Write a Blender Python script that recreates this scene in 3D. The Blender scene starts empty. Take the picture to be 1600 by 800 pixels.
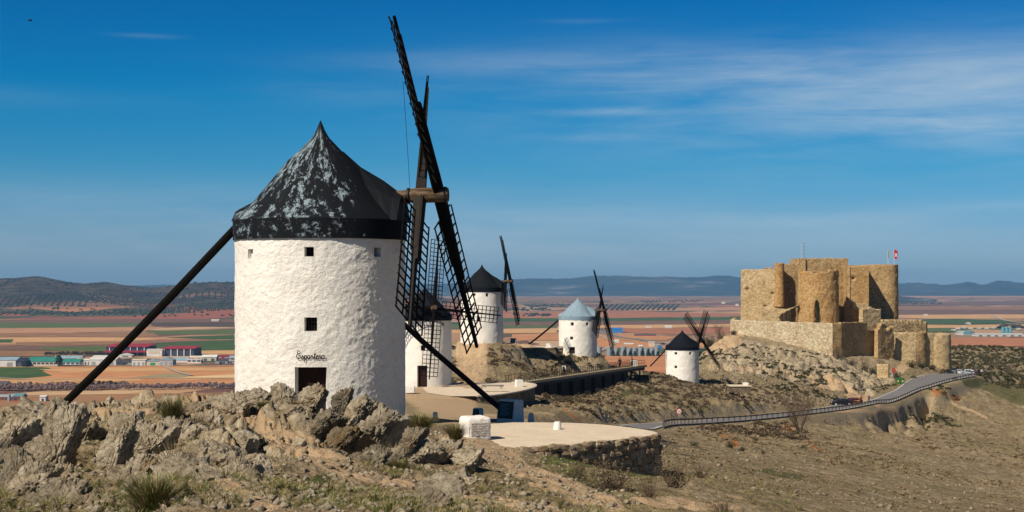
import bpy, bmesh, math, random
import numpy as np
from mathutils import Vector, Matrix
R = math.radians
F = 2222.2          # focal length in pixels of a 1600 px wide frame
C = bpy.context.scene.collection
S = bpy.context.scene

# ------------------------------------------------------------------ camera
cam = bpy.data.cameras.new('camera'); camo = bpy.data.objects.new('camera', cam); C.objects.link(camo)
cam.lens = 50; cam.sensor_width = 36; cam.shift_y = 47/1600
cam.clip_start = 0.2; cam.clip_end = 120000
camo.location = (0, 0, 0); camo.rotation_euler = (R(90), 0, 0)
S.camera = camo

# ------------------------------------------------------------------ sun, sky, exposure
SUN_EL = 44.0
SUN_H = Vector((-0.70, -0.714, 0)).normalized()
sd = Vector((SUN_H.x*math.cos(R(SUN_EL)), SUN_H.y*math.cos(R(SUN_EL)), math.sin(R(SUN_EL))))
sl = bpy.data.lights.new('sun', 'SUN'); sl.energy = 5.0; sl.angle = R(0.5); sl.color = (1.0, 0.91, 0.77)
so = bpy.data.objects.new('sun', sl); C.objects.link(so)
so.rotation_euler = sd.to_track_quat('Z', 'Y').to_euler()
S.view_settings.view_transform = 'Standard'; S.view_settings.look = 'None'
S.view_settings.exposure = 0.14; S.view_settings.gamma = 1.0
S.cycles.max_bounces = 5; S.cycles.diffuse_bounces = 2; S.cycles.glossy_bounces = 2
S.cycles.volume_bounces = 0; S.cycles.transparent_max_bounces = 6
S.cycles.use_denoising = True
try: S.cycles.denoiser = 'OPENIMAGEDENOISE'
except Exception: pass

class NT:
    def __init__(s, nt): s.nt = nt; s.n = nt.nodes; s.l = nt.links
    def add(s, t, **k):
        n = s.n.new(t)
        for a, b in k.items():
            if a == 'ins':
                for i, v in b.items():
                    if isinstance(v, bpy.types.NodeSocket): s.l.new(v, n.inputs[i])
                    else: n.inputs[i].default_value = v
            else: setattr(n, a, b)
        return n
    def math(s, op, a, b=0.0, c=None, clamp=False):
        n = s.n.new('ShaderNodeMath'); n.operation = op; n.use_clamp = clamp
        for i, v in enumerate((a, b) if c is None else (a, b, c)):
            if isinstance(v, bpy.types.NodeSocket): s.l.new(v, n.inputs[i])
            else: n.inputs[i].default_value = v
        return n.outputs[0]
    def mix(s, f, a, b, mode='MIX'):
        n = s.n.new('ShaderNodeMix'); n.data_type = 'RGBA'; n.blend_type = mode
        for i, v in ((0, f), (6, a), (7, b)):
            if isinstance(v, bpy.types.NodeSocket): s.l.new(v, n.inputs[i])
            elif i == 0: n.inputs[i].default_value = v
            else: n.inputs[i].default_value = (*v[:3], 1)
        return n.outputs[2]
    def noise(s, vec, scale, detail=4, rough=0.55, dist=0.0):
        return s.add('ShaderNodeTexNoise', ins={'Vector': vec, 'Scale': scale, 'Detail': detail, 'Roughness': rough, 'Distortion': dist}).outputs[0]
    def vor(s, vec, scale, feature='F1', out=0, rnd=1.0):
        return s.add('ShaderNodeTexVoronoi', feature=feature, ins={'Vector': vec, 'Scale': scale, 'Randomness': rnd}).outputs[out]
    def ramp(s, f, stops, interp='LINEAR'):
        n = s.n.new('ShaderNodeValToRGB'); s.l.new(f, n.inputs[0]); cr = n.color_ramp; cr.interpolation = interp
        while len(cr.elements) < len(stops): cr.elements.new(0.5)
        for e, (p, c) in zip(cr.elements, stops):
            e.position = p; e.color = (*c, 1) if not isinstance(c, (int, float)) else (c, c, c, 1)
        return n.outputs[0]
    def sstep(s, f, a, b):
        n = s.add('ShaderNodeMapRange', interpolation_type='SMOOTHSTEP', ins={0: f, 1: a, 2: b}); return n.outputs[0]
    def mapping(s, vec, scale=(1, 1, 1), rot=(0, 0, 0), loc=(0, 0, 0)):
        return s.add('ShaderNodeMapping', ins={0: vec, 1: loc, 2: rot, 3: scale}).outputs[0]

w = bpy.data.worlds.new('World'); S.world = w; w.use_nodes = True
t = NT(w.node_tree); t.n.clear()
sky = t.add('ShaderNodeTexSky', sky_type='NISHITA', sun_disc=False, sun_elevation=R(SUN_EL), altitude=800, air_density=1.0, dust_density=0.6, ozone_density=2.0)
sky.sun_rotation = math.atan2(sd.x, sd.y)
tc = t.add('ShaderNodeTexCoord').outputs[0]
sep = t.add('ShaderNodeSeparateXYZ', ins={0: tc})
el = sep.outputs[2]
# sky tint: deeper blue with height, overhead darkened to cut fill light, all round
tint = t.ramp(el, [(0.0, (0.31, 0.46, 0.73)), (0.035, (0.29, 0.475, 0.735)), (0.08, (0.10, 0.45, 0.70)), (0.13, (0.0, 0.41, 0.69)), (0.2, (0.0, 0.33, 0.65)), (0.45, (0.016, 0.095, 0.20)), (1.0, (0.03, 0.06, 0.115))])
skyc = t.mix(1.0, sky.outputs[0], tint, 'MULTIPLY')
# cirrus: streaks drawn out sideways, gathered in a few banks
az = t.math('ARCTAN2', sep.outputs[0], sep.outputs[1])
cv = t.add('ShaderNodeCombineXYZ', ins={0: az, 1: el, 2: 0.0}).outputs[0]
big = t.noise(t.mapping(cv, (3.2, 15, 1), (0, 0, 0.03), (0.35, 0.2, 0)), 1.0, 5, 0.6, 0.4)
fine = t.noise(t.mapping(cv, (9, 95, 1), (0, 0, 0.05), (1.7, 0.5, 0)), 1.0, 7, 0.6, 0.8)
def bank(a0, e0, sa, se, amp):
    da = t.math('MULTIPLY', t.math('SUBTRACT', az, a0), 1/sa); de = t.math('MULTIPLY', t.math('SUBTRACT', el, e0), 1/se)
    r2 = t.math('ADD', t.math('MULTIPLY', da, da), t.math('MULTIPLY', de, de))
    return t.math('MULTIPLY', t.math('EXPONENT', t.math('MULTIPLY', r2, -1.0)), amp)
banks = None
for b in ((0.22, 0.150, 0.20, 0.015, .58), (0.32, 0.134, 0.13, 0.018, .50), (0.29, 0.106, 0.14, 0.012, 1.0), (0.30, .085, .2, .02, .3), (0.05, 0.153, 0.14, 0.007, .45), (0.065, 0.1215, 0.045, 0.0025, .9), (0.06, 0.104, 0.035, 0.0025, .45),
          (0.20, 0.046, 0.09, 0.006, .55), (0.36, 0.053, 0.07, 0.005, .6), (0.05, 0.015, 0.3, 0.02, .2), (-0.30, 0.06, 0.16, 0.016, .25), (-0.36, 0.125, 0.10, 0.008, .18), (0.0, 0.045, 0.15, 0.02, .25), (-0.02, .16, .07, .005, .15),
          (-0.25, 0.168, 0.02, 0.0015, .3), (0.05, 0.183, 0.025, 0.0015, .25), (-0.12, 0.135, 0.05, 0.008, .2)):
    v = bank(*b); banks = v if banks is None else t.math('ADD', banks, v)
far = t.math('MULTIPLY', t.sstep(big, 0.5, 0.75), t.math('MULTIPLY', t.sstep(t.math('ABSOLUTE', az), 0.45, 0.7), 0.5))
cl = t.math('MULTIPLY', t.math('ADD', banks, far), t.sstep(t.math('ADD', t.math('MULTIPLY', fine, .42), t.math('MULTIPLY', big, .63)), 0.22, 0.78), clamp=True)
veil = t.math('MULTIPLY', t.math('ADD', bank(0.24, 0.128, 0.24, 0.034, .48), bank(-0.05, 0.03, .5, .03, .28)), t.sstep(t.math('ADD', t.math('MULTIPLY', big, .75), t.math('MULTIPLY', fine, .25)), .32, .68))
cl = t.math('ADD', t.math('MULTIPLY', cl, .52), veil, clamp=True)
skyc = t.mix(t.math('MULTIPLY', cl, 0.95), skyc, (4.7, 5.6, 6.3))
bg = t.add('ShaderNodeBackground', ins={0: skyc, 1: 0.101})
out = t.add('ShaderNodeOutputWorld', ins={0: bg.outputs[0]})

# ------------------------------------------------------------------ helpers
def W(px, py, D): return Vector(((px-800)/F*D, D, -(py-447)/F*D))
def srgb(r, g, b):
    f = lambda c: (c/255/12.92) if c/255 <= .04045 else ((c/255+.055)/1.055)**2.4
    return (f(r), f(g), f(b))

class G:
    """collects polygons, then links them as one mesh object"""
    def __init__(s): s.v = []; s.f = []
    def quad(s, *p):
        n = len(s.v); s.v += [tuple(q) for q in p]; s.f.append(tuple(range(n, n+len(p))))
    def hexa(s, p):          # 8 corners: bottom 4 (ccw), top 4
        n = len(s.v); s.v += [tuple(q) for q in p]
        s.f += [tuple(n+i for i in q) for q in ((3, 2, 1, 0), (4, 5, 6, 7), (0, 1, 5, 4), (1, 2, 6, 5), (2, 3, 7, 6), (3, 0, 4, 7))]
    def box(s, c, d, rot=0.0, M=None):
        x, y, z = d[0]/2, d[1]/2, d[2]/2
        M = M or Matrix.Rotation(rot, 3, 'Z'); c = Vector(c)
        s.hexa([c + M @ Vector(q) for q in ((-x, -y, -z), (x, -y, -z), (x, y, -z), (-x, y, -z), (-x, -y, z), (x, -y, z), (x, y, z), (-x, y, z))])
    def beam(s, a, b, w, h, w2=None, h2=None, up=(0, 0, 1)):
        a, b = Vector(a), Vector(b); d = (b-a).normalized(); up = Vector(up)
        x = d.cross(up)
        if x.length < 1e-4: x = d.cross(Vector((0, 1, 0)))
        x.normalize(); y = x.cross(d); w2 = w if w2 is None else w2; h2 = h if h2 is None else h2
        P = []
        for c, ww, hh in ((a, w, h), (b, w2, h2)):
            P += [c - x*ww/2 - y*hh/2, c + x*ww/2 - y*hh/2, c + x*ww/2 + y*hh/2, c - x*ww/2 + y*hh/2]
        s.hexa(P)
    def tube(s, pts, rad, n=8, cap=True):
        pts = [Vector(p) for p in pts]
        if isinstance(rad, (int, float)): rad = [rad]*len(pts)
        base = len(s.v)
        for i, p in enumerate(pts):
            d = (pts[min(i+1, len(pts)-1)] - pts[max(i-1, 0)]).normalized()
            x = d.cross(Vector((0, 0, 1)))
            if x.length < 1e-3: x = Vector((1, 0, 0))
            x.normalize(); y = x.cross(d)
            for k in range(n):
                a = 2*math.pi*k/n; s.v.append(tuple(p + (x*math.cos(a) + y*math.sin(a))*rad[i]))
        for i in range(len(pts)-1):
            for k in range(n):
                a = base+i*n+k; b = base+i*n+(k+1) % n; s.f.append((a, b, b+n, a+n))
        if cap:
            s.f.append(tuple(base+k for k in range(n))[::-1]); s.f.append(tuple(base+(len(pts)-1)*n+k for k in range(n)))
    def lathe(s, prof, n=24, c=(0, 0, 0), a0=0.0, a1=2*math.pi, cap=False):
        base = len(s.v); full = abs(a1-a0) > 6.28; m = n if full else n+1
        for r, z in prof:
            for k in range(m):
                a = a0+(a1-a0)*k/n; s.v.append((c[0]+r*math.cos(a), c[1]+r*math.sin(a), c[2]+z))
        for i in range(len(prof)-1):
            for k in range(n):
                a = base+i*m+k; b = base+i*m+((k+1) % m); s.f.append((a, b, b+m, a+m))
        if cap: s.f.append(tuple(base+k for k in range(m))[::-1]); s.f.append(tuple(base+(len(prof)-1)*m+k for k in range(m)))
    def prism(s, poly, z0, z1, zt=None):
        n = len(poly); b = len(s.v)
        s.v += [(p[0], p[1], z0 if not callable(z0) else z0(p)) for p in poly] + [(p[0], p[1], z1 if not callable(z1) else z1(p)) for p in poly]
        s.f.append(tuple(range(b, b+n))[::-1]); s.f.append(tuple(range(b+n, b+2*n)))
        for i in range(n):
            j = (i+1) % n; s.f.append((b+i, b+j, b+n+j, b+n+i))
    def obj(s, name, mat, parent=None, smooth=False, mats=None, mi=None):
        me = bpy.data.meshes.new(name); me.from_pydata(s.v, [], s.f)
        for m in (mats or [mat]): me.materials.append(m)
        if mi is not None: me.polygons.foreach_set('material_index', mi)
        if smooth:
            me.shade_smooth()
            try: me.set_sharp_from_angle(angle=R(smooth if smooth is not True else 40))
            except Exception: pass
        return link(name, me, parent)
def link(name, me, parent=None):
    o = bpy.data.objects.new(name, me); C.objects.link(o)
    if parent is not None: o.parent = parent
    return o
def npmesh(name, V, Q, mat, parent=None, smooth=True):
    me = bpy.data.meshes.new(name); V = np.asarray(V, np.float32); Q = np.asarray(Q, np.int32)
    me.vertices.add(len(V)); me.vertices.foreach_set('co', V.ravel())
    k = Q.shape[1]; me.loops.add(Q.size); me.loops.foreach_set('vertex_index', Q.ravel())
    me.polygons.add(len(Q)); me.polygons.foreach_set('loop_start', np.arange(0, Q.size, k, dtype=np.int32))
    try: me.polygons.foreach_set('loop_total', np.full(len(Q), k, np.int32))
    except Exception: pass
    me.materials.append(mat); me.update(calc_edges=True)
    if smooth: me.shade_smooth()
    return link(name, me, parent)
def tag(o, label, cat, group=None):
    o['label'] = label; o['category'] = cat
    if group: o['group'] = group
    return o
def empty(name, loc, label=None, cat=None, group=None, rz=0.0):
    o = bpy.data.objects.new(name, None); C.objects.link(o); o.location = loc; o.rotation_euler = (0, 0, rz); o.empty_display_size = .3
    if label: tag(o, label, cat, group)
    return o
def struct(o, kind='structure'): o['kind'] = kind; return o
def cp(o, parent=None, deep=True):
    c = o.copy(); C.objects.link(c)
    if parent is not None: c.parent = parent
    if deep:
        for ch in list(KIDS.get(o.name, [])) or [q for q in o.children]: cp(ch, c)
    return c
KIDS = {}

NTH = ['first', 'second', 'third', 'fourth', 'fifth', 'sixth', 'seventh', 'eighth', 'ninth', 'tenth', 'eleventh', 'twelfth']
# ---- numpy noise
def _h(ix, iy, s=0):
    n = (ix.astype(np.int64)*374761393 + iy.astype(np.int64)*668265263 + s*1442695041) & 0xffffffff
    n = ((n ^ (n >> 13))*1274126177) & 0xffffffff
    n = n ^ (n >> 16)
    return (n & 0xffffff)/float(0xffffff)
def vn(x, y, s=0):
    ix = np.floor(x); iy = np.floor(y); fx = x-ix; fy = y-iy
    ix = ix.astype(np.int64); iy = iy.astype(np.int64)
    u = fx*fx*fx*(fx*(fx*6-15)+10); v = fy*fy*fy*(fy*(fy*6-15)+10)
    a = _h(ix, iy, s); b = _h(ix+1, iy, s); c = _h(ix, iy+1, s); d = _h(ix+1, iy+1, s)
    return (a*(1-u)+b*u)*(1-v)+(c*(1-u)+d*u)*v*1.0
def fbm(x, y, o=4, s=0, g=.5, l=2.03):
    r = 0; a = 1; tt = 0
    for i in range(o):
        r = r + a*(vn(x, y, s+i*17)*2-1); tt += a; a *= g; x, y = x*l*.8+y*l*.6, -x*l*.6+y*l*.8
    return r/tt
def ridged(x, y, o=4, s=0, g=.5):
    r = 0; a = 1; tt = 0
    for i in range(o):
        r = r + a*(1-np.abs(vn(x, y, s+i*13)*2-1)*1.6); tt += a; a *= g; x, y = x*1.66+y*1.25, -x*1.25+y*1.66
    return r/tt
def worley(x, y, s=0):
    ix = np.floor(x).astype(np.int64); iy = np.floor(y).astype(np.int64)
    f1 = np.full(x.shape, 9.0); f2 = np.full(x.shape, 9.0); idv = np.zeros(x.shape)
    for dx in (-1, 0, 1):
        for dy in (-1, 0, 1):
            cx = ix+dx; cy = iy+dy
            d = np.hypot(cx+_h(cx, cy, s)-x, cy+_h(cx, cy, s+7)-y)
            h = _h(cx, cy, s+19)
            m = d < f1
            f2 = np.where(m, f1, np.minimum(f2, d)); idv = np.where(m, h, idv); f1 = np.where(m, d, f1)
    return f1, f2, idv
def v3(x, y, z, s=0):
    iz = np.floor(z).astype(np.int64); fz = z-iz; wz = fz*fz*(3-2*fz)
    a = np.empty_like(x); 
    ix = np.floor(x).astype(np.int64); iy = np.floor(y).astype(np.int64); fx = x-ix; fy = y-iy
    u = fx*fx*(3-2*fx); v = fy*fy*(3-2*fy)
    def lay(k):
        q = k*91
        hh = lambda i, j: _h(i+q, j-q*3, s)
        return (hh(ix, iy)*(1-u)+hh(ix+1, iy)*u)*(1-v)+(hh(ix, iy+1)*(1-u)+hh(ix+1, iy+1)*u)*v
    return lay(iz)*(1-wz)+lay(iz+1)*wz
def sm(x, a, b):
    q = np.clip((x-a)/(b-a), 0, 1); return q*q*(3-2*q)

# ------------------------------------------------------------------ materials
def M(name, col, rough=.85, spec=.2, metal=0.0, nz=None, bump=None, col2=None):
    """plain procedural material: colour broken up by noise, with fine relief"""
    m = bpy.data.materials.new(name); m.use_nodes = True; t = NT(m.node_tree); t.n.clear()
    b = t.add('ShaderNodeBsdfPrincipled', ins={'Roughness': rough, 'Specular IOR Level': spec, 'Metallic': metal})
    tc = t.add('ShaderNodeTexCoord').outputs[3]
    sc, amt = nz or (3.0, .25)
    n = t.noise(tc, sc, 5, .6)
    c2 = col2 or tuple(c*.6 for c in col)
    t.l.new(t.mix(t.sstep(n, .5-amt, .5+amt*1.6), c2 if col2 else tuple(min(1, c*(1+amt*.5)) for c in col), tuple(c*(1-amt) for c in col) if not col2 else col), b.inputs['Base Color'])
    if bump:
        bn = t.add('ShaderNodeBump', ins={'Strength': bump[1], 'Distance': bump[2], 'Height': t.noise(tc, bump[0], 6, .65)}); t.l.new(bn.outputs[0], b.inputs['Normal'])
    t.add('ShaderNodeOutputMaterial', ins={0: b.outputs[0]})
    return m
def base(name, rough=.9, spec=.15):
    m = bpy.data.materials.new(name); m.use_nodes = True; t = NT(m.node_tree); t.n.clear()
    b = t.add('ShaderNodeBsdfPrincipled', ins={'Roughness': rough, 'Specular IOR Level': spec})
    t.add('ShaderNodeOutputMaterial', ins={0: b.outputs[0]})
    return m, t, b

# ground
m_ground, t, b = base('ground_soil_and_rock')
P = t.add('ShaderNodeNewGeometry').outputs[0]
nrm = t.add('ShaderNodeNewGeometry').outputs[1]
zr = t.add('ShaderNodeVertexColor', layer_name='zone'); zs = t.add('ShaderNodeSeparateColor', ins={0: zr.outputs[0]})
z2 = t.add('ShaderNodeVertexColor', layer_name='zone2'); z2s = t.add('ShaderNodeSeparateColor', ins={0: z2.outputs[0]})
n1 = t.noise(P, .35, 6, .65); n2 = t.noise(P, 2.2, 6, .65); n3 = t.noise(P, 9, 5, .7); n0 = t.noise(P, .05, 4, .6)
soil = t.ramp(n1, [(.3, (.20, .14, .078)), (.48, (.31, .23, .135)), (.62, (.40, .305, .19)), (.75, (.50, .40, .265))])
dry = t.mix(t.sstep(n2, .42, .62), soil, (.20, .155, .08))
dry = t.mix(t.math('MULTIPLY', t.sstep(n0, .52, .66), .45), dry, (.125, .12, .045))
peb = t.vor(P, 5.0, 'F1'); pcol = t.vor(P, 5.0, 'F1', 1)
dry = t.mix(t.math('MULTIPLY', t.sstep(t.noise(P, .8, 6, .75), .5, .62), .55), dry, (.12, .088, .045))
fl = t.noise(t.mapping(P, (1, 1, 1), (0, 0, 0), (31, 7, 3)), 1.6, 7, .8)
dry = t.mix(t.math('MULTIPLY', t.sstep(fl, .57, .66), .5), dry, (.44, .36, .25))
dry = t.mix(t.math('MULTIPLY', t.math('LESS_THAN', peb, .26), t.sstep(n1, .45, .6)), dry, (.42, .355, .265))
sand = t.mix(t.sstep(n2, .35, .7), (.52, .37, .225), (.42, .29, .17))
rock = t.ramp(t.math('ADD', t.math('MULTIPLY', n2, .6), t.math('MULTIPLY', n3, .4)), [(.34, (.11, .085, .055)), (.44, (.28, .22, .14)), (.54, (.45, .365, .25)), (.68, (.60, .51, .37))])
lich = t.sstep(t.noise(P, 1.3, 5, .7), .58, .68)
rock = t.mix(t.math('MULTIPLY', lich, .5), rock, (.28, .19, .075))
sepn = t.add('ShaderNodeSeparateXYZ', ins={0: nrm})
steep = t.sstep(sepn.outputs[2], .86, .62)
rk = t.math('MAXIMUM', t.math('MULTIPLY', steep, .75), t.sstep(t.math('ADD', zs.outputs[1], t.math('MULTIPLY', t.math('SUBTRACT', n2, .5), .9)), .35, .6))
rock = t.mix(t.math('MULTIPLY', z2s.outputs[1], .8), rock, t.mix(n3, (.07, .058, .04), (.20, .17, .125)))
col = t.mix(rk, dry, rock)
col = t.mix(t.math('MULTIPLY', t.sstep(t.math('ADD', z2s.outputs[0], t.math('SUBTRACT', n2, .5)), .3, .65), .9), col, (.40, .16, .055))       # orange clay
col = t.mix(t.sstep(t.math('ADD', zs.outputs[2], t.math('MULTIPLY', t.math('SUBTRACT', n2, .5), 1.3)), .35, .7), col, t.mix(t.sstep(n3, .4, .6), (.06, .075, .025), (.19, .15, .075)))
col = t.mix(t.sstep(t.math('ADD', zs.outputs[0], t.math('MULTIPLY', t.math('SUBTRACT', n2, .5), .6)), .38, .6), col, sand)
t.l.new(col, b.inputs['Base Color'])
hgt = t.math('ADD', t.math('MULTIPLY', n3, .35), t.math('ADD', n2, t.math('MULTIPLY', t.noise(P, 30, 4, .7), .12)))
bn = t.add('ShaderNodeBump', ins={'Strength': 0.8, 'Distance': .35, 'Height': hgt}); t.l.new(bn.outputs[0], b.inputs['Normal'])

# limestone boulders
m_rock, t, b = base('weathered_limestone')
P = t.add('ShaderNodeNewGeometry').outputs[0]
oi = t.add('ShaderNodeObjectInfo').outputs['Random']
n2 = t.noise(P, 2.2, 7, .7); n3 = t.noise(P, 11, 6, .75); n1 = t.noise(P, .9, 4, .6)
col = t.ramp(t.math('ADD', t.math('MULTIPLY', n2, .55), t.math('MULTIPLY', n3, .45)), [(.35, (.09, .07, .045)), (.43, (.30, .24, .16)), (.52, (.56, .465, .33)), (.63, (.78, .67, .51))])
col = t.mix(t.math('MULTIPLY', t.sstep(n1, .5, .66), .55), col, (.31, .20, .085))
col = t.mix(t.math('MULTIPLY', t.sstep(t.noise(P, 6, 5, .7), .56, .7), .5), col, (.10, .095, .075))
col = t.mix(t.math('MULTIPLY', t.sstep(oi, .45, 1.0), .40), col, (.22, .19, .14))
t.l.new(col, b.inputs['Base Color'])
cr = t.vor(t.add('ShaderNodeVectorMath', operation='ADD', ins={0: P, 1: t.add('ShaderNodeTexNoise', ins={'Vector': P, 'Scale': 2.0, 'Detail': 4}).outputs[1]}).outputs[0], 4, 'DISTANCE_TO_EDGE')
hgt = t.math('ADD', t.math('ADD', n2, t.math('MULTIPLY', n3, .5)), t.math('MULTIPLY', t.noise(P, 40, 4, .7), .2))
bn = t.add('ShaderNodeBump', ins={'Strength': 1.0, 'Distance': .19, 'Height': hgt}); t.l.new(bn.outputs[0], b.inputs['Normal'])

# the same limestone in darker tones
m_rock2, t, b = base('darker_limestone')
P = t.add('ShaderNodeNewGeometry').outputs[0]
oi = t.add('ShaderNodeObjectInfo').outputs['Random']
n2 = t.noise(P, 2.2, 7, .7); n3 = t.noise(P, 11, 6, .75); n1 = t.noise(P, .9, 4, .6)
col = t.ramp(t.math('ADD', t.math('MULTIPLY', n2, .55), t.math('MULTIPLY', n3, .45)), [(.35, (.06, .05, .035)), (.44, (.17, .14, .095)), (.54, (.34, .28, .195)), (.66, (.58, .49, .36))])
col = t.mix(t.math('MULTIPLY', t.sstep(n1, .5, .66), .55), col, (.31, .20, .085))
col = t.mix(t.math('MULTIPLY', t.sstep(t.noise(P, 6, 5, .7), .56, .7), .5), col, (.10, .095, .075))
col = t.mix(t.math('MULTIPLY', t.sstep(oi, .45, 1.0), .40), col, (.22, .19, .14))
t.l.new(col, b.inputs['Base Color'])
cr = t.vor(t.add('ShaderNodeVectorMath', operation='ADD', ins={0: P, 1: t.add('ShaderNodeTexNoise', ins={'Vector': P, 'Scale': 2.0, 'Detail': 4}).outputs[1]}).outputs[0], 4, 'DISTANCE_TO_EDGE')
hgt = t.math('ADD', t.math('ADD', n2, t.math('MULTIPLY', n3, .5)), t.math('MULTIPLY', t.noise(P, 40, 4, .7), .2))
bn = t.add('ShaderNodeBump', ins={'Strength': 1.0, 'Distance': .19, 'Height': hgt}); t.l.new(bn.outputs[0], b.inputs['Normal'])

# whitewash
m_white, t, b = base('lumpy_whitewash', .9, .1)
P = t.add('ShaderNodeTexCoord').outputs[3]
n1 = t.noise(P, .6, 5, .6); n2 = t.noise(P, 5, 6, .65); n3 = t.noise(P, 2.0, 5, .7)
col = t.mix(t.sstep(n1, .4, .7), (.86, .82, .745), (.80, .745, .665))
col = t.mix(t.math('MULTIPLY', t.sstep(n2, .58, .72), .35), col, (.50, .44, .38))
col = t.mix(t.math('MULTIPLY', t.sstep(n3, .64, .74), .4), col, (.55, .42, .34))
stk = t.noise(t.mapping(P, (5, 5, .5)), 1.0, 5, .65)
col = t.mix(t.math('MULTIPLY', t.sstep(stk, .54, .74), .4), col, (.52, .49, .45))
low_ = t.sstep(t.math('ADD', t.add('ShaderNodeSeparateXYZ', ins={0: P}).outputs[2], t.math('MULTIPLY', n1, 1.5)), 1.9, .4)
col = t.mix(t.math('MULTIPLY', low_, .4), col, (.50, .43, .35))
fz = t.add('ShaderNodeSeparateXYZ', ins={0: P}).outputs[2]
t.l.new(col, b.inputs['Base Color'])
hgt = t.math('ADD', t.math('MULTIPLY', t.noise(P, 5, 7, .68, .5), 1.0), t.math('MULTIPLY', t.noise(P, 18, 5, .65), .6))
bn = t.add('ShaderNodeBump', ins={'Strength': 1.0, 'Distance': .05, 'Height': hgt}); t.l.new(bn.outputs[0], b.inputs['Normal'])

m_white2, t, b = base('smooth_whitewash', .9, .1)
P = t.add('ShaderNodeTexCoord').outputs[3]
n2 = t.noise(P, 6, 6, .65)
t.l.new(t.mix(t.sstep(n2, .5, .75), (.80, .76, .70), (.55, .50, .44)), b.inputs['Base Color'])
bn = t.add('ShaderNodeBump', ins={'Strength': .7, 'Distance': .03, 'Height': t.noise(P, 14, 5, .6)}); t.l.new(bn.outputs[0], b.inputs['Normal'])

# black painted zinc with the paint flaking off, more on the weather side
BANDZ = 7.87
def roof_mat(name, dark, bare, amount, side=(-.6, -.8)):
    m, t, b = base(name, .7, .06)
    P = t.add('ShaderNodeTexCoord').outputs[3]
    s3 = t.add('ShaderNodeSeparateXYZ', ins={0: P})
    ang = t.math('ARCTAN2', s3.outputs[1], s3.outputs[0])
    pv = t.add('ShaderNodeCombineXYZ', ins={0: t.math('MULTIPLY', ang, 3.2), 1: s3.outputs[2], 2: 0.0}).outputs[0]
    warp = t.noise(pv, 2.0, 5, .7)
    n = t.noise(t.mapping(pv, (2.9, 2.9, 1)), 1.0, 9, .82, .1); nb = t.noise(t.mapping(pv, (.9, .45, 1), (0, 0, .1), (3.3, 1, 0)), 1.0, 3, .6)
    rad = t.math('SQRT', t.math('ADD', t.math('MULTIPLY', s3.outputs[0], s3.outputs[0]), t.math('MULTIPLY', s3.outputs[1], s3.outputs[1])))
    fac = t.math('DIVIDE', t.math('ADD', t.math('MULTIPLY', s3.outputs[0], side[0]), t.math('MULTIPLY', s3.outputs[1], side[1])), t.math('MAXIMUM', rad, .3))
    wth = t.sstep(fac, -.35, .75)
    mask = t.sstep(t.math('ADD', t.math('ADD', t.math('MULTIPLY', n, .62), t.math('MULTIPLY', nb, .38)), t.math('MULTIPLY', wth, amount)), .625, .632)
    mask = t.math('MULTIPLY', mask, t.sstep(t.noise(pv, 8, 6, .8), .42, .45)); mask = t.math('MULTIPLY', mask, t.math('SUBTRACT', 1.0, t.math('MULTIPLY', t.sstep(s3.outputs[2], BANDZ+.05, BANDZ-.03), t.sstep(t.noise(pv, 2.6, 5, .75), .60, .50))))
    dk = t.mix(t.noise(pv, 1.2, 5, .6), dark, tuple(c*1.9 for c in dark))
    brc = t.mix(t.noise(pv, 7, 4, .6), bare, tuple(c*.72 for c in bare))
    t.l.new(t.mix(mask, dk, brc), b.inputs['Base Color'])
    hgt = t.math('ADD', t.math('MULTIPLY', mask, -.15), t.noise(pv, 6, 5, .6))
    bn = t.add('ShaderNodeBump', ins={'Strength': .35, 'Distance': .03, 'Height': hgt}); t.l.new(bn.outputs[0], b.inputs['Normal'])
    return m
m_roof1 = roof_mat('flaking_black_roof', (.007, .008, .010), (.27, .34, .38), .113)
m_roofk = roof_mat('black_roof', (.006, .007, .010), (.20, .24, .28), -.02)
m_roofd = roof_mat('worn_black_roof', (.007, .008, .010), (.25, .28, .30), .0)
m_roofz = roof_mat('bare_zinc_roof', (.15, .205, .25), (.31, .40, .46), .10)

m_tar = M('tarred_wood', (.008, .007, .006), .85, .03, nz=(6, .4), bump=(25, .6, .01))
m_tarb = M('weathered_stock_wood', (.030, .025, .022), .85, .04, nz=(3, .4), bump=(18, .6, .02))
m_axle, t, b = base('old_axle_timber', .8, .2)
P = t.add('ShaderNodeTexCoord').outputs[3]
n = t.noise(t.mapping(P, (1.5, 9, 9)), 1.0, 6, .6)
t.l.new(t.ramp(n, [(.35, (.03, .019, .012)), (.5, (.10, .064, .036)), (.65, (.19, .13, .075))]), b.inputs['Base Color'])
bn = t.add('ShaderNodeBump', ins={'Strength': .7, 'Distance': .03, 'Height': n}); t.l.new(bn.outputs[0], b.inputs['Normal'])
m_dark = M('dark_opening', (.012, .009, .008), .9, .05)
m_door = M('dark_door_boards', (.028, .013, .010), .8, .1, nz=(5, .4))
m_iron = M('iron_bars', (.02, .018, .017), .6, .3)
m_letter = M('painted_letters', (.022, .014, .012), .7, .1)
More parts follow.
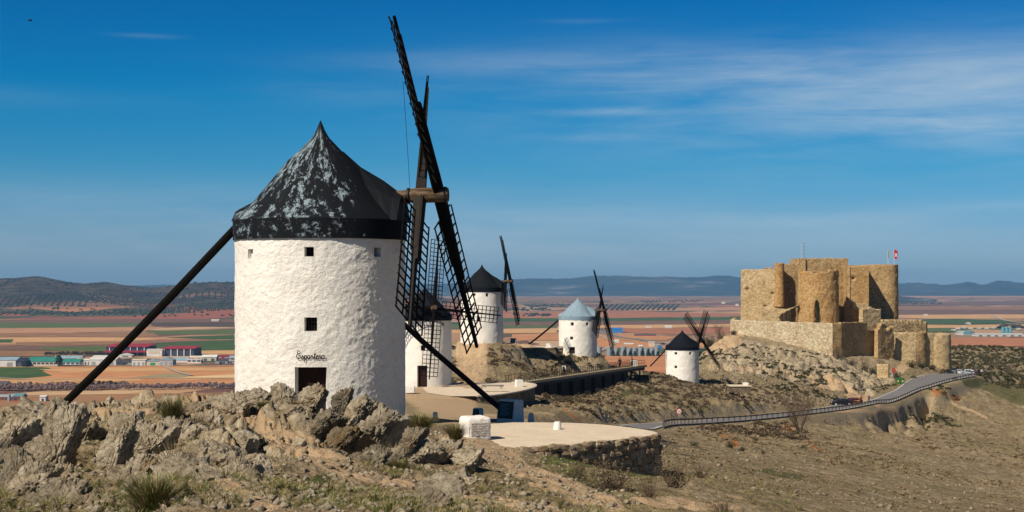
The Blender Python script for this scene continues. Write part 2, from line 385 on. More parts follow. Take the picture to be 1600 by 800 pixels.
# ------------------------------------------------------------------ terrain of the ridge (heights by bearing and distance)
COLS = [-1100, -600, -200, 0, 200, 400, 520, 640, 700, 760, 800, 860, 910, 960, 1000, 1030, 1060, 1100, 1141, 1200, 1250, 1300, 1350, 1400, 1450, 1500, 1550, 1600, 1800, 2200, 2800]
ROWS = {  # distance: {column: depression in pixels-from-top at which the ground there is seen}
 2.0: {0: 2447, 1600: 2447},
 4.5: {0: 1336, 1600: 1360, 2200: 1400},
 9: {-600: 1000, 0: 965, 800: 960, 1200: 985, 1600: 1060, 2200: 1250},
 14: {-600: 880, 0: 800, 400: 800, 760: 818, 1200: 860, 1600: 960, 2200: 1200},
 20: {-600: 800, -200: 735, 0: 725, 200: 735, 400: 738, 520: 755, 640: 772, 760: 785, 860: 796, 960: 810, 1100: 832, 1200: 845, 1400: 905, 1600: 975, 2200: 1200},
 27: {-600: 760, 0: 672, 200: 672, 400: 682, 520: 708, 640: 727, 760: 747, 860: 765, 960: 778, 1030: 788, 1100: 798, 1200: 818, 1300: 838, 1400: 868, 1500: 902, 1600: 932, 2200: 1150},
 35: {-600: 720, 0: 640, 200: 634, 400: 634, 520: 652, 640: 685, 760: 714, 860: 737, 960: 752, 1030: 758, 1100: 768, 1200: 792, 1300: 817, 1400: 842, 1600: 900, 2200: 1050},
 43: {-600: 720, 0: 655, 200: 645, 400: 650, 520: 652, 640: 672, 700: 686, 760: 698, 860: 716, 960: 742, 1030: 752, 1100: 752, 1200: 774, 1300: 796, 1400: 820, 1500: 846, 1600: 872, 2200: 1000},
 50: {-600: 800, 0: 690, 200: 655, 400: 660, 520: 664, 640: 668, 700: 670, 760: 673, 860: 697, 960: 727, 1030: 740, 1100: 738, 1200: 758, 1300: 780, 1400: 802, 1600: 848, 2200: 960},
 58: {-600: 1000, 0: 760, 100: 680, 200: 666, 400: 655, 520: 655, 640: 657, 760: 659, 830: 662, 860: 668, 960: 692, 1030: 708, 1100: 722, 1200: 742, 1300: 764, 1400: 786, 1600: 825, 2200: 930},
 68: {-600: 1200, 0: 900, 200: 720, 400: 662, 520: 651, 640: 651, 760: 654, 860: 658, 960: 680, 1030: 694, 1100: 707, 1200: 726, 1300: 746, 1400: 766, 1500: 786, 1600: 804, 2200: 900},
 90: {-200: 1400, 0: 1100, 200: 860, 400: 720, 520: 660, 640: 646, 760: 646, 860: 653, 960: 671, 1030: 681, 1100: 692, 1200: 709, 1300: 727, 1400: 745, 1500: 763, 1600: 781, 2200: 870},
 130: {0: 1400, 200: 1100, 400: 800, 520: 660, 640: 637, 700: 637, 760: 638, 860: 648, 960: 665, 1030: 672, 1100: 681, 1200: 694, 1300: 709, 1400: 725, 1500: 741, 1600: 758, 2200: 860},
 150: {0: 1500, 200: 1200, 400: 850, 520: 650, 600: 628, 640: 625, 700: 626, 760: 633, 860: 646, 960: 663, 1030: 670, 1100: 677, 1200: 689, 1300: 703, 1400: 718, 1500: 733, 1600: 749},
 165: {200: 1200, 400: 850, 520: 640, 600: 613, 640: 610, 700: 612, 760: 628, 800: 636, 860: 640, 910: 650, 960: 660, 1030: 667, 1100: 674, 1200: 685, 1300: 698, 1400: 712, 1500: 727, 1600: 742},
 180: {200: 1200, 400: 850, 520: 640, 600: 602, 640: 599, 700: 601, 760: 606, 800: 614, 860: 628, 910: 634, 960: 645, 1000: 662, 1030: 666, 1100: 671, 1200: 681, 1300: 693, 1400: 706, 1600: 735},
 195: {200: 1200, 400: 850, 560: 620, 640: 591, 700: 592, 760: 594, 800: 600, 860: 618, 910: 617, 960: 630, 1000: 645, 1060: 661, 1100: 668, 1200: 677, 1300: 689, 1400: 702, 1600: 730},
 215: {200: 1200, 400: 850, 560: 620, 640: 575, 700: 567, 760: 566, 800: 572, 860: 606, 910: 604, 960: 609, 1000: 620, 1060: 640, 1100: 649, 1150: 654, 1200: 667, 1300: 680, 1400: 694, 1600: 718},
 235: {200: 1200, 400: 850, 560: 620, 640: 552, 700: 540, 760: 538, 800: 541, 860: 556, 890: 572, 910: 592, 960: 592, 1000: 594, 1050: 608, 1100: 624, 1150: 636, 1200: 648, 1250: 660, 1300: 672, 1400: 686, 1600: 708},
 255: {400: 850, 560: 640, 640: 575, 700: 552, 760: 543, 800: 542, 860: 546, 902: 556, 930: 566, 960: 573, 1000: 578, 1050: 590, 1100: 608, 1150: 622, 1200: 636, 1250: 643, 1300: 660, 1400: 676, 1500: 688, 1600: 698},
 282: {400: 900, 640: 700, 760: 600, 860: 592, 902: 592, 960: 590, 1000: 588, 1040: 592, 1066: 597, 1100: 601, 1150: 609, 1200: 620, 1250: 628, 1300: 638, 1350: 652, 1400: 664, 1500: 676, 1600: 686},
 320: {640: 900, 860: 700, 960: 650, 1040: 612, 1070: 590, 1100: 584, 1150: 588, 1200: 596, 1250: 606, 1300: 617, 1350: 626, 1400: 641, 1450: 650, 1500: 658, 1600: 668},
 360: {640: 900, 860: 800, 960: 700, 1040: 640, 1075: 572, 1100: 560, 1150: 561, 1200: 571, 1250: 580, 1300: 590, 1350: 598, 1400: 603, 1430: 602, 1470: 613, 1500: 624, 1600: 645},
 390: {640: 900, 860: 850, 960: 750, 1040: 670, 1075: 565, 1100: 545, 1141: 532, 1200: 546, 1250: 556, 1300: 563, 1350: 577, 1400: 588, 1450: 589, 1480: 592, 1500: 598, 1550: 608, 1600: 620},
 415: {860: 850, 960: 750, 1040: 700, 1085: 550, 1100: 540, 1141: 519, 1200: 527, 1250: 538, 1300: 548, 1350: 552, 1400: 567, 1450: 579, 1480: 584, 1500: 586, 1550: 590, 1600: 600},
 440: {960: 800, 1040: 700, 1085: 556, 1100: 545, 1141: 516, 1200: 519, 1300: 530, 1350: 540, 1400: 552, 1450: 568, 1480: 578, 1500: 584, 1550: 588, 1600: 594},
 500: {960: 800, 1040: 720, 1100: 600, 1141: 560, 1200: 540, 1300: 545, 1400: 560, 1500: 590, 1600: 596},
 560: {960: 800, 1040: 740, 1100: 660, 1200: 600, 1300: 590, 1400: 580, 1480: 566, 1550: 562, 1600: 566, 1800: 560, 2200: 620},
 650: {960: 800, 1100: 700, 1200: 640, 1300: 610, 1400: 570, 1480: 537, 1520: 534, 1560: 539, 1600: 541, 1800: 536, 2200: 600},
 720: {960: 900, 1300: 700, 1400: 640, 1480: 590, 1600: 580, 1800: 580, 2200: 660},
 900: {0: 900, 1600: 800},
}
RD = np.array(sorted(ROWS)); tcol = np.array([(c-800)/F for c in COLS])
_tab = np.array([np.interp(COLS, sorted(ROWS[d]), [ROWS[d][k] for k in sorted(ROWS[d])]) for d in RD])
_zt = -(_tab-447)/F*RD[:, None]
U = np.concatenate([np.linspace(-.95, -.395, 50)[:-1], np.linspace(-.395, .395, 760), np.linspace(.395, .95, 50)[1:]])
L = np.log(np.concatenate([np.geomspace(2.0, 12, 60)[:-1], np.geomspace(12, 62, 420)[:-1], np.geomspace(62, 460, 440)[:-1], np.geomspace(460, 860, 70)]))
uf = np.linspace(-.95, .95, 951); lf = np.linspace(math.log(2), math.log(860), 800)
tmp = np.array([np.interp(uf, tcol, r) for r in _zt])                       # rows x uf
lr = np.log(RD); tmp2 = np.array([np.interp(lf, lr, tmp[:, j]) for j in range(len(uf))]).T
def blur(a, k, ax):
    ker = np.hanning(2*k+3)[1:-1]; ker /= ker.sum(); p = [(0, 0), (0, 0)]; p[ax] = (k, k)
    ap = np.pad(a, p, mode='edge'); n = a.shape[ax]; r = 0
    for i, q in enumerate(ker): r = r + q*np.take(ap, np.arange(i, i+n), axis=ax)
    return r
tmp2 = blur(blur(tmp2, 7, 0), 8, 1)
def samp(grid, gu, gl, u, l):
    iu = np.clip(np.searchsorted(gu, u)-1, 0, len(gu)-2); il = np.clip(np.searchsorted(gl, l)-1, 0, len(gl)-2)
    fu = np.clip((u-gu[iu])/(gu[iu+1]-gu[iu]), 0, 1); fl = np.clip((l-gl[il])/(gl[il+1]-gl[il]), 0, 1)
    return (grid[il, iu]*(1-fu)+grid[il, iu+1]*fu)*(1-fl)+(grid[il+1, iu]*(1-fu)+grid[il+1, iu+1]*fu)*fl
UU, LL = np.meshgrid(U, L); DD = np.exp(LL); XX = UU*DD; YY = DD
ZB = samp(tmp2, uf, lf, UU, LL)
PX = UU*F+800

ROAD = [W(700, 0, 62), W(860, 0, 66), W(950, 0, 110), W(985, 0, 150), W(1010, 0, 170), W(1062, 0, 192), W(1150, 0, 218), W(1250, 0, 250), W(1300, 0, 272), W(1345, 0, 296), W(1376, 0, 316), W(1424, 0, 352), W(1453, 0, 378), W(1490, 0, 404), W(1545, 0, 424), W(1640, 0, 440)]
RZ = [-6.1, -6.4, -11.0, -15.0, -16.6, -18.5, -20.4, -22.2, -23.4, -24.4, -25.5, -25.2, -25.0, -25.2, -26.5, -29]
def catmull(P, n=10):
    out = []
    for i in range(len(P)-1):
        p0 = P[max(i-1, 0)]; p1 = P[i]; p2 = P[i+1]; p3 = P[min(i+2, len(P)-1)]
        for k in range(n):
            q = k/n; out.append(0.5*((2*p1)+(p2-p0)*q+(2*p0-5*p1+4*p2-p3)*q*q+(3*p1-p0-3*p2+p3)*q**3))
    out.append(P[-1]); return out
ROADP = catmull([Vector((p.x, p.y, z)) for p, z in zip(ROAD, RZ)], 10)
RH = [2.6]*41 + [2.8]*10 + [3.0]*20 + [3.2]*20 + [3.6]*10 + [5.5]*10 + [8]*10 + [8]*10 + [5]*10 + [4]*20
def pathdist(X, Y, P):
    bd = np.full(X.shape, 1e9); bz = np.zeros(X.shape); sg = np.zeros(X.shape)
    for a, b in zip(P[:-1], P[1:]):
        dx, dy = b.x-a.x, b.y-a.y; l2 = dx*dx+dy*dy+1e-9
        q = np.clip(((X-a.x)*dx+(Y-a.y)*dy)/l2, 0, 1)
        ex = X-a.x-q*dx; ey = Y-a.y-q*dy; d = np.hypot(ex, ey); m = d < bd
        bd = np.where(m, d, bd); bz = np.where(m, a.z+q*(b.z-a.z), bz); sg = np.where(m, np.sign(dx*ey-dy*ex), sg)
    return bd, bz, sg       # sg>0: left of the direction of travel
ZG = ZB.copy()
rw = np.where(YY > 340, 7.0, np.where(YY > 100, 3.3, 2.6))
rd, rz, rs = pathdist(XX, YY, ROADP)
nearroad = sm(rd, rw+3.0, rw+0.3)*(YY > 59)
# the cutting on the hill side of the road and the bank below it
cut = sm(rd, rw+.6, rw+1.7)*sm(rd, rw+9, rw+3.2)*(rs > 0)*sm(YY, 158, 172)*sm(PX, 1225, 1180)
ZG += cut*np.maximum(0, (rz+1.5+.6*fbm(XX*.12, YY*.12, 3, 66)-ZG))*.95
ZG = ZG*(1-nearroad)+(rz-.10)*nearroad
# ditch under the footbridge
BR = [W(800, 600, 188), W(1000, 573, 250)]
bd, bz, bs = pathdist(XX, YY, [Vector((BR[0].x+1.8, BR[0].y, -13)), Vector((BR[1].x+1.6, BR[1].y, -14))])
dit = sm(bd, 3.6, 1.2)*sm(YY, 184, 190)*sm(YY, 250, 240)
ZG = ZG*(1-dit)+(ZG-3.4)*dit
# flat floors
def flat(cx, cy, r, z, soft=2.0, amt=1.0):
    global ZG
    d = np.hypot(XX-cx, YY-cy); m = sm(d, r+soft, r)*amt; ZG = ZG*(1-m)+z*m
flat(-7.47, 55.5, 4.2, -5.35, 2.5)
flat(W(664, 0, 172).x, 172, 5.0, -11.95, 3)
flat(W(754, 0, 225).x, 225, 5.0, -9.2, 3)
flat(W(902, 0, 244).x, 244, 4.0, -12.1, 3)
flat(W(1066, 0, 282).x, 282, 3.6, -19.4, 2)
flat(-8.2, 166, 5.0, -11.95, 2.5); flat(-8.6, 159, 5.2, -11.95, 2.0)
# relief
fore = sm(PX, 790, 640)*sm(YY, 50, 38)*sm(YY, 9, 13)
soilm = np.maximum(sm(PX+30*fbm(XX, YY, 3, 93), 225, 290)*sm(YY, 24.5, 21.5), sm(np.hypot((PX-455)/62, (YY-27)/2.6)+.5*fbm(XX, YY, 3, 94), 1.2, .7)); soilm = np.maximum(soilm, sm(PX+30*fbm(XX, YY, 3, 93), 420, 480)*sm(YY, 26.5, 24.5))
fore = fore*(1-.8*soilm)
fore = np.maximum(fore, 0.35*sm(PX, 900, 700)*sm(YY, 40, 28)*sm(YY, 9, 12))
flatm = np.maximum(nearroad, sm(np.hypot(XX+1, YY-49), 7, 3))
plat = sm(YY, 44, 50)*sm(YY, 180, 160)*sm(PX, 600, 640)*sm(PX, 850, 800)
flatm = np.maximum(flatm, plat*.95)
foot = np.maximum(sm(np.hypot(XX+7.47, YY-55.5), 6, 4), 0)
zone = np.zeros(XX.shape+(3,)); zone2 = np.zeros(XX.shape)
wx = XX+.5*fbm(XX*.5, YY*.5, 3, 5); wy = YY+.5*fbm(XX*.5+9, YY*.5, 3, 8)
f1, f2, cid = worley(wx*.55+wy*.15, wy*.38, 3)
g1, g2, gid = worley(wx*1.5, wy*1.1, 31)
cell = (cid-.35)*.75+(sm(f2-f1, 0, .3)-1)*.3
cell2 = (gid-.4)*.22+(sm(g2-g1, 0, .16)-1)*.14
q1x = wx*2.1+wy*1.0; q1y = -wx*.55+wy*1.15
e1, e2, eid = worley(q1x, q1y, 37)
slabs = (eid-.5)*.26+(sm(e2-e1, 0, .12)-1)*.16+.20*((q1x*.5-np.floor(q1x*.5))-.5)
rg = ridged(wx*.8, wy*.8, 5, 40)
clu = sm(fbm(XX*.18+3, YY*.14, 3, 71), -.15, .25)
pit = 0
for ppx, pD, pr, pdp in ((128, 22.3, .75, 1.0), (52, 22.0, .5, .7), (212, 23.5, .55, .7), (345, 26.5, .5, .6), (262, 24.5, .6, .6), (20, 18.2, .5, .5), (560, 27.0, .5, .6)):
    pit = pit+pdp*np.exp(-(((XX-(ppx-800)/F*pD)/pr)**2+((YY-pD)/(pr*1.3))**2))
ZG -= pit
k1 = fore*(clu*(cell*.8+cell2*.9+slabs*.9)+(.12+.30*clu)*(rg-.35)+.05*ridged(wx*4, wy*4, 3, 77))
pathm = np.zeros(XX.shape)
ZG += k1*1.0-fore*.12
far_ = sm(YY, 36, 70)*(1-flatm)*(1-.8*foot)
amp = np.clip(YY/200, .25, 1.4)
ZG += far_*amp*(.75*fbm(XX*.05, YY*.05, 4, 3)+.45*fbm(XX*.25, YY*.25, 4, 12)+.24*ridged(XX*.55+4, YY*.42, 3, 27)+.26*ridged(XX*1.4, YY*1.1, 3, 22)-.2)
ZG += (1-fore)*(1-flatm)*sm(YY, 60, 30)*(.22*fbm(XX*.4, YY*.4, 4, 50)+.10*ridged(XX*1.6, YY*1.6, 3, 51))
ZG += (.008+.03*(1-flatm))*fbm(XX*5, YY*5, 2, 90)*sm(YY, 90, 60)
# blocky rock on the castle hill and along the road cutting
ch = np.maximum(sm(PX, 1085, 1130)*sm(PX, 1440, 1385)*sm(YY, 318, 335)*(1-nearroad), 0)*sm(YY, 520, 470)
h1, h2, hid = worley(wx*.20+2, wy*.15, 61); h3, h4, hid2 = worley(wx*.55, wy*.42, 62)
castle_keep = sm(YY, 398, 404)*sm(PX, 1135, 1145)*sm(PX, 1500, 1450)
ZG += ch*(1-castle_keep)*((hid-.5)*2.3+(sm(h2-h1, 0, .25)-1)*1.5+(hid2-.5)*.7+(sm(h4-h3, 0, .2)-1)*.5)
ZG += cut*(.8*fbm(XX*.5, YY*.5, 4, 68)+.35*ridged(XX*1.3, YY*1.3, 3, 69))
# gullied bank under the upper bend of the road
gu = sm(PX, 1335, 1385)*sm(PX, 1462, 1452)*(rs < 0)*(YY > 240)*sm(rd, rw+1.6+.9*fbm(XX*.2, YY*.2, 3, 45), rw+2.6+.9*fbm(XX*.2, YY*.2, 3, 45))*sm(rd, rw+17, rw+5)
ZG -= gu*(2.2+0.9*np.sin(PX*.21+4*fbm(XX*.12, YY*.12, 3, 4))+1.0*fbm(XX*.3, YY*.3, 3, 44))
ZG = np.maximum(ZG, -103)
# zones of colour (sand, rock, grass | orange clay)
PY = 447-ZG/YY*F; PX0, PY0 = PX, PY
WPX = 16*fbm(XX/YY*60, np.log(YY)*14, 4, 201); WPY = 9*fbm(XX/YY*60+40, np.log(YY)*14, 4, 203)
def stroke(pts, wd, dr=(0, 9999)):
    kx = min(1, wd/12+.25); PX = PX0+WPX*kx; PY = PY0+WPY*kx
    best = np.full(XX.shape, 1e9)
    for (a, b), (c, d) in zip(pts[:-1], pts[1:]):
        dx, dy = c-a, d-b; q = np.clip(((PX-a)*dx+(PY-b)*dy)/(dx*dx+dy*dy+1e-9), 0, 1)
        best = np.minimum(best, np.hypot(PX-a-q*dx, (PY-b-q*dy)*1.5))
    return sm(best, wd*1.7, wd*.3)*(YY > dr[0])*(YY < dr[1])
sand = np.zeros(XX.shape)
for pts, wd, dr in (([(700, 650), (690, 625), (700, 605)], 48, (55, 182)), ([(640, 645), (760, 648), (850, 655)], 14, (44, 100)),
                    ([(780, 606), (660, 612)], 30, (120, 185)), ([(736, 606), (738, 575), (733, 540)], 20, (170, 240)),
                    ([(700, 690), (790, 712), (850, 750), (960, 792)], 20, (10, 46)), ([(470, 700), (560, 742), (690, 768), (860, 800)], 12, (10, 60)),
                    ([(760, 540), (870, 542)], 7, (222, 262)), ([(1290, 592), (1335, 618), (1370, 632)], 9, (290, 400)), ([(1300, 640), (1400, 640)], 5, (250, 320)),
                    ([(1110, 573), (1190, 578), (1300, 594)], 3.0, (300, 400)), ([(1000, 780), (1150, 795)], 8, (10, 70)),
                    ([(1110, 545), (1150, 528)], 12, (380, 430)), ([(150, 645), (330, 640)], 9, (25, 60)),
                    ([(400, 650), (430, 680), (490, 705), (540, 735)], 22, (12, 60)), ([(360, 700), (330, 740), (420, 790)], 14, (12, 60)), ([(845, 660), (930, 665), (1020, 675)], 10, (40, 60)),
                    ([(1478, 612), (1490, 630), (1540, 650)], 3, (300, 440)), ([(300, 620), (372, 612)], 14, (20, 60)), ([(1440, 552), (1400, 580)], 14, (330, 440))):
    sand = np.maximum(sand, stroke(pts, wd, dr))
green = np.zeros(XX.shape)
for pts, wd, dr in (([(860, 715), (960, 722), (1010, 740)], 12, (10, 60)), ([(1520, 596), (1570, 612), (1640, 640)], 13, (250, 460)), ([(880, 735), (950, 770)], 10, (10, 60)),
                    ([(1420, 548), (1460, 566)], 8, (380, 460)), ([(1010, 610), (960, 620)], 7, (180, 260)), ([(200, 770), (260, 760)], 20, (10, 40)), ([(560, 720), (480, 760)], 15, (10, 40)),
                    ([(1120, 735), (1240, 750)], 12, (60, 200))):
    green = np.maximum(green, stroke(pts, wd, dr))
clay = np.zeros(XX.shape)
for pts, wd in (([(1118, 668), (1150, 695)], 4), ([(1225, 665), (1280, 705)], 4), ([(1455, 612), (1480, 617), (1500, 622)], 5), ([(880, 640), (905, 660)], 2)):
    clay = np.maximum(clay, stroke(pts, wd, (100, 420)))
zone[..., 0] = sand; zone[..., 2] = green
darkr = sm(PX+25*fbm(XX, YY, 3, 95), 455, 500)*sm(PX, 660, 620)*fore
rockz = np.maximum(fore*(.22+.5*clu), ch*.85*(1-.5*castle_keep)); rockz = np.maximum(rockz, cut*.35)
rockz = np.maximum(rockz, .30*sm(PX, 1030, 1100)*sm(PY, 700, 668)*(rs < 0)*(YY > 90)*(YY < 300))
zone[..., 1] = rockz*(1-.7*sand)
zone2 = clay

nr, nc = XX.shape
idx = np.arange(nr*nc).reshape(nr, nc)
Q = np.stack([idx[:-1, :-1], idx[:-1, 1:], idx[1:, 1:], idx[1:, :-1]], -1).reshape(-1, 4)
keepq = (ZG.ravel()[Q].max(1) > -101.5)
Q = Q[keepq]
V = np.stack([XX, YY, ZG], -1).reshape(-1, 3)
terrain = struct(npmesh('hillside_ground', V, Q, m_ground))
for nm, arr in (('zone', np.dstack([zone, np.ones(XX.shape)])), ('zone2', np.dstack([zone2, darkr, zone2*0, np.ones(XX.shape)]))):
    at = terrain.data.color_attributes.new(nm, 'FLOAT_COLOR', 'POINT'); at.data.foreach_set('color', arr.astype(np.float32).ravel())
def gz(x, y):
    return float(samp(ZG, U, L, np.array([x/max(y, 2.1)]), np.array([math.log(max(y, 2.1))]))[0])
def gza(x, y): return samp(ZG, U, L, x/y, np.log(y))

# ground round and behind the viewpoint
g = G(); xs = np.linspace(-60, 60, 25); ys = np.linspace(-60, 2.6, 16)
for i in range(len(xs)-1):
    for j in range(len(ys)-1):
        g.quad(*[(x, y, -2.0-.10*abs(x)-.02*abs(y-2)) for x, y in ((xs[i], ys[j]), (xs[i+1], ys[j]), (xs[i+1], ys[j+1]), (xs[i], ys[j+1]))])
o = struct(g.obj('hilltop_ground', m_ground))
# ------------------------------------------------------------------ the plain, its fields and the hills beyond
PAL = [srgb(176, 112, 84), srgb(196, 142, 100), srgb(150, 96, 78), srgb(120, 78, 70), srgb(205, 160, 118), srgb(88, 98, 58), srgb(160, 118, 88), srgb(60, 84, 46), srgb(136, 104, 84), srgb(186, 128, 92), srgb(170, 100, 70), srgb(104, 84, 62)]
m_plain, t, b = base('ploughed_plain', .95, .05)
P = t.add('ShaderNodeNewGeometry').outputs[0]
wv = t.add('ShaderNodeVectorMath', operation='ADD', ins={0: t.mapping(P, (.0011, .00135, .001), (0, 0, .35)), 1: t.add('ShaderNodeTexNoise', ins={'Vector': P, 'Scale': .0006, 'Detail': 2}).outputs[1]}).outputs[0]
vcell = t.add('ShaderNodeTexVoronoi', feature='F1', distance='CHEBYCHEV', ins={'Vector': wv, 'Scale': 1.6}).outputs[1]
vsub = t.add('ShaderNodeTexVoronoi', feature='F1', distance='CHEBYCHEV', ins={'Vector': t.mapping(wv, (3.5, .9, 1), (0, 0, .5)), 'Scale': 2.0}).outputs[1]
rv = t.add('ShaderNodeSeparateColor', ins={0: vcell}).outputs[0]; rv2 = t.add('ShaderNodeSeparateColor', ins={0: vsub}).outputs[0]
sel = t.math('FRACT', t.math('ADD', t.math('MULTIPLY', rv, .7), t.math('MULTIPLY', rv2, .6)))
n = len(PAL)
fc = t.ramp(sel, [(i/n, PAL[i]) for i in range(n)], 'CONSTANT')
nn = t.noise(P, .012, 6, .65); n5 = t.noise(t.mapping(P, (.002, .02, 1), (0, 0, .2)), 1.0, 4, .6)
fc = t.mix(t.math('MULTIPLY', t.sstep(nn, .35, .7), .35), fc, t.mix(.5, fc, (.12, .07, .05)))
fc = t.mix(t.math('MULTIPLY', t.sstep(n5, .55, .7), .3), fc, (.36, .25, .17))
fc = t.add('ShaderNodeHueSaturation', ins={'Hue': .51, 'Saturation': .88, 'Value': .88, 'Color': fc}).outputs[0]
t.l.new(fc, b.inputs['Base Color'])
g = G()
g.quad((-13500, -600, -100), (13500, -600, -100), (13500, 18800, -100), (-13500, 18800, -100))
plain = struct(g.obj('plain_ground', m_plain))

_fm = {}
def fieldmat(c):
    if c not in _fm:
        m, t, b = base('field_soil', .95, .05); P = t.add('ShaderNodeNewGeometry').outputs[0]
        lc = srgb(*c); gm = .36*lc[0]+.5*lc[1]+.14*lc[2]; lc = tuple(1.0*w*(q*.84+gm*.16) for q, w in zip(lc, (.98, 1.0, .80))); nn = t.noise(P, .02, 6, .65); n5 = t.noise(t.mapping(P, (.003, .03, 1), (0, 0, .15*(c[0] % 7)-.4)), 1.0, 5, .6)
        col = t.mix(t.sstep(nn, .35, .7), tuple(min(1, q*1.12) for q in lc), tuple(q*.8 for q in lc))
        col = t.mix(t.math('MULTIPLY', t.sstep(n5, .5, .68), .35), col, tuple(q*.6 for q in lc))
        t.l.new(col, b.inputs['Base Color']); _fm[c] = m
    return _fm[c]
_fi = [0]
def field(pts, c):
    _fi[0] += 1; zz = -100+.15+.018*_fi[0]; g = G()
    q = [Vector(((px-800)/F*D, D, zz)) for px, py in pts for D in [-zz*F/(py-447)]]
    g.quad(*q[::-1]); o = g.obj('field', fieldmat(c)); struct(o)
TAN = (205, 152, 108); OR = (196, 130, 88); GR = (70, 92, 50); GR2 = (92, 104, 58); PU = (122, 88, 80); BR_ = (150, 106, 80); PK = (186, 132, 106); CR = (214, 176, 134); RED = (172, 106, 80); DK = (92, 72, 62)
for pts, c in (
    ([(-200, 499), (0, 500), (372, 497), (640, 499), (640, 505), (-200, 506)], PU),
    ([(-200, 506), (0, 504), (230, 505), (215, 510), (120, 512), (-200, 514)], GR2),
    ([(230, 504), (372, 503), (640, 504), (640, 512), (372, 511), (240, 510)], DK),
    ([(-200, 514), (120, 512), (260, 511), (225, 517), (100, 520), (-200, 521)], PK),
    ([(225, 517), (372, 515), (640, 516), (640, 522), (372, 522), (240, 523)], GR2),
    ([(-200, 521), (100, 520), (240, 520), (250, 526), (80, 528), (-200, 528)], BR_),
    ([(-200, 528), (130, 527), (280, 528), (200, 533), (60, 534), (-200, 535)], TAN),
    ([(-200, 530), (22, 530), (18, 535), (-200, 536)], GR), ([(255, 527), (372, 523), (640, 524), (640, 530), (330, 530)], GR),
    ([(25, 535), (200, 533), (230, 538), (60, 540), (25, 539)], BR_),
    ([(232, 536), (300, 533), (372, 531), (640, 533), (640, 546), (372, 547), (300, 548), (240, 543)], GR),
    ([(-200, 541), (60, 540), (170, 539), (168, 546), (60, 546), (-200, 547)], PU), ([(60, 543), (170, 540), (230, 544), (170, 549), (80, 548)], GR2),
    ([(-200, 548), (60, 548), (160, 550), (120, 556), (-200, 557)], BR_), ([(300, 548), (372, 547), (640, 548), (640, 553), (310, 554)], TAN),
    ([(-200, 572), (66, 573), (380, 571), (640, 572), (640, 604), (380, 602), (0, 606), (-200, 606)], OR),
    ([(-200, 574), (66, 573.6), (81, 575), (66, 580), (82, 587), (40, 591), (-200, 594)], GR),
    ([(-200, 594), (60, 591), (220, 591), (220, 594), (40, 598), (-200, 600)], TAN), ([(230, 587), (262, 583), (300, 585), (290, 589), (200, 591)], (150, 134, 108)),
    ([(290, 589), (372, 584), (640, 585), (640, 589), (372, 591), (250, 592)], CR), ([(60, 577), (120, 575), (372, 574), (372, 579), (100, 581)], TAN),
    ([(-200, 604), (0, 602), (112, 600), (200, 601), (180, 608), (-200, 611)], BR_),
    ([(-400, 620), (0, 618), (372, 613), (640, 612), (640, 680), (-400, 690)], (158, 112, 84)),
    # middle, behind the white mills
    ([(640, 508), (700, 507), (870, 505), (870, 512), (640, 515)], GR2), ([(640, 516), (870, 514), (870, 520), (640, 522)], TAN),
    ([(780, 488), (980, 486), (1160, 490), (1160, 494), (960, 497), (780, 497)], RED), ([(780, 497), (960, 497), (1160, 495), (1160, 500), (780, 503)], GR),
    ([(780, 503), (1160, 500), (1160, 507), (960, 509), (780, 508)], PU), ([(940, 508), (1160, 506), (1160, 510), (1000, 513), (930, 512)], TAN),
    ([(960, 513), (1160, 512), (1160, 520), (1050, 523), (975, 519)], RED), ([(800, 522), (900, 520), (1060, 526), (1040, 531), (800, 532)], OR),
    ([(920, 531), (1000, 533), (1100, 536), (1100, 545), (920, 543)], OR), ([(700, 556), (1160, 556), (1180, 600), (700, 600)], (190, 122, 84)),
    ([(1010, 481), (1160, 480), (1160, 485), (980, 486)], PK), ([(780, 476), (1160, 473), (1160, 476), (900, 479)], PU), ([(780, 466), (1000, 465), (1160, 467), (1160, 470), (780, 470)], BR_),
    # right of the castle
    ([(1395, 462), (1700, 461), (1700, 464), (1395, 465)], PK), ([(1395, 470), (1470, 473), (1600, 470), (1750, 472), (1750, 477), (1395, 477)], PU),
    ([(1395, 478), (1600, 479), (1750, 480), (1750, 484), (1395, 484)], BR_), ([(1395, 485), (1520, 484), (1750, 486), (1750, 491), (1395, 492)], PU),
    ([(1395, 492), (1560, 491), (1750, 493), (1750, 497), (1450, 498), (1395, 496)], TAN), ([(1395, 500), (1480, 498), (1560, 500), (1610, 503), (1500, 507), (1395, 506)], GR),
    ([(1395, 507), (1500, 508), (1640, 506), (1750, 508), (1750, 511), (1395, 513)], TAN), ([(1395, 513), (1490, 512), (1490, 518), (1395, 519)], GR2),
    ([(1395, 528), (1750, 528), (1750, 540), (1395, 542)], (182, 112, 78))):
    field(pts, c)

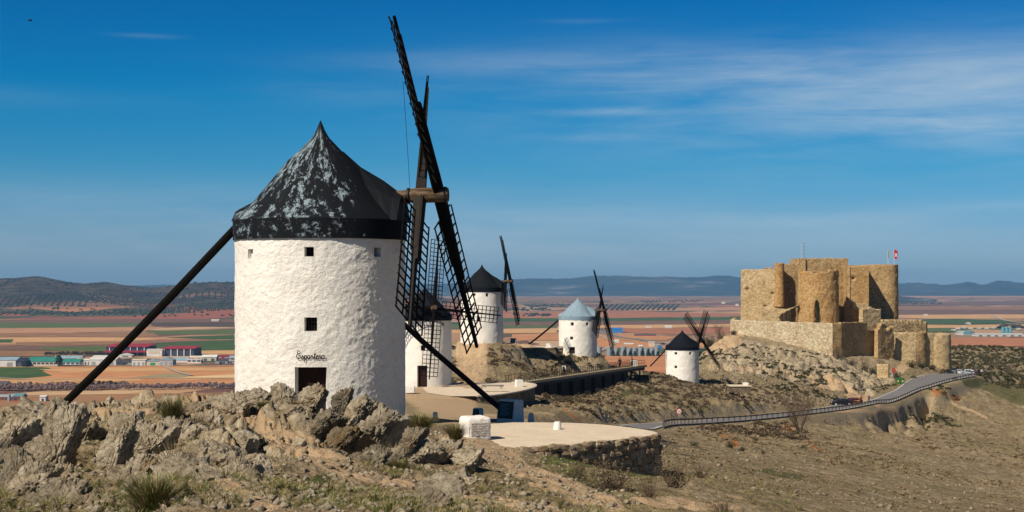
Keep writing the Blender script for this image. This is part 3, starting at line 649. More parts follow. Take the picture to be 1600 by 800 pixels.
# pale tracks and a tarred road across the plain
m_track = M('pale_track', (.40, .33, .26), nz=(.02, .2)); m_tarmac = M('grey_road', (.20, .19, .19), nz=(.02, .2))
def ribbon(g, P, hw, dz=0.0):
    P = [Vector(p) for p in P]; L_, R_ = [], []
    for i, p in enumerate(P):
        d = (P[min(i+1, len(P)-1)]-P[max(i-1, 0)]); d.z = 0; d.normalize(); nrm = Vector((-d.y, d.x, 0)); h = hw[i] if hasattr(hw, '__len__') else hw
        L_.append(p+nrm*h+Vector((0, 0, dz))); R_.append(p-nrm*h+Vector((0, 0, dz)))
    for i in range(len(P)-1): g.quad(R_[i], R_[i+1], L_[i+1], L_[i])
def onplain(px, py, z=-98.7): D = -z*F/(py-447); return Vector(((px-800)/F*D, D, z))
for pts, hw, mt in (([(930, 516), (965, 526), (1000, 530), (1030, 536), (1060, 540), (1100, 545)], 9, m_tarmac), ([(1020, 540), (1060, 533), (1110, 530)], 6, m_track), ([(900, 560), (960, 536), (925, 520)], 4, m_track),
                    ([(1550, 493), (1570, 500), (1620, 507)], 6, m_track), ([(-50, 585), (40, 592), (200, 590), (400, 590)], 2.5, m_track), ([(258, 572), (275, 580), (300, 586)], 2.5, m_track), ([(60, 570), (400, 571)], 4, m_track)):
    g = G(); ribbon(g, catmull([onplain(a, c_) for a, c_ in pts], 6), hw); struct(g.obj('plain_track' if mt is m_track else 'plain_road', mt))

# hills
m_hill, t, b = base('scrubby_far_hill', .95, .05)
P = t.add('ShaderNodeNewGeometry').outputs[0]
vz = t.add('ShaderNodeSeparateXYZ', ins={0: P}).outputs[2]
c1 = t.add('ShaderNodeTexVoronoi', feature='F1', distance='CHEBYCHEV', ins={'Vector': t.mapping(P, (.0032, .0026, .001), (0, 0, .5)), 'Scale': 1.0}).outputs[1]
rv = t.add('ShaderNodeSeparateColor', ins={0: c1}).outputs[0]
low = t.ramp(rv, [(0, srgb(150, 92, 70)), (.25, srgb(96, 84, 62)), (.45, srgb(176, 124, 88)), (.6, srgb(84, 82, 60)), (.8, srgb(136, 84, 68))], 'CONSTANT')
nn = t.noise(P, .012, 6, .7); n2 = t.noise(P, .0025, 5, .6)
high = t.mix(t.sstep(nn, .4, .62), (.085, .062, .042), (.028, .026, .018))
high = t.mix(t.math('MULTIPLY', t.sstep(n2, .54, .64), .7), high, (.24, .14, .09))
t.l.new(t.mix(t.sstep(t.math('ADD', vz, t.math('MULTIPLY', n2, 60)), -62, -18), low, high), b.inputs['Base Color'])
m_range, t, b = base('distant_range', .95, .05)
P = t.add('ShaderNodeNewGeometry').outputs[0]
nn = t.noise(t.mapping(P, (.0012, .0009, .01)), 1.0, 7, .7)
t.l.new(t.ramp(nn, [(.35, (.02, .03, .035)), (.5, (.035, .045, .045)), (.60, (.07, .075, .07)), (.70, (.30, .28, .27))]), b.inputs['Base Color'])
def crestgrid(name, D0, D1, Dc, crest, t0, t1, mat, nx, ny, rough, z0=-100.3):
    tt = np.linspace(t0, t1, nx); dd = np.linspace(D0, D1, ny); TT, D2 = np.meshgrid(tt, dd)
    cz = -(np.interp(TT*F+800, [c[0] for c in crest], [c[1] for c in crest])-447)/F*Dc
    X = TT*D2
    up = sm(D2, D0, Dc)**1.15; dn = 1-sm(D2, Dc, D1)
    q = np.where(D2 < Dc, up, dn)
    Z = z0+(cz-z0)*q
    Z += q*rough*(ridged(X/900, D2/700, 5, 5)-.55)+q*rough*.35*fbm(X/260, D2/260, 4, 9)
    Z = np.where(q < .003, z0-6, Z)
    idx = np.arange(nx*ny).reshape(ny, nx); Q = np.stack([idx[:-1, :-1], idx[:-1, 1:], idx[1:, 1:], idx[1:, :-1]], -1).reshape(-1, 4)
    o = npmesh(name, np.stack([X, D2, Z], -1).reshape(-1, 3), Q, mat); struct(o)
    return lambda x, y: float(samp(Z, tt, dd, np.array([x/y]), np.array([y]))[0])
hz = crestgrid('near_hills', 4200, 9000, 6400, [(-1500, 440), (-300, 442), (-60, 438), (0, 435), (60, 431), (95, 437), (130, 442), (165, 441), (195, 447), (235, 451), (262, 446), (300, 441), (372, 440), (470, 440), (560, 445), (640, 452), (700, 468), (800, 480), (900, 505), (1000, 510), (1400, 510)], -.8, .1, m_hill, 560, 130, 26)
crestgrid('far_range', 14200, 18500, 16800, [(-1500, 440), (-300, 444), (200, 446), (640, 445), (730, 443), (795, 436), (830, 434), (870, 438), (930, 433), (1000, 432), (1060, 431), (1120, 431), (1155, 434), (1200, 438), (1300, 441), (1405, 444), (1430, 442), (1470, 446), (1488, 443.5), (1512, 436.5), (1535, 442), (1558, 438), (1592, 443), (1640, 445), (1800, 440), (2600, 441)], -.72, .78, m_range, 900, 60, 60)
crestgrid('low_rise', 8600, 11000, 9500, [(1200, 480), (1380, 468), (1400, 463), (1420, 464), (1470, 471), (1500, 480)], .22, .33, m_range, 80, 20, 8)

# ---- far small things on the plain
def blob_mesh(name, mat, seed, squash=1.0, sub=2, amp=.35):
    bm = bmesh.new(); bmesh.ops.create_icosphere(bm, subdivisions=sub, radius=1.0); rr = random.Random(seed)
    for v in bm.verts:
        k = 1+amp*(rr.random()*2-1); v.co *= k; v.co.z *= squash
    me = bpy.data.meshes.new(name); bm.to_mesh(me); bm.free(); me.materials.append(mat); return me
m_olive = M('olive_foliage', (.045, .05, .026), nz=(.2, .3)); m_almond = M('almond_blossom_twigs', (.27, .19, .18), nz=(.5, .3)); m_hedge = M('dark_hedge', (.032, .036, .018), nz=(.4, .3))
m_bark = M('bark', (.10, .075, .055), nz=(3, .3)); m_cyp = M('cypress_foliage', (.025, .045, .02), nz=(.6, .3))
def far_stuff(name, pts, mat):     # many small crowns in one mesh
    g = G(); rr = random.Random(7)
    for p, r, h in pts:
        b0 = len(g.v); k = 6; g.v.append((p[0], p[1], p[2]-.3)); a0 = rr.random()*6
        for lv, (f, zf) in enumerate(((.8, .3), (1, .6), (.5, .92))):
            for i in range(k):
                a = a0+i*6.283/k; q = r*f*(.75+.5*rr.random()); g.v.append((p[0]+q*math.cos(a), p[1]+q*math.sin(a), p[2]+h*zf*(.85+.3*rr.random())))
        g.v.append((p[0], p[1], p[2]+h))
        for i in range(k):
            j = (i+1) % k; g.f.append((b0, b0+1+j, b0+1+i))
            for lv in range(2): g.f.append((b0+1+lv*k+i, b0+1+lv*k+j, b0+1+lv*k+k+j, b0+1+lv*k+k+i))
            g.f.append((b0+1+2*k+i, b0+1+2*k+j, b0+1+3*k))
    o = g.obj(name, mat); return o
rr = random.Random(11); pts = []
for cx, cy, wx_, wy_, ang, sp in ((-1900, 5100, 520, 420, .25, 15), (-1450, 5300, 420, 420, -.5, 16), (-1050, 4950, 420, 330, .7, 15), (-1700, 4650, 650, 170, .1, 15), (-2300, 5200, 400, 420, .5, 16), (-1050, 5500, 350, 300, .2, 16), (-700, 5150, 260, 330, -.3, 17), (-600, 5700, 420, 300, .4, 18)):
    nx_, ny_ = int(wx_/sp), int(wy_/sp)
    for i in range(-nx_//2, nx_//2):
        for j in range(-ny_//2, ny_//2):
            if rr.random() < .15: continue
            u_, v_ = i*sp*1.5, j*sp*.9; x = cx+u_*math.cos(ang)-v_*math.sin(ang)+rr.uniform(-1.5, 1.5); y = cy+u_*math.sin(ang)+v_*math.cos(ang)+rr.uniform(-1.5, 1.5)
            pts.append(((x, y, hz(x, y)), rr.uniform(2.6, 3.8), rr.uniform(3.8, 5.5)))
for k in range(900):
    x = rr.uniform(-2700, -500); y = rr.uniform(4500, 6500); pts.append(((x, y, hz(x, y)), rr.uniform(3, 7), rr.uniform(3, 6)))
o = far_stuff('olive_grove', pts, m_olive); struct(o, 'stuff'); 
pts = []
for k in range(16):
    for j in range(8):
        p = onplain(932+k*8+j*1.2, 484.5-j*1.1); pts.append((p+Vector((0, 0, -1.2)), 7, 9))
for (a, b_, c_, n_) in ((1395, 1470, 474, 40), (1560, 1600, 511, 20), (780, 860, 484, 60), (660, 700, 505, 10), (820, 900, 478, 70), (1000, 1100, 471, 60), (800, 860, 493, 40)):
    for k in range(n_):
        p = onplain(rr.uniform(a, b_), c_+rr.uniform(-2, 2), -100.0); pts.append((p, rr.uniform(4, 9), rr.uniform(4, 8)))
o = far_stuff('scattered_orchard', pts, m_olive); struct(o, 'stuff')

def tree_mesh(name, mat_c, kind, seed):
    """far tree, one mesh: a tapered trunk, a few limbs and a crown of leaf-clump faces"""
    rr = random.Random(seed); g = G(); mi = []
    h = 1.0
    g.tube([(0, 0, -.05), (.01, 0, .25), (.0, .01, .5)], [.045, .035, .02], 5)
    for k in range(5):
        a = k*1.26+rr.random(); g.tube([(0, 0, .25+.04*k), (.16*math.cos(a), .16*math.sin(a), .5+.05*k)], [.02, .008], 4)
    nb = len(g.f)
    for k in range(150):
        if kind == 'cone':
            zz = rr.uniform(.08, 1.0); rad = .27*(1-zz)**.7+.03; a = rr.random()*6.28; q = rad*rr.uniform(.6, 1)
        else:
            zz = rr.uniform(.28, 1.0); rad = .42*math.sqrt(max(0.03, 1-((zz-.62)/.42)**2)); a = rr.random()*6.28; q = rad*math.sqrt(rr.random())
        c = Vector((q*math.cos(a), q*math.sin(a), zz)); s = rr.uniform(.05, .11)
        d1 = Vector((rr.uniform(-1, 1), rr.uniform(-1, 1), rr.uniform(-1, 1))).normalized(); d2 = d1.cross(Vector((rr.uniform(-1, 1), rr.uniform(-1, 1), rr.uniform(-1, 1)))).normalized()
        g.quad(c+d1*s, c+d2*s, c-d1*s*.8, c-d2*s)
    me = bpy.data.meshes.new(name); me.from_pydata(g.v, [], g.f); me.materials.append(m_bark); me.materials.append(mat_c)
    me.polygons.foreach_set('material_index', [0]*nb+[1]*(len(g.f)-nb)); return me
alm = [tree_mesh('almond_tree', m_almond, 'round', s) for s in range(4)]
hdg = [tree_mesh('dark_tree', m_hedge, 'round', 20+s) for s in range(3)]
cyp = [tree_mesh('cypress', m_cyp, 'cone', 40+s) for s in range(3)]
rr = random.Random(5)
def plant(name, me, px, py, hpx, label, cat, group, wide=1.0, z=-100.0):
    p = onplain(px, py, z); h = hpx/F*p.y; o = link(name, me); o.location = p+Vector((0, 0, .2)); o.scale = (h*wide, h*wide, h); o.rotation_euler = (0, 0, rr.random()*6.28)
    tag(o, label, cat, group); return o
for k in range(118):
    px = -14+k*3.35+rr.uniform(-1, 1)
    if px > 375: break
    plant('almond_tree', rr.choice(alm), px, 611.5+rr.uniform(-1, 1)-px*.012, rr.uniform(7.5, 10), 'almond tree in pinkish blossom in the long row across the plain on the left', 'tree', 'almond trees in the rows at the foot of the fields', 1.15)
for k in range(48):
    px = -10+k*4.6+rr.uniform(-2, 2)
    plant('almond_tree', rr.choice(alm), px, 607-px*.01+rr.uniform(-1, 1), rr.uniform(6, 10), 'almond tree in the second row, behind the long blossoming row on the left', 'tree', 'almond trees in the second row', 1.1)
plant('dark_tree', hdg[0], 144, 608, 15, 'dark bushy tree standing above the almond rows beside the tail pole', 'tree', None, .9)
for i, (px, py, h) in enumerate(((155, 607, 12), (163, 607, 11), (172, 607, 12), (181, 607, 10), (133, 608, 9), (118, 608, 9))):
    plant('dark_tree', hdg[i % 3], px, py, h, 'bare grey brown tree standing above the almond rows right of the tail pole' if px > 150 else 'bare brown tree among the almond rows left of the tail pole', 'tree', 'grey trees above the almond rows' if px > 150 else 'brown trees among the almonds')
for k in range(26):
    px = 70+k*3.7; plant('dark_tree', hdg[k % 3], px+rr.uniform(-1, 1), 555.5+rr.uniform(-.6, .6), rr.uniform(4.5, 6.5), 'dark tree in the hedge row behind the green roofed sheds', 'tree', 'trees of the dark hedge row', 1.3)
plant('dark_tree', hdg[1], 92, 573, 17, 'large dark tree between the two green roofed sheds', 'tree', None, .75)
plant('dark_tree', hdg[2], 37, 574, 9, 'dark tree at the gable of the pale shed at far left', 'tree', None)
plant('dark_tree', hdg[0], 345, 571, 5, 'small dark tree by the field edge before the red shed', 'tree', None)
for k, (px, h) in enumerate(((958, 10), (976, 10), (985, 9), (992, 8), (1004, 10), (1013, 10), (1020, 9), (1028, 8), (965, 8))):
    plant('cypress', cyp[k % 3], px, 557, h, '%s from the left of the dark conical trees before the grain silos' % NTH[[958, 965, 976, 985, 992, 1004, 1013, 1020, 1028].index(px)], 'tree', 'dark trees before the grain silos', 1.5)

# industrial sheds
WHT = (.62, .60, .56); CRM = (.55, .47, .36); GRY = (.30, .31, .31); GRN = (.03, .19, .15); BLU = (.25, .34, .40); RDD = (.30, .03, .045); NVY = (.045, .055, .09); BRK = (.32, .10, .06); DKG = (.09, .09, .09); TEAL = (.10, .22, .25)
_bm = {}
def bmat(c):
    if c not in _bm: _bm[c] = M('painted_cladding', c, .7, .2, nz=(.12, .18))
    return _bm[c]
def shed(label, x0, x1, yt, yb, ye, roofc, wallc, depth=26, doors=0, doorc=DKG, wins=0, winc=NVY, name='industrial_shed', cat='building', gable=False, group=None, z=-100.0):
    p0, p1 = onplain(x0, yb, z), onplain(x1, yb, z); m_ = p0.y/F; wd = p1.x-p0.x; he = (yb-ye)*m_; hr = (yb-yt)*m_
    e = empty(name, ((p0.x+p1.x)/2, p0.y, z), label, cat, group)
    g = G(); g.box((0, depth/2, he/2), (wd, depth, he)); g.obj('wall', bmat(wallc), e)
    g = G(); ov = .5
    if gable:    # gable faces the viewer
        P = [(-wd/2-ov, he), (0, hr), (wd/2+ov, he)]
        g.quad((P[0][0], -ov, he), (P[2][0], -ov, he), (0, -ov, hr)); g.quad((P[0][0], depth, he), (0, depth, hr), (P[2][0], depth, he))
        g.quad((P[0][0], -ov, he), (0, -ov, hr), (0, depth, hr), (P[0][0], depth, he)); g.quad((0, -ov, hr), (P[2][0], -ov, he), (P[2][0], depth, he), (0, depth, hr)); g.quad((P[0][0], -ov, he), (P[0][0], depth, he), (P[2][0], depth, he), (P[2][0], -ov, he))
    else:
        a, b_ = -wd/2-ov, wd/2+ov
        g.quad((a, -ov, he+.02), (b_, -ov, he+.02), (b_, depth/2, hr), (a, depth/2, hr)); g.quad((a, depth/2, hr), (b_, depth/2, hr), (b_, depth+ov, he+.02), (a, depth+ov, he+.02))
        g.quad((a, -ov, he+.02), (a, depth/2, hr), (a, depth+ov, he+.02)); g.quad((b_, -ov, he+.02), (b_, depth+ov, he+.02), (b_, depth/2, hr)); g.quad((a, -ov, he), (a, depth, he), (b_, depth, he), (b_, -ov, he))
    g.obj('roof', bmat(roofc), e)
    for i in range(doors):
        g = G(); g.box(((i+.5)/doors*wd-wd/2, -.15, he*.33), (wd/doors*.42, .3, he*.66)); g.obj('door', bmat(doorc), e)
    for i in range(wins):
        g = G(); g.box(((i+.5)/wins*wd-wd/2, -.12, he*.62), (wd/wins*.7, .24, he*.38)); g.obj('window', bmat(winc), e)
    return e
shed('long pale grey shed with a light blue roof at the left edge', -34, 25, 558.5, 573, 563, BLU, WHT, 30, 3, GRY)
shed('dark navy gabled shed end beside the long pale shed at far left', 24.5, 40, 560, 573, 564, NVY, NVY, 22, 1, DKG, gable=True)
shed('long green roofed shed with white wall and small windows, left of the large dark tree', 44, 90, 558, 572, 565, GRN, CRM, 22, 0, DKG, 7)
shed('green roofed shed right of the large dark tree', 96, 124, 561, 571.5, 566, GRN, WHT, 18, 0, DKG, 4)
shed('blue grey roofed hall behind the green roofed sheds', 84, 126, 556, 563, 560, BLU, GRY, 20)
shed('cream house like shed between the green roofed shed and the white hall', 115, 131, 558, 570, 563, CRM, CRM, 14, 1, DKG, gable=True)
shed('white cube shed with grey door left of the wide white hall', 131, 141, 561, 570, 563, WHT, WHT, 12, 2)
shed('wide white hall crossed by the tail pole', 139, 181, 558.5, 571, 562, WHT, WHT, 24, 3, GRY)
shed('small grey shed with dark gable just right of the wide white hall', 184, 206, 561, 569, 566, DKG, GRY, 14, 1, DKG, gable=True)
shed('narrow white three bay shed in the front row below the red roofed factory', 206, 227, 561, 571.5, 563, CRM, WHT, 16, 3, GRY)
shed('shed with bright green door and red brick plinth', 229, 248, 560.5, 571.5, 564.5, BLU, CRM, 16, 1, (.02, .25, .07), gable=True)
shed('grey three bay shed with blue grey gable', 248, 270, 558, 571.5, 562.5, BLU, (.42, .40, .38), 18, 3, GRY, gable=True)
shed('pale shed with blue roof behind the white office', 272, 293, 558.5, 566.5, 562.5, BLU, WHT, 16)
shed('low white office with a dark ribbon window', 292, 314, 561, 567.5, 562, WHT, WHT, 12, 0, DKG, 3, NVY)
shed('cream shed behind the white office', 296, 316, 556, 561.8, 559, CRM, CRM, 12, 2, RDD)
shed('cream gabled shed left of the red shed', 315, 338, 554.5, 564, 558, WHT, CRM, 14, 2)
shed('low grey shed below the red shed', 336, 358, 561, 568, 564, DKG, GRY, 14, 1, DKG, gable=True)
shed('red clad shed with blue window near the white mill', 337, 360, 555, 561.5, 557, RDD, RDD, 14, 0, DKG, 2, BLU)
shed('pale grey shed right against the white mill wall', 358, 382, 556, 562.5, 559, BLU, GRY, 14, 2)
shed('grey low shed right against the white mill wall, in the front row', 356, 384, 562.5, 568, 564, GRY, GRY, 12, 3)
def factory(label, x0, x1, yt, yb, cols, low=False):
    p0, p1 = onplain(x0, yb, -100), onplain(x1, yb, -100); m_ = p0.y/F; wd = p1.x-p0.x; H = (yb-yt)*m_; dep = 50
    e = empty('factory', ((p0.x+p1.x)/2, p0.y, -100), label, 'factory')
    g = G(); g.box((0, dep/2, H*.42), (wd, dep, H*.84)); g.obj('wall', bmat(NVY), e)
    g = G(); g.hexa([(-wd/2-1, -1.5, H*.84), (wd/2+1, -1.5, H*.84), (wd/2+1, dep, H*1.0), (-wd/2-1, dep, H*1.0), (-wd/2-1, -1.5, H*.88), (wd/2+1, -1.5, H*.88), (wd/2+1, dep, H*1.04), (-wd/2-1, dep, H*1.04)]); g.obj('roof', bmat(RDD), e)
    if low:
        g = G(); g.box((0, -4, H*.42), (wd+1, 8.2, H*.16)); g.obj('canopy', bmat(RDD), e)
    for k in range(cols):
        g = G(); g.box(((k+.5)/cols*wd-wd/2, -.6, H*.40), (1.2, 1.1, H*.8)); g.obj('column', bmat(WHT), e)
factory('two storey dark factory with two red roof bands, left of the white block', 166, 231, 539.5, 556, 6, True)
factory('dark navy factory with red roof and white columns, right of the white block', 252, 303, 543, 556.5, 5)
shed('tall white block between the two red roofed factories', 229, 253, 545.5, 557, 546.5, WHT, WHT, 20, 0, DKG, 1, CRM, name='office_block')
shed('low white shed in front of the two storey factory', 185, 206, 552, 558, 555, WHT, WHT, 12, 1, TEAL, gable=True)
shed('white low hall in front of the left factory, near the tail pole', 145, 176, 555.5, 560, 557.5, WHT, WHT, 14)
shed('low brick farm building at the lower left edge', -10, 22, 617, 627, 620.5, GRY, BRK, 12, 0, DKG, 6, DKG, name='farm_building')
shed('taller brick farm building with grey roof at lower left', 20, 35, 615, 629, 619.5, TEAL, BRK, 12, 0, DKG, 2, NVY, name='farm_building')
shed('dark red farm building cut by the left edge above the almond rows', -14, 10, 596, 606, 600, DKG, BRK, 14, 1, DKG, name='farm_building')
shed('small white hut at the right end of the lower left farm', 62, 71, 618, 628, 620, WHT, WHT, 8, 1, DKG, name='farm_building')
def silo(px, yb, w, h, label, group, c=(.24, .27, .29), name='grain_silo'):
    p = onplain(px, yb, -100); m_ = p.y/F; r = w*m_/2; H = h*m_; e = empty(name, p, label, 'silo', group)
    g = G(); g.lathe([(r, 0), (r, H*.82)], 14); g.obj('tank', bmat(c), e, True)
    g = G(); g.lathe([(r*1.04, H*.82), (r*.25, H*.97), (0.05, H)], 14); g.obj('cone_roof', bmat(tuple(q*.8 for q in c)), e, True)
    return e
silo(14.5, 628, 5, 13, 'single blue grey silo at the lower left brick farm', None, (.22, .30, .38))
for k, px in enumerate((936, 952, 963, 974, 983, 992, 1001, 1010, 1019, 1026)):
    silo(px, 556, 8.4, 14 if k % 3 else 16, '%s from the left in the row of pale grain silos behind the footbridge' % NTH[k], 'grain silos behind the footbridge')
for px in (1567, 1573, 1579): silo(px, 524, 5.2, 14, '%s of the three tall blue green silos at the right edge' % {1567: 'leftmost', 1573: 'middle one', 1579: 'rightmost'}[px], 'blue green silos at far right', (.10, .30, .36))
shed('blue roofed canopy by the junction behind the zinc roofed mill', 957, 973, 512, 520, 515, (.03, .16, .45), (.05, .2, .5), 30, name='filling_station')
shed('long low dark shed on the plain right of the blue canopy', 992, 1025, 521.5, 525.5, 523.5, DKG, BRK, 14)
shed('white low farmhouse by the dark mill', 1040, 1050, 508.5, 513, 510.5, WHT, WHT, 20, name='farm_building')
shed('small white farmhouse beyond the pale crossroads', 1010, 1018, 509, 512.5, 510.5, CRM, WHT, 20, name='farm_building')
shed('white hall on the orange field by the grain silos', 956, 967, 531, 536, 533, WHT, WHT, 16, name='farm_building')
shed('low pale wall and shed behind the silos', 976, 990, 536, 539.5, 537.5, WHT, CRM, 16, name='farm_building')
shed('white shed just above the silos', 998, 1004, 539, 543, 541, WHT, WHT, 12, name='farm_building')
shed('pale concrete tower block at the far road bend', 1014, 1023, 534, 542, 535, WHT, CRM, 12, name='farm_building')
shed('blue shed right of the silo row', 1027, 1035, 540, 546, 543, (.03, .15, .32), (.05, .16, .3), 14)
shed('white far hall under the blue range', 948, 981, 458.6, 460.8, 459.5, WHT, WHT, 60, name='farm_building')
shed('pale greenish hall right of the castle', 1500, 1514, 517, 523.5, 520, (.35, .42, .40), WHT, 30)
shed('green grey gabled hall right of the castle, the second one', 1513, 1524, 516.5, 524.5, 520, TEAL, (.2, .3, .3), 30, gable=True)
shed('long pale low hall at the right edge of the plain', 1526, 1600, 521, 525.5, 523, (.45, .47, .45), WHT, 30, 6)
shed('low dark hall on the far field at right', 1566, 1590, 507, 510.5, 508.5, DKG, GRY, 20)
for i, (px, py) in enumerate(((1488, 517), (1495, 514), (1504, 513), (1515, 514), (1528, 513.5), (1540, 514), (1550, 513), (1590, 515))):
    shed('%s from the left of the small pale buildings clustered right of the castle' % NTH[i], px, px+5.5, py-2.6, py, py-1.6, CRM, WHT, 12, name='farm_building', group='small buildings in the cluster right of the castle')
for i, (px, py, w_) in enumerate(((660, 464, 9), (882, 461, 8), (330, 502, 12), (1128, 475, 5), (1150, 478, 4), (1172, 476, 4), (1445, 494, 5), (1512, 507, 5))):
    shed(('white farm in the middle distance behind the big sails', 'white strip of farm under the blue range', 'pale green roofed farm at the foot of the left hills', 'tiny white house left of the castle, nearest the dark mill', 'tiny white house left of the castle, the middle one', 'tiny white house left of the castle wall', 'tiny white hut above the crenellated wall', 'tiny white hut on the green field at right')[i], px, px+w_, py-3.2, py, py-1.7, CRM, WHT, 20, name='farm_building')
# ------------------------------------------------------------------ the windmills
def relief(a_, z_, s): return .026*fbm(a_*1.4, z_*1.4, 3, s)+.022*fbm(a_*5, z_*5, 4, s+3, .65)+.012*ridged(a_*9, z_*9, 2, s+5)
def mill(name, label, c, Rb, zb, ze, cap, ax, th, Rs, beta, openings, roofm, na=110, nz=44, amp=1.0, seed=0, tail=None, tilt=8.0, group='white tower windmills on the ridge', capn=64, dormer=True, taper=.02, nlath=15, hub=(4.6, 3.78), axlen=5.05, door_mat=None, atilt=None, dth=0.0, Rs2=None, zhub=None):
    """c plan centre; zb base, ze eaves; cap: height of roof over the eaves; ax: plan direction of the windshaft; th: angle of the first stock"""
    base_ = Vector((c[0], c[1], zb)); e = empty(name, base_, label, 'windmill', group)
    k = Rb/3.28; H = ze-zb; a0 = math.atan2(-c[1], -c[0])
    ops = []
    for kind, dx, z1, z2, wd in openings:       # dx: metres right of the axis as seen from the viewpoint, z over the base
        ac = a0+math.asin(max(-.95, min(.95, dx/Rb))); ha = wd/2/Rb; ops.append((kind, ac-ha, ac+ha, z1, z2))
    A = sorted(set([round(a0-math.pi+i*2*math.pi/na, 6) for i in range(na)] + [round(v, 6) for o_ in ops for v in (o_[1], o_[2])]))
    Zs = sorted(set([round(-1.2+i*(H+1.2)/nz, 6) for i in range(nz)] + [H] + [round(v, 6) for o_ in ops for v in (o_[3], o_[4])]))
    A_ = np.array(A); Z_ = np.array(Zs); AA, ZZ = np.meshgrid(A_, Z_)
    rad = Rb*(1+taper*(1-ZZ/H)); fade = np.ones(AA.shape)
    for _, p, q, z1, z2 in ops:
        dx = np.maximum(np.maximum(p-AA, AA-q)*Rb, 0); dz = np.maximum(np.maximum(z1-ZZ, ZZ-z2), 0); fade = np.minimum(fade, sm(np.hypot(dx, dz), .02, .35))
    fade *= np.where(ZZ > H-.02, 0, 1)
    rad = rad+relief(AA*Rb, ZZ, 60+seed)*amp*fade
    V = np.stack([rad*np.cos(AA), rad*np.sin(AA), ZZ], -1).reshape(-1, 3); m_, n_ = AA.shape; idx = np.arange(m_*n_).reshape(m_, n_); F_ = []
    for i in range(m_-1):
        zm = (Z_[i]+Z_[i+1])/2
        for j in range(n_):
            j2 = (j+1) % n_; am = (A_[j]+(A_[j2] if j2 else A_[0]+2*math.pi))/2
            if any(p < am < q and z1 < zm < z2 for _, p, q, z1, z2 in ops): continue
            F_.append((idx[i, j], idx[i, j2], idx[i+1, j2], idx[i+1, j]))
    npmesh('tower_wall', V, F_, m_white, e)
    for kind, p, q, z1, z2 in ops:
        g = G(); dep = .42*k if kind != 'lit_recess' else .16*k; ns = 5; arch = .10 if kind == 'door' else 0
        rr_ = lambda z: Rb*(1+taper*(1-z/H))
        def pt(a, z, d): r_ = rr_(z)-d; return (r_*math.cos(a), r_*math.sin(a), z)
        for i in range(ns):
            a1, a2 = p+(q-p)*i/ns, p+(q-p)*(i+1)/ns
            g.quad(pt(a1, z2, 0), pt(a1, z2, dep), pt(a2, z2, dep), pt(a2, z2, 0)); g.quad(pt(a1, z1, 0), pt(a2, z1, 0), pt(a2, z1, dep), pt(a1, z1, dep))
        g.quad(pt(p, z1, 0), pt(p, z1, dep), pt(p, z2, dep), pt(p, z2, 0)); g.quad(pt(q, z1, 0), pt(q, z2, 0), pt(q, z2, dep), pt(q, z1, dep))
        w_ = g.obj('window' if kind != 'door' else 'doorway', m_white2, e)
        g = G(); g.quad(pt(p-.01, z1, dep), pt(q+.01, z1, dep), pt(q+.01, z2, dep), pt(p-.01, z2, dep))
        if kind == 'door':
            g.obj('door_leaf', door_mat or m_door, w_)
        else: g.obj('lit_recess' if kind == 'lit_recess' else 'dark_pane', m_white2 if kind == 'lit_recess' else m_dark, w_)  # white back plate stands in for the sunlit inside of the recess
        if kind == 'barred':
            for i in range(1, 4):
                a = p+(q-p)*i/4; g = G(); g.tube([pt(a, z1, .3), pt(a, z2, .3)], .018, 5); g.obj('bar', m_iron, w_)
            for i in range(1, 3):
                z = z1+(z2-z1)*i/3; g = G(); g.tube([pt(p, z, .32), pt((p+q)/2, z, .32), pt(q, z, .32)], .018, 5); g.obj('bar', m_iron, w_)
    # cap
    kc = cap/4.6; z0 = H
    prof = [(3.34, .72), (3.27, .80), (3.0, 1.05), (2.62, 1.42), (2.15, 2.0), (1.70, 2.55), (1.27, 3.0+.08), (.80, 3.50), (.40, 3.92), (.30, 4.02)]
    g = G(); g.lathe([(r*k, z0+z*kc) for r, z in prof], capn); roof = g.obj('roof', roofm, e, 20 if capn > 30 else 5)
    g = G(); g.lathe([(3.28*k, z0-.02), (3.36*k, z0-.03), (3.37*k, z0+.72*kc), (3.26*k, z0+.74*kc)], capn); g.obj('roof_band', roofm, e, 25)
    g = G(); g.lathe([(.37*k, z0+3.94*kc), (.29*k, z0+4.06*kc), (.16*k, z0+4.30*kc), (.015, z0+4.66*kc)], 20); g.obj('finial', roofm, e, 25)
    axh = Vector((ax[0], ax[1], 0)).normalized(); pp = Vector((-axh.y, axh.x, 0))
    def wedge(dirv, stations, wdt):
        g = G(); P = []
        for r, z in stations:
            c_ = dirv*(r*k); P.append((c_+Vector((0, 0, z0+z*kc)), c_+pp*wdt*k+Vector((0, 0, z0+.70*kc)), c_-pp*wdt*k+Vector((0, 0, z0+.70*kc)), c_+pp*wdt*.55*k+Vector((0, 0, z0+(.7+(z-.7)*.72)*kc)), c_-pp*wdt*.55*k+Vector((0, 0, z0+(.7+(z-.7)*.72)*kc))))
        for u_, v_ in zip(P[:-1], P[1:]):
            g.quad(u_[0], v_[0], v_[3], u_[3]); g.quad(u_[3], v_[3], v_[1], u_[1]); g.quad(u_[0], u_[4], v_[4], v_[0]); g.quad(u_[4], u_[2], v_[2], v_[4])
        u_ = P[-1]; g.quad(u_[1], u_[3], u_[0], u_[4], u_[2])
        return g.obj('dormer', roofm, e)
    wedge(axh, [(.9, 3.45), (1.6, 2.83), (2.5, 2.30), (3.0, 1.93), (3.30, 1.78)], 1.35)
    wedge(-axh, [(1.9, 2.0), (2.6, 1.55), (3.24, 1.24)], 1.1)
    # windshaft and sails
    ti = R(tilt); a = Vector((axh.x*math.cos(ti), axh.y*math.cos(ti), math.sin(ti))); zc = z0+(1.05 if k > .98 else .95)*k; cen = Vector((0, 0, zc))
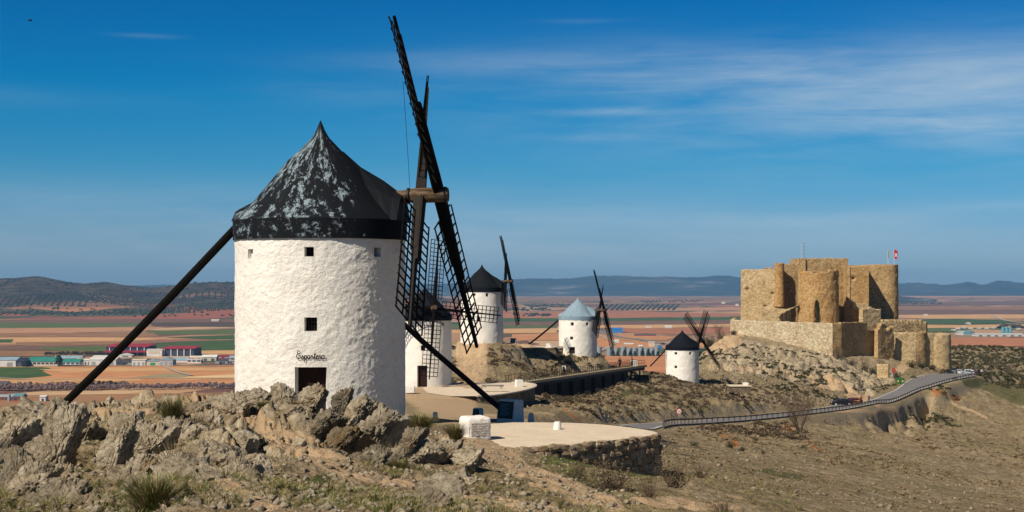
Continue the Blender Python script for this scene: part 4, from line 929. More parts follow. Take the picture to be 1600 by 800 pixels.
    at_ = R(tilt if atilt is None else atilt); shaft = Vector((axh.x*math.cos(at_), axh.y*math.cos(at_), math.sin(at_)))
    if zhub is not None: cen = Vector((0, 0, zhub))
    v = (Vector((0, 0, 1))-a*a.z).normalized(); h = Vector((axh.y, -axh.x, 0))
    g = G(); g.tube([cen+shaft*1.2*k, cen+shaft*3.2*k, cen+shaft*(hub[1]-.35)*k, cen+shaft*(hub[1]-.3)*k, cen+shaft*(axlen-.06)*k, cen+shaft*axlen*k], [.23*k, .23*k, .25*k, .30*k, .30*k, .27*k], 10); sh = g.obj('windshaft', m_axle, e, 35)
    for q in (3.45, axlen-.15):
        g = G(); g.tube([cen+shaft*q*k, cen+shaft*(q+.08)*k], .315*k, 14); g.obj('iron_hoop', m_iron, sh, 35)
    lt = 1.0 if na > 200 else 1.5; lathm = bpy.data.meshes.new('lath'); gg = G(); wl = .91*Rs/8.2; gg.box((0, 0, 0), (2*wl, .045*lt, .05*lt)); lathm.from_pydata(gg.v, [], gg.f); lathm.materials.append(m_tar)
    z1, z2 = .135*Rs, .955*Rs
    batm = bpy.data.meshes.new('batten'); gg = G(); gg.box((0, 0, (z1+z2)/2), (.05*lt, .04*lt, z2-z1)); batm.from_pydata(gg.v, [], gg.f); batm.materials.append(m_tar)
    for i in range(4):
        A1 = R(th)+i*math.pi/2+(R(dth) if i % 2 else 0); s = v*math.cos(A1)+h*math.sin(A1); u_ = -v*math.sin(A1)+h*math.cos(A1)      # J(p,q)=(-q,p)
        wv_ = (u_*math.cos(R(beta))+a*math.sin(R(beta))).normalized(); nv = s.cross(wv_)
        Mx = Matrix((wv_, nv, s)).transposed().to_4x4(); Mx.translation = cen+shaft*hub[i % 2]*k; sz_ = (Rs2 or Rs)/Rs if i % 2 else 1.0; Mx = Mx @ Matrix.Diagonal((1, 1, sz_, 1))
        gs = G(); f_ = Rs/8.2
        gs.beam((0, 0, -.05), (0, 0, .44*Rs), .34*f_, .40*f_, .30*f_, .34*f_, (0, 1, 0)); gs.beam((0, .14*f_, 0), (0, .10*f_, .53*Rs), .28*f_, .24*f_, .24*f_, .2*f_, (0, 1, 0)); gs.beam((0, -.02, .40*Rs), (0, 0, Rs), .24*f_, .22*f_, .13*f_, .11*f_, (0, 1, 0))
        so_ = gs.obj('sail', m_tar if not (i % 2 and k > .98 and seed == 0) else m_tarb, e); so_.matrix_local = Mx
        for j in range(nlath):
            l_ = link('lath', lathm, so_); l_.location = (0, -.10*f_, z1+(z2-z1)*j/(nlath-1)); l_.rotation_euler = (0, 0, R(((j*37) % 7-3)*.25))
        for xo in (-1, -.5, .5, 1):
            l_ = link('batten', batm, so_); l_.location = (xo*wl, -.055*f_, 0)
    if tail:
        p0, p1, r0, r1 = tail; P = [Vector(p0)-base_, Vector(p1)-base_]; mid = (P[0]+P[1])/2+Vector((0, 0, -.18*k)); 
        g = G(); g.tube([P[0], P[0]*.6+P[1]*.4+Vector((0, 0, -.1)), mid*.5+P[1]*.5, P[1]], [r0, r0*1.05, (r0+r1)/2, r1], 8); g.obj('tail_pole', m_tar, e, 40)
    return e
# near mill (lettered)
c1 = (-7.47, 55.5); zb1 = -5.35; o1 = 5.35
ops = [('lit_recess', -2.60, 1.03+o1, 1.38+o1, .33), ('window', -.42, 1.09+o1, 1.44+o1, .35), ('window', 2.12, 1.10+o1, 1.44+o1, .36), ('barred', -.36, -1.66+o1, -1.15+o1, .47), ('door', -.36, 0.0, -2.98+o1, 1.18)]
mill1 = mill('windmill', 'large white windmill in the foreground, lettered above its door, with flaking black cap', c1, 3.28, zb1, 1.80, 4.6, (.993, -.12), 36.5, 7.62, 19, ops, m_roof1, na=420, nz=190, amp=1.0, seed=0,
             tail=(W(373, 351, 56.6), W(97, 634, 58.2), .165, .17), capn=72, taper=.0, nlath=15, atilt=1.5, tilt=7.75, dth=5.8, Rs2=7.36, zhub=3.40-zb1, hub=(4.68, 3.93))
g = G(); P0 = Vector((-7.6, 59.1, 1.28)); P1 = W(801, 655, 63); P0 -= Vector((*c1, zb1)); P1 -= Vector((*c1, zb1))
g.tube([P0, P0*.5+P1*.5+Vector((0, 0, -.12)), P1], [.10, .125, .12], 8); g.obj('brace_pole', m_tarb, mill1, 40)
for i, (sx, sy) in enumerate((((612, 95), (640, 318)), ((640, 165), (700, 300)))):   # slack ropes along the upper stocks
    pass
def wire(parent, a_, b_, r_=.008):
    g = G(); off = Vector(parent.location); g.tube([Vector(a_)-off, Vector(b_)-off], r_, 4); return g.obj('rope', m_iron, parent)
wire(mill1, W(630, 128, 51.5), W(641, 300, 55)); wire(mill1, W(641, 140, 52), W(662, 210, 55)); wire(mill1, W(672, 236, 60), W(684, 296, 55))
# lettering brushed on the wall above the door
def brush(strokes, x0, z0, sc, wd):
    g = G(); a0 = math.atan2(-c1[1], -c1[0])
    for st in strokes:
        P = catmull([Vector((x, y, 0)) for x, y in st], 5) if len(st) > 2 else [Vector((x, y, 0)) for x, y in st]
        for i in range(len(P)-1):
            p, q = P[i], P[i+1]; d = (q-p)
            if d.length < 1e-5: continue
            n_ = Vector((-d.y, d.x, 0)).normalized()*wd/2/sc; d = d.normalized()*wd*.3/sc
            quad = []
            for w_ in (p-d-n_, q+d-n_, q+d+n_, p-d+n_):
                X = x0+w_.x*sc; Z = z0+w_.y*sc; a = a0+math.asin(X/3.36); r_ = 3.335+.0006*(i % 3)
                quad.append((r_*math.cos(a), r_*math.sin(a), Z-zb1))
            g.quad(*quad)
    return g
LET = {
 'E': ([[(.75, 1.75), (.55, 1.95), (.3, 1.8), (.2, 1.45), (.45, 1.2), (.75, 1.2)], [(.5, 1.2), (.12, .95), (.0, .5), (.2, .08), (.6, 0), (.95, .2), (1.05, .4)]], 1.1),
 's': ([[(0, .1), (.3, .5), (.42, .8), (.5, .5), (.5, .15), (.3, 0), (.05, .1)], [(.45, .05), (.75, .2)]], .72),
 'p': ([[(0, .3), (.2, .75), (.2, .3), (.15, -.9)], [(.18, .5), (.4, .78), (.65, .6), (.6, .2), (.4, 0), (.2, .1)], [(.6, .15), (.85, .2)]], .82),
 'a': ([[(.6, .65), (.35, .8), (.05, .5), (.1, .1), (.35, 0), (.58, .3), (.62, .7), (.6, .25), (.7, .05), (.9, .2)]], .88),
 'r': ([[(0, .2), (.15, .75), (.25, .6), (.45, .65), (.45, .2), (.55, .03), (.75, .2)]], .72),
 't': ([[(0, .2), (.2, .7), (.3, 1.35), (.25, .3), (.35, .03), (.6, .2)], [(.02, .95), (.6, 1.0)]], .58),
 'e': ([[(0, .25), (.3, .4), (.45, .65), (.3, .8), (.1, .55), (.1, .2), (.3, 0), (.65, .2)]], .64),
 'o': ([[(.4, .8), (.1, .65), (.03, .3), (.2, .02), (.5, .1), (.6, .45), (.4, .78), (.5, .7), (.75, .75)]], .75)}
xc = 0; strokes = []
for ch in 'Espartero':
    s_, adv = LET[ch]; strokes += [[(x+xc, y) for x, y in st] for st in s_]; xc += adv
sc = 1.03/xc
g = brush(strokes, -.88, -2.66, sc, .030); g.obj('lettering', m_letter, mill1)
# the others
def wl(px0, px1, D): return (px1-px0)/F*D
def op(kind, px, y1, y2, w_, cx, zb, D): m_ = D/F; return (kind, (px-cx)*m_, -(y2-447)*m_-zb, -(y1-447)*m_-zb, w_*m_)
D = 172; cx = 664; zb = -11.95
mill('windmill', 'white windmill behind the large near one, its sails facing the viewer and shading its wall', (W(cx, 0, D).x, D), 3.2, zb, -4.1, 4.1, (.30, -.95), -6, 8.5, 12,
     [op('door', 660, 569, 602, 16, cx, zb, D), op('window', 661, 538, 546, 7, cx, zb, D), op('window', 692, 503, 508, 5, cx, zb, D)], m_roofk, amp=1.3, seed=1, taper=.01)
D = 225; cx = 753; zb = -9.2
mill('windmill', 'tall white windmill on the crest above the sandy path, black cap, sails edge on', (W(cx, 0, D).x, D), 3.25, zb, -.9, 4.3, (.99, -.10), 30, 8.2, 19,
     [op('window', 761, 458, 463, 4.5, cx, zb, D), op('window', 741, 458, 462, 4.5, cx, zb, D), op('window', 748, 495, 500, 5, cx, zb, D)], m_roofd, amp=1.3, seed=2, taper=.05)
D = 244; cx = 903; zb = -12.1
mill('windmill', 'white windmill with bare grey zinc cap above the footbridge', (W(cx, 0, D).x, D), 3.27, zb, -5.75, 3.8, (.97, -.237), 30, 7.9, 19,
     [op('window', 894, 503, 508, 5, cx, zb, D), op('window', 917.5, 503, 508, 4.5, cx, zb, D), op('window', 893, 525, 529.5, 5, cx, zb, D), op('door', 893.5, 541, 551, 10, cx, zb, D)], m_roofz, amp=1.3, seed=3, taper=.0, capn=18,
     tail=(W(874, 499, 244.8), W(826, 538, 246), .15, .16))
D = 282; cx = 1066; zb = -19.4
mill('windmill', 'smallest white windmill with black cap on the slope left of the castle', (W(cx, 0, D).x, D), 3.25, zb, -12.6, 3.9, (.94, .35), -49.5, 8.1, 14,
     [op('window', 1056, 549, 553, 4.5, cx, zb, D), op('window', 1078.5, 549, 553, 4.5, cx, zb, D), op('window', 1056, 570, 574, 4.5, cx, zb, D)], m_roofk, amp=1.3, seed=4, taper=.02,
     tail=(W(1041, 545, 281), W(1016, 572, 279), .13, .14))
# ------------------------------------------------------------------ the castle
def stonemat(name, c1_, c2_, c3_, sc=1.0):
    m, t, b = base(name, .95, .1)
    P = t.add('ShaderNodeNewGeometry').outputs[0]
    Pm = t.add('ShaderNodeVectorMath', operation='MULTIPLY', ins={0: P, 1: (1, 1, 1.5)}).outputs[0]
    cellc = t.add('ShaderNodeSeparateColor', ins={0: t.vor(Pm, 1.9*sc, 'F1', 1)}).outputs[0]; edge = t.vor(Pm, 1.9*sc, 'DISTANCE_TO_EDGE')
    n1 = t.noise(P, .16, 7, .7); n2 = t.noise(P, .7, 7, .75)
    col = t.mix(t.sstep(n1, .42, .58), c1_, c2_); col = t.mix(t.math('MULTIPLY', t.sstep(n2, .5, .62), .6), col, c3_); col = t.mix(t.math('MULTIPLY', t.sstep(n2, .46, .36), .6), col, tuple(q*.45 for q in c1_))
    col = t.mix(t.math('MULTIPLY', t.sstep(cellc, .55, .95), .45), col, tuple(q*.5 for q in c1_)); col = t.mix(t.math('MULTIPLY', t.sstep(cellc, .35, .0), .5), col, tuple(min(1, q*1.5) for q in c3_))
    col = t.mix(t.math('MULTIPLY', t.sstep(edge, .05, .0), .35), col, tuple(q*.6 for q in c2_))
    t.l.new(col, b.inputs['Base Color'])
    h = t.math('ADD', t.math('MULTIPLY', t.sstep(edge, 0, .12), .6), t.math('ADD', n2, t.math('MULTIPLY', t.noise(P, 4, 5, .7), .5)))
    bn = t.add('ShaderNodeBump', ins={'Strength': 1.0, 'Distance': .32, 'Height': h}); t.l.new(bn.outputs[0], b.inputs['Normal'])
    return m
m_cast = stonemat('ochre_rubble_wall', (.52, .33, .14), (.68, .46, .225), (.58, .43, .24), 1.2)
m_castt = stonemat('cream_rubble_wall', (.66, .50, .31), (.74, .60, .40), (.76, .65, .48), 1.1)
m_castl = stonemat('pale_rubble_wall', (.60, .42, .205), (.74, .55, .31), (.68, .53, .33), 1.2)
m_casto = stonemat('orange_rubble_wall', (.58, .33, .125), (.68, .43, .19), (.56, .39, .20), 1.2)
castle = empty('castle', W(1290, 560, 425), 'ruined ochre stone castle with round towers and walled terrace on the rocky hill', 'castle')
CO = castle.location.copy()
def gridpart(name, P, mat, parent, notch=()):
    """P: rows x cols x 3 world points"""
    nr_, nc_ = P.shape[:2]; idx = np.arange(nr_*nc_).reshape(nr_, nc_)
    Q = np.stack([idx[:-1, :-1], idx[:-1, 1:], idx[1:, 1:], idx[1:, :-1]], -1).reshape(-1, 4)
    V = P.reshape(-1, 3)-np.array(CO); return npmesh(name, V, Q, mat, parent, smooth=False)
def cwall(name, a, b_, zt, zb, mat=None, th=1.6, rag=.25, seed=0, holes=(), parent=None, merl=None, amp=.13, step=.42, ztb=None):
    """wall between plan points a and b (left to right as seen), top zt (ztb at the b end), with outer face, top and back as one ragged sheet"""
    a, b_ = np.array(a[:2], float), np.array(b_[:2], float); Ln = np.hypot(*(b_-a)); d = (b_-a)/Ln; nrm = np.array([d[1], -d[0]])
    if merl: mpitch, mh = merl
    zt2 = zt if ztb is None else ztb
    if merl:
        nm = int(Ln/mpitch); xs = []
        for i in range(nm): xs += [i*mpitch, i*mpitch+mpitch*.5-.02, i*mpitch+mpitch*.5, (i+1)*mpitch-.02]
        xs = np.array(xs+[Ln])
    else: xs = np.linspace(0, Ln, max(3, int(Ln/step)+1))
    top = zt+(zt2-zt)*xs/Ln+rag*fbm(xs*.45+seed*7, xs*0+seed, 4, seed)+rag*.4*(_h((xs/.5).astype(np.int64), np.full(xs.shape, seed, np.int64), 3)-.5)
    if merl: top = zt+(zt2-zt)*xs/Ln+np.where((np.floor(xs/mpitch*2+1e-3) % 2) == 0, mh, 0)
    nz_ = max(4, int((zt-zb)/step)); rows = []
    for k in range(nz_+1):
        z = zb+(top-zb)*k/nz_; off = amp*fbm(xs*.9+seed*3, z*.9, 4, seed+9)+amp*.55*(worley(xs*1.3, z*1.7+seed*5, seed+1)[2]-.5)+.25*amp*fbm(xs*.12, z*.12, 2, seed)
        for hx, hz0, hz1, hw, dp in holes:     # metres from a, z range, half width, depth
            off = np.where((np.abs(xs-hx) < hw) & (z > hz0) & (z < hz1), -dp, off)
        if k == nz_: off = off*.3
        rows.append(np.stack([a[0]+d[0]*xs+nrm[0]*off, a[1]+d[1]*xs+nrm[1]*off, z], -1))
    rows.append(np.stack([a[0]+d[0]*xs-nrm[0]*th*.9, a[1]+d[1]*xs-nrm[1]*th*.9, top-.05], -1)); rows.append(np.stack([a[0]+d[0]*xs-nrm[0]*th, a[1]+d[1]*xs-nrm[1]*th, np.full(xs.shape, zb)], -1))
    P = np.array(rows)
    o = gridpart(name, P, mat or m_cast, parent or castle)
    # end caps
    g = G()
    for j in (0, -1):
        ring = [tuple(P[i, j]-np.array(CO)) for i in (0, nz_, nz_+1, nz_+2)]
        g.quad(*(ring if j else ring[::-1]))
    base0 = len(o.data.vertices); me = o.data; bmx = bmesh.new(); bmx.from_mesh(me); vs = [bmx.verts.new(v) for v in g.v]
    for f in g.f: bmx.faces.new([vs[i] for i in f])
    bmx.to_mesh(me); bmx.free(); return o
def ctower(name, c, r, zt, zb, mat=None, rag=.4, seed=0, holes=(), parent=None, merl=None, amp=.2, n=72, step=.42, taper=.03, solidtop=True):
    ang = np.linspace(0, 2*math.pi, n+1); nz_ = max(5, int((zt-zb)/step))
    top = zt+rag*fbm(np.cos(ang)*1.6+seed, np.sin(ang)*1.6, 4, seed)+rag*.6*(_h((ang*n/6.283/2).astype(np.int64), np.full(ang.shape, seed, np.int64), 5)-.5); top[-1] = top[0]
    if merl: top = zt+np.where((np.floor(ang/6.2832*merl[0]*2+1e-3) % 2) == 0, merl[1], 0)
    rows = []; ac = math.atan2(-c[1], -c[0])
    for k in range(nz_+1):
        z = zb+(top-zb)*k/nz_; off = amp*fbm(ang*r*.9+seed*3, z*.9, 4, seed+9)+amp*.6*(worley(ang*r*1.3, z*1.7+seed*5, seed+1)[2]-.5)
        off = off*np.minimum(1, np.minimum(ang, 6.2832-ang)*4)
        rr_ = r*(1+taper*(1-k/nz_))+off
        for hx, hz0, hz1, hw, dp, arch in holes:
            da = (ang-ac-math.asin(hx/r)+math.pi) % (2*math.pi)-math.pi; wv = hw*np.sqrt(np.maximum(.02, 1-((z-hz0)/(hz1-hz0))**2)) if arch else hw
            rr_ = np.where((np.abs(da)*r < wv) & (z > hz0) & (z < hz1), r-dp, rr_)
        rows.append(np.stack([c[0]+rr_*np.cos(ang), c[1]+rr_*np.sin(ang), z], -1))
    for q, dz in ((.80, 0), (.78, -1.0), (0.0, -1.0)): rows.append(np.stack([c[0]+r*q*np.cos(ang), c[1]+r*q*np.sin(ang), top+dz if q else np.full(ang.shape, zt-1.0)], -1))
    return gridpart(name, np.array(rows), mat or m_cast, parent or castle)
def q2(px, D): p = W(px, 447, D); return (p.x, p.y)
def zz(py, D): return -(py-447)/F*D
# keep
A, B_ = q2(1158, 430), q2(1218, 424)
lw = math.hypot(B_[0]-A[0], B_[1]-A[1])
cwall('keep_wall', A, B_, zz(421.5, 428), -13, m_castl, 2, .35, 1, holes=((1.8, zz(455, 428), zz(449, 428), .38, .9), (lw*.81, zz(466, 426), zz(456.5, 426), .34, .9), (lw*.66, zz(497, 426), zz(486, 426), .7, 1.0), (lw*.63, zz(480, 426), zz(475, 426), .4, .8)), amp=.16)
cwall('keep_side_wall', q2(1160, 452), A, zz(421.5, 428), -13, m_castl, 2, .3, 2)
cwall('keep_rear_wall', q2(1206, 448), q2(1160, 452), zz(421.5, 428), -13, m_castl, 2, .3, 2)
cwall('raised_wall_stump', q2(1196, 440), q2(1207, 440), zz(417, 440), -2, m_casto, 2, 1.1, 31)
ctower('slim_turret', q2(1217.5, 425), 1.45, zz(411, 425), zz(479, 425), m_casto, .3, 3, n=30, amp=.1, taper=.06)
K2a, K2b = q2(1221, 428), q2(1253, 429)
cwall('keep_wall', K2a, K2b, zz(411.5, 428), -13, m_cast, 3, .2, 4, amp=.14)
K3a, K3b = q2(1249, 429), q2(1325, 431.5)
cwall('keep_block', K3a, K3b, zz(403.5, 430), -13, m_cast, 9, .12, 5, amp=.14, holes=())
cwall('keep_side_wall', K3b, q2(1322, 441), zz(403.5, 430), -13, m_cast, 2, .12, 6)
cwall('keep_side_wall', q2(1246, 441), K3a, zz(403.5, 430), -13, m_cast, 2, .12, 6)
K4a, K4b = q2(1323, 426), q2(1357.5, 426)
cwall('keep_block', K4a, K4b, zz(415.5, 426), -13, m_casto, 5, .15, 7, amp=.13, holes=((2.0, zz(436, 426), zz(432, 426), .32, .9),))
cwall('keep_side_wall', K4b, q2(1352, 442), zz(415.5, 426), -13, m_cast, 2, .12, 8)
cwall('keep_side_wall', q2(1326, 431), K4a, zz(415.5, 426), -13, m_cast, 1, .12, 8)
cwall('keep_rear_wall', q2(1395, 452), q2(1210, 455), zz(414, 452), -13, m_cast, 3, .2, 9)
cwall('keep_wall', q2(1352, 437.5), q2(1392, 436.2), zz(414, 437), -13, m_cast, 5, .1, 10, amp=.13)
ctower('round_tower', q2(1383.5, 440), 3.85, zz(413.2, 438), -14, m_cast, .12, 11, amp=.16, taper=.01)
g = G(); g.box(W(1343, 479, 425.4)-CO, (4.4, 1.8, 1.4)); g.box(W(1343, 474, 425)-CO, (4.6, .5, .25)); o = g.obj('projecting_gallery', m_castl, castle)
# big broken tower in front
ctower('broken_round_tower', q2(1278.5, 418), 5.83, zz(424, 418), -12.5, m_casto, 1.0, 12, amp=.16, taper=.02, n=150, holes=((-.3, -12.5, zz(470, 412), 1.05, 3.0, True),))
cwall('tower_flank_wall', q2(1248, 417), q2(1268, 413.5), zz(424.5, 416), -12.5, m_castl, 3, .7, 13, amp=.17)
# low ruins on the terrace
cwall('ruined_low_wall', q2(1190, 422.5), q2(1236, 421), zz(481, 421), -12, m_castl, 3, .9, 14, amp=.2)
g = G()
for px in (1222, 1229, 1236): g.beam(W(px, 503, 416)-CO, W(px, 489-(px-1222)*.5, 416)-CO, .28, .28)
g.beam(W(1219, 493, 416)-CO, W(1248, 478, 416)-CO, .3, .3); g.beam(W(1244, 480, 416)-CO, W(1241, 465, 416)-CO, .16, .16); g.obj('pergola_frame', m_tarb, castle)
g = G(); g.hexa([W(1219, 491, 416)-CO, W(1248, 477, 416)-CO, W(1248, 479, 420.5)-CO, W(1212, 489, 420.5)-CO, W(1219, 490, 416)-CO, W(1248, 476, 416)-CO, W(1248, 478, 420.5)-CO, W(1212, 488, 420.5)-CO]); g.obj('lean_to_roof', m_castl, castle)
cwall('ruined_low_wall', q2(1348, 414), q2(1376, 418), zz(483, 416), -13, m_castl, 1.6, 1.0, 15, amp=.17)
# terrace (outer) walls
T0, T1, T2, T3 = q2(1141, 428), q2(1301, 402), q2(1314.5, 403.5), q2(1368, 419)
cwall('terrace_wall', T0, T1, zz(499.5, 428), -24, m_castt, 1.2, .18, 16, amp=.17, ztb=zz(505, 402))
cwall('terrace_corner', T1, T2, zz(505, 402), -25, m_cast, 1.2, .2, 17, amp=.17)
cwall('terrace_wall', T2, T3, zz(503.5, 403.5), -26, m_cast, 1.2, .1, 18, amp=.14, ztb=zz(503, 419))
cwall('terrace_wall', q2(1146, 452), T0, zz(499.5, 428), -24, m_castl, 1.2, .18, 19)
g = G(); zt_ = zz(505, 402)-.9; g.prism([tuple((Vector((*p, 0))-Vector((CO.x, CO.y, 0))).xy) for p in (q2(1143, 428.8), q2(1301, 403), q2(1314, 404.4), q2(1366, 419.6), q2(1396, 452), q2(1150, 456))], -26-CO.z, zt_-CO.z); g.obj('terrace_floor', m_castl, castle)
# lower bailey on the right
bailey = castle
cwall('crenellated_wall', q2(1369, 421), q2(1447, 430), zz(502.5, 425), -26, m_castl, 1.2, .1, 20, merl=(1.24, .78), amp=.05, ztb=zz(503.5, 430))
cwall('crenellated_wall', q2(1447, 430), q2(1449, 441), zz(503.5, 430), -26, m_cast, 1.2, .1, 21)
cwall('ruined_low_wall', q2(1372, 415), q2(1396, 420), zz(510, 418), -25, m_cast, 1.4, 1.5, 22, amp=.17)
ctower('bailey_tower', q2(1430, 426.5), 3.15, zz(520.5, 424), -27, m_cast, .1, 23, merl=(20, .42), amp=.15, taper=.0)
cwall('bailey_wall', q2(1396, 423.5), q2(1432, 423.2), zz(519, 424), -27, m_castl, 1.2, .1, 24, amp=.2)
cwall('bailey_wall', q2(1446, 426), q2(1470, 427.5), zz(519.5, 426), -28, m_castl, 1.2, .12, 25, amp=.2, ztb=zz(521, 427))
ctower('bailey_tower', q2(1465.5, 430), 3.75, zz(521.5, 427), -29, m_castl, .12, 26, amp=.18, taper=.05)
cwall('bailey_wall', q2(1484, 432), q2(1470, 446), zz(522, 430), -29, m_cast, 1.2, .12, 27)
# masts and flags
def pole(name, px, py0, py1, D, label, cat, r=.06):
    e = empty(name, W(px, py1, D), label, cat); g = G(); H = (py1-py0)/F*D; g.tube([(0, 0, 0), (0, 0, H)], [r, r*.7], 6); g.obj('pole', M(name+'_metal', (.62, .62, .60), .5, .4), e); return e, H
m_mast = M('mast_metal', (.10, .12, .15), .5, .4)
e, H = pole('antenna_mast', 1252, 379, 404, 431, 'thin lattice antenna mast on the castle roof left of the flags', 'antenna', .05)
g = G(); g.tube([(.9, 0, 0), (.9, 0, H*.98)], .04, 5); 
for f in (.25, .5, .75, .93): g.tube([(0, 0, H*f), (.9, 0, H*f)], .03, 4)
g.tube([(.3, 0, H*.93), (1.3, 0, H*.95)], .03, 4); g.obj('lattice', m_mast, e)
e, H = pole('short_antenna', 1298, 397, 404, 432, 'short antenna rod on the castle roof, right of the lattice mast', 'antenna', .05)
g = G(); g.tube([(-.35, 0, H*.6), (.4, 0, H*.62)], .03, 4); g.obj('crossbar', m_mast, e)
def flag(px, py0, py1, D, c1_, c2_, label, wd, hd):
    e, H = pole('flagpole', px, py0, py1, D, label, 'flag', .07)
    for nm, c_, z0_, z1_ in (('flag_cloth', c1_, 0, 1.0),) + ((('flag_emblem', c2_, .4, .6),) if c2_ else ()):
        g = G(); n_ = 10
        for i in range(n_):
            for j in range(8):
                u0, u1, v0, v1 = i/n_, (i+1)/n_, j/8, (j+1)/8
                if nm == 'flag_emblem' and not (.35 < (u0+u1)/2 < .75 and .30 < (v0+v1)/2 < .62): continue
                f = lambda u, v: (u*wd*(.55+.45*v)*(1-.25*v)+.04, -.18*math.sin(u*9+v*2)-(.02 if nm == 'flag_emblem' else 0), H-.1-hd*(1-v)-.35*u*wd)
                g.quad(f(u0, v0), f(u1, v0), f(u1, v1), f(u0, v1))
        g.obj(nm, M(nm, c_, .8, .1), e)
    return e
flag(1397, 389, 413, 438, (.62, .02, .02), (.7, .6, .6), 'red flag with pale emblem flying on the castle tower', 1.45, 2.7)
flag(1387.5, 390, 413, 438, (.45, .35, .12), (.35, .3, .3), 'limp yellowish flag on the castle tower, left of the red flag', .45, 2.6)
# ------------------------------------------------------------------ the road up to the castle
m_road, t, b = base('asphalt', .9, .2)
P = t.add('ShaderNodeNewGeometry').outputs[0]
n1 = t.noise(P, .35, 5, .6); n2 = t.noise(P, 6, 4, .7)
c_ = t.mix(t.sstep(n1, .35, .7), (.155, .15, .155), (.20, .19, .19)); c_ = t.mix(t.math('MULTIPLY', n2, .25), c_, (.2, .18, .17)); t.l.new(c_, b.inputs['Base Color'])
bn = t.add('ShaderNodeBump', ins={'Strength': .3, 'Distance': .02, 'Height': n2}); t.l.new(bn.outputs[0], b.inputs['Normal'])
m_line = M('worn_white_line', (.62, .60, .55), .8, .1, nz=(2, .3))
hw = [2.7 if p.y < 345 else 2.7+(min(p.y, 398)-345)/53*4.3 for p in ROADP]; hw = [h if p.y < 402 else 7.0-min(1, (p.y-402)/25)*3.6 for h, p in zip(hw, ROADP)]
g = G(); ribbon(g, ROADP, hw, .0); struct(g.obj('road', m_road))
def edgeline(side, off, i0, i1, w_=.09):
    g = G(); pts = []
    for i in range(i0, i1):
        d = ROADP[min(i+1, len(ROADP)-1)]-ROADP[max(i-1, 0)]; d.z = 0; d.normalize(); n_ = Vector((-d.y, d.x, 0)); pts.append(ROADP[i]+n_*(hw[i]-off)*side+Vector((0, 0, .012)))
    ribbon(g, pts, w_); struct(g.obj('road_marking', m_line))
edgeline(1, .35, 20, len(ROADP)-1, .12); edgeline(-1, .35, 20, len(ROADP)-1, .12)
# guard rail on the valley side
rail = empty('guard_rail', ROADP[24], 'long dark guard rail along the valley side of the road, up to the castle bend', 'guard rail'); RO = rail.location.copy()
m_rail = M('weathered_timber_rail', (.12, .10, .085), .8, .2, nz=(.8, .3)); m_steel = M('galvanised_rail', (.32, .32, .31), .5, .4, nz=(.5, .2))
side_pts = []
for i in range(len(ROADP)-22):
    d = ROADP[min(i+1, len(ROADP)-1)]-ROADP[max(i-1, 0)]; d.z = 0; d.normalize(); n_ = Vector((-d.y, d.x, 0)); p = ROADP[i]-n_*(hw[i]+.45); side_pts.append(p)
side_pts = side_pts[33:]
acc = 0; nxt = 0; posts = []
for a, b_ in zip(side_pts[:-1], side_pts[1:]):
    l = (b_-a).length
    while nxt <= acc+l: posts.append(a+(b_-a)*((nxt-acc)/l)); nxt += 2.9
    acc += l
gp = G(); gp.box((0, 0, .25), (.16, .16, 1.3)); pm = bpy.data.meshes.new('post'); pm.from_pydata(gp.v, [], gp.f); pm.materials.append(m_rail)
for p in posts:
    o = link('post', pm, rail); o.location = p-RO
for a, b_ in zip(posts[:-1], posts[1:]):
    g = G(); g.beam(a-RO+Vector((0, -.08, .72)), b_-RO+Vector((0, -.08, .72)), .08, .17); g.obj('rail', m_rail, rail)
g = G()
for a, b_ in zip(posts[:-1], posts[1:]): g.beam(a-RO+Vector((0, 0, .02)), b_-RO+Vector((0, 0, .02)), .25, .20)
g.obj('kerb', m_rail, rail)

# speed sign
sp_ = W(1061, 0, 187.5); zs_ = gz(sp_.x, sp_.y)
e = empty('speed_sign', (sp_.x, sp_.y, zs_-.1), 'round white and red speed limit sign on a pole by the guard rail', 'road sign')
g = G(); g.tube([(0, 0, -.4), (0, 0, 2.0)], .045, 8); g.obj('pole', m_steel, e)
g = G(); g.lathe([(.001, 0), (.36, 0), (.36, .04), (.001, .04)], 28); o = g.obj('red_ring', M('sign_red', (.55, .03, .025), .5, .3, nz=(1, .05)), e); o.rotation_euler = (R(90), 0, 0); o.location = (0, -.05, 1.85)
g = G(); g.lathe([(.001, .044), (.27, .044)], 28); o = g.obj('white_disc', M('sign_white', (.8, .8, .78), .5, .3, nz=(1, .05)), e); o.rotation_euler = (R(90), 0, 0); o.location = (0, -.05, 1.85)
g = G()
for a, b_ in (((-.06, .13), (-.17, -.03)), ((-.17, -.03), (-.03, -.03)), ((-.06, .08), (-.06, -.13)), ((.04, .12), (.16, .12)), ((.16, .12), (.16, -.12)), ((.16, -.12), (.04, -.12)), ((.04, -.12), (.04, .12))):
    g.beam((a[0], 0, a[1]), (b_[0], 0, b_[1]), .04, .01, up=(0, 1, 0))
o = g.obj('numerals', m_letter, e); o.location = (0, -.105, 1.85)

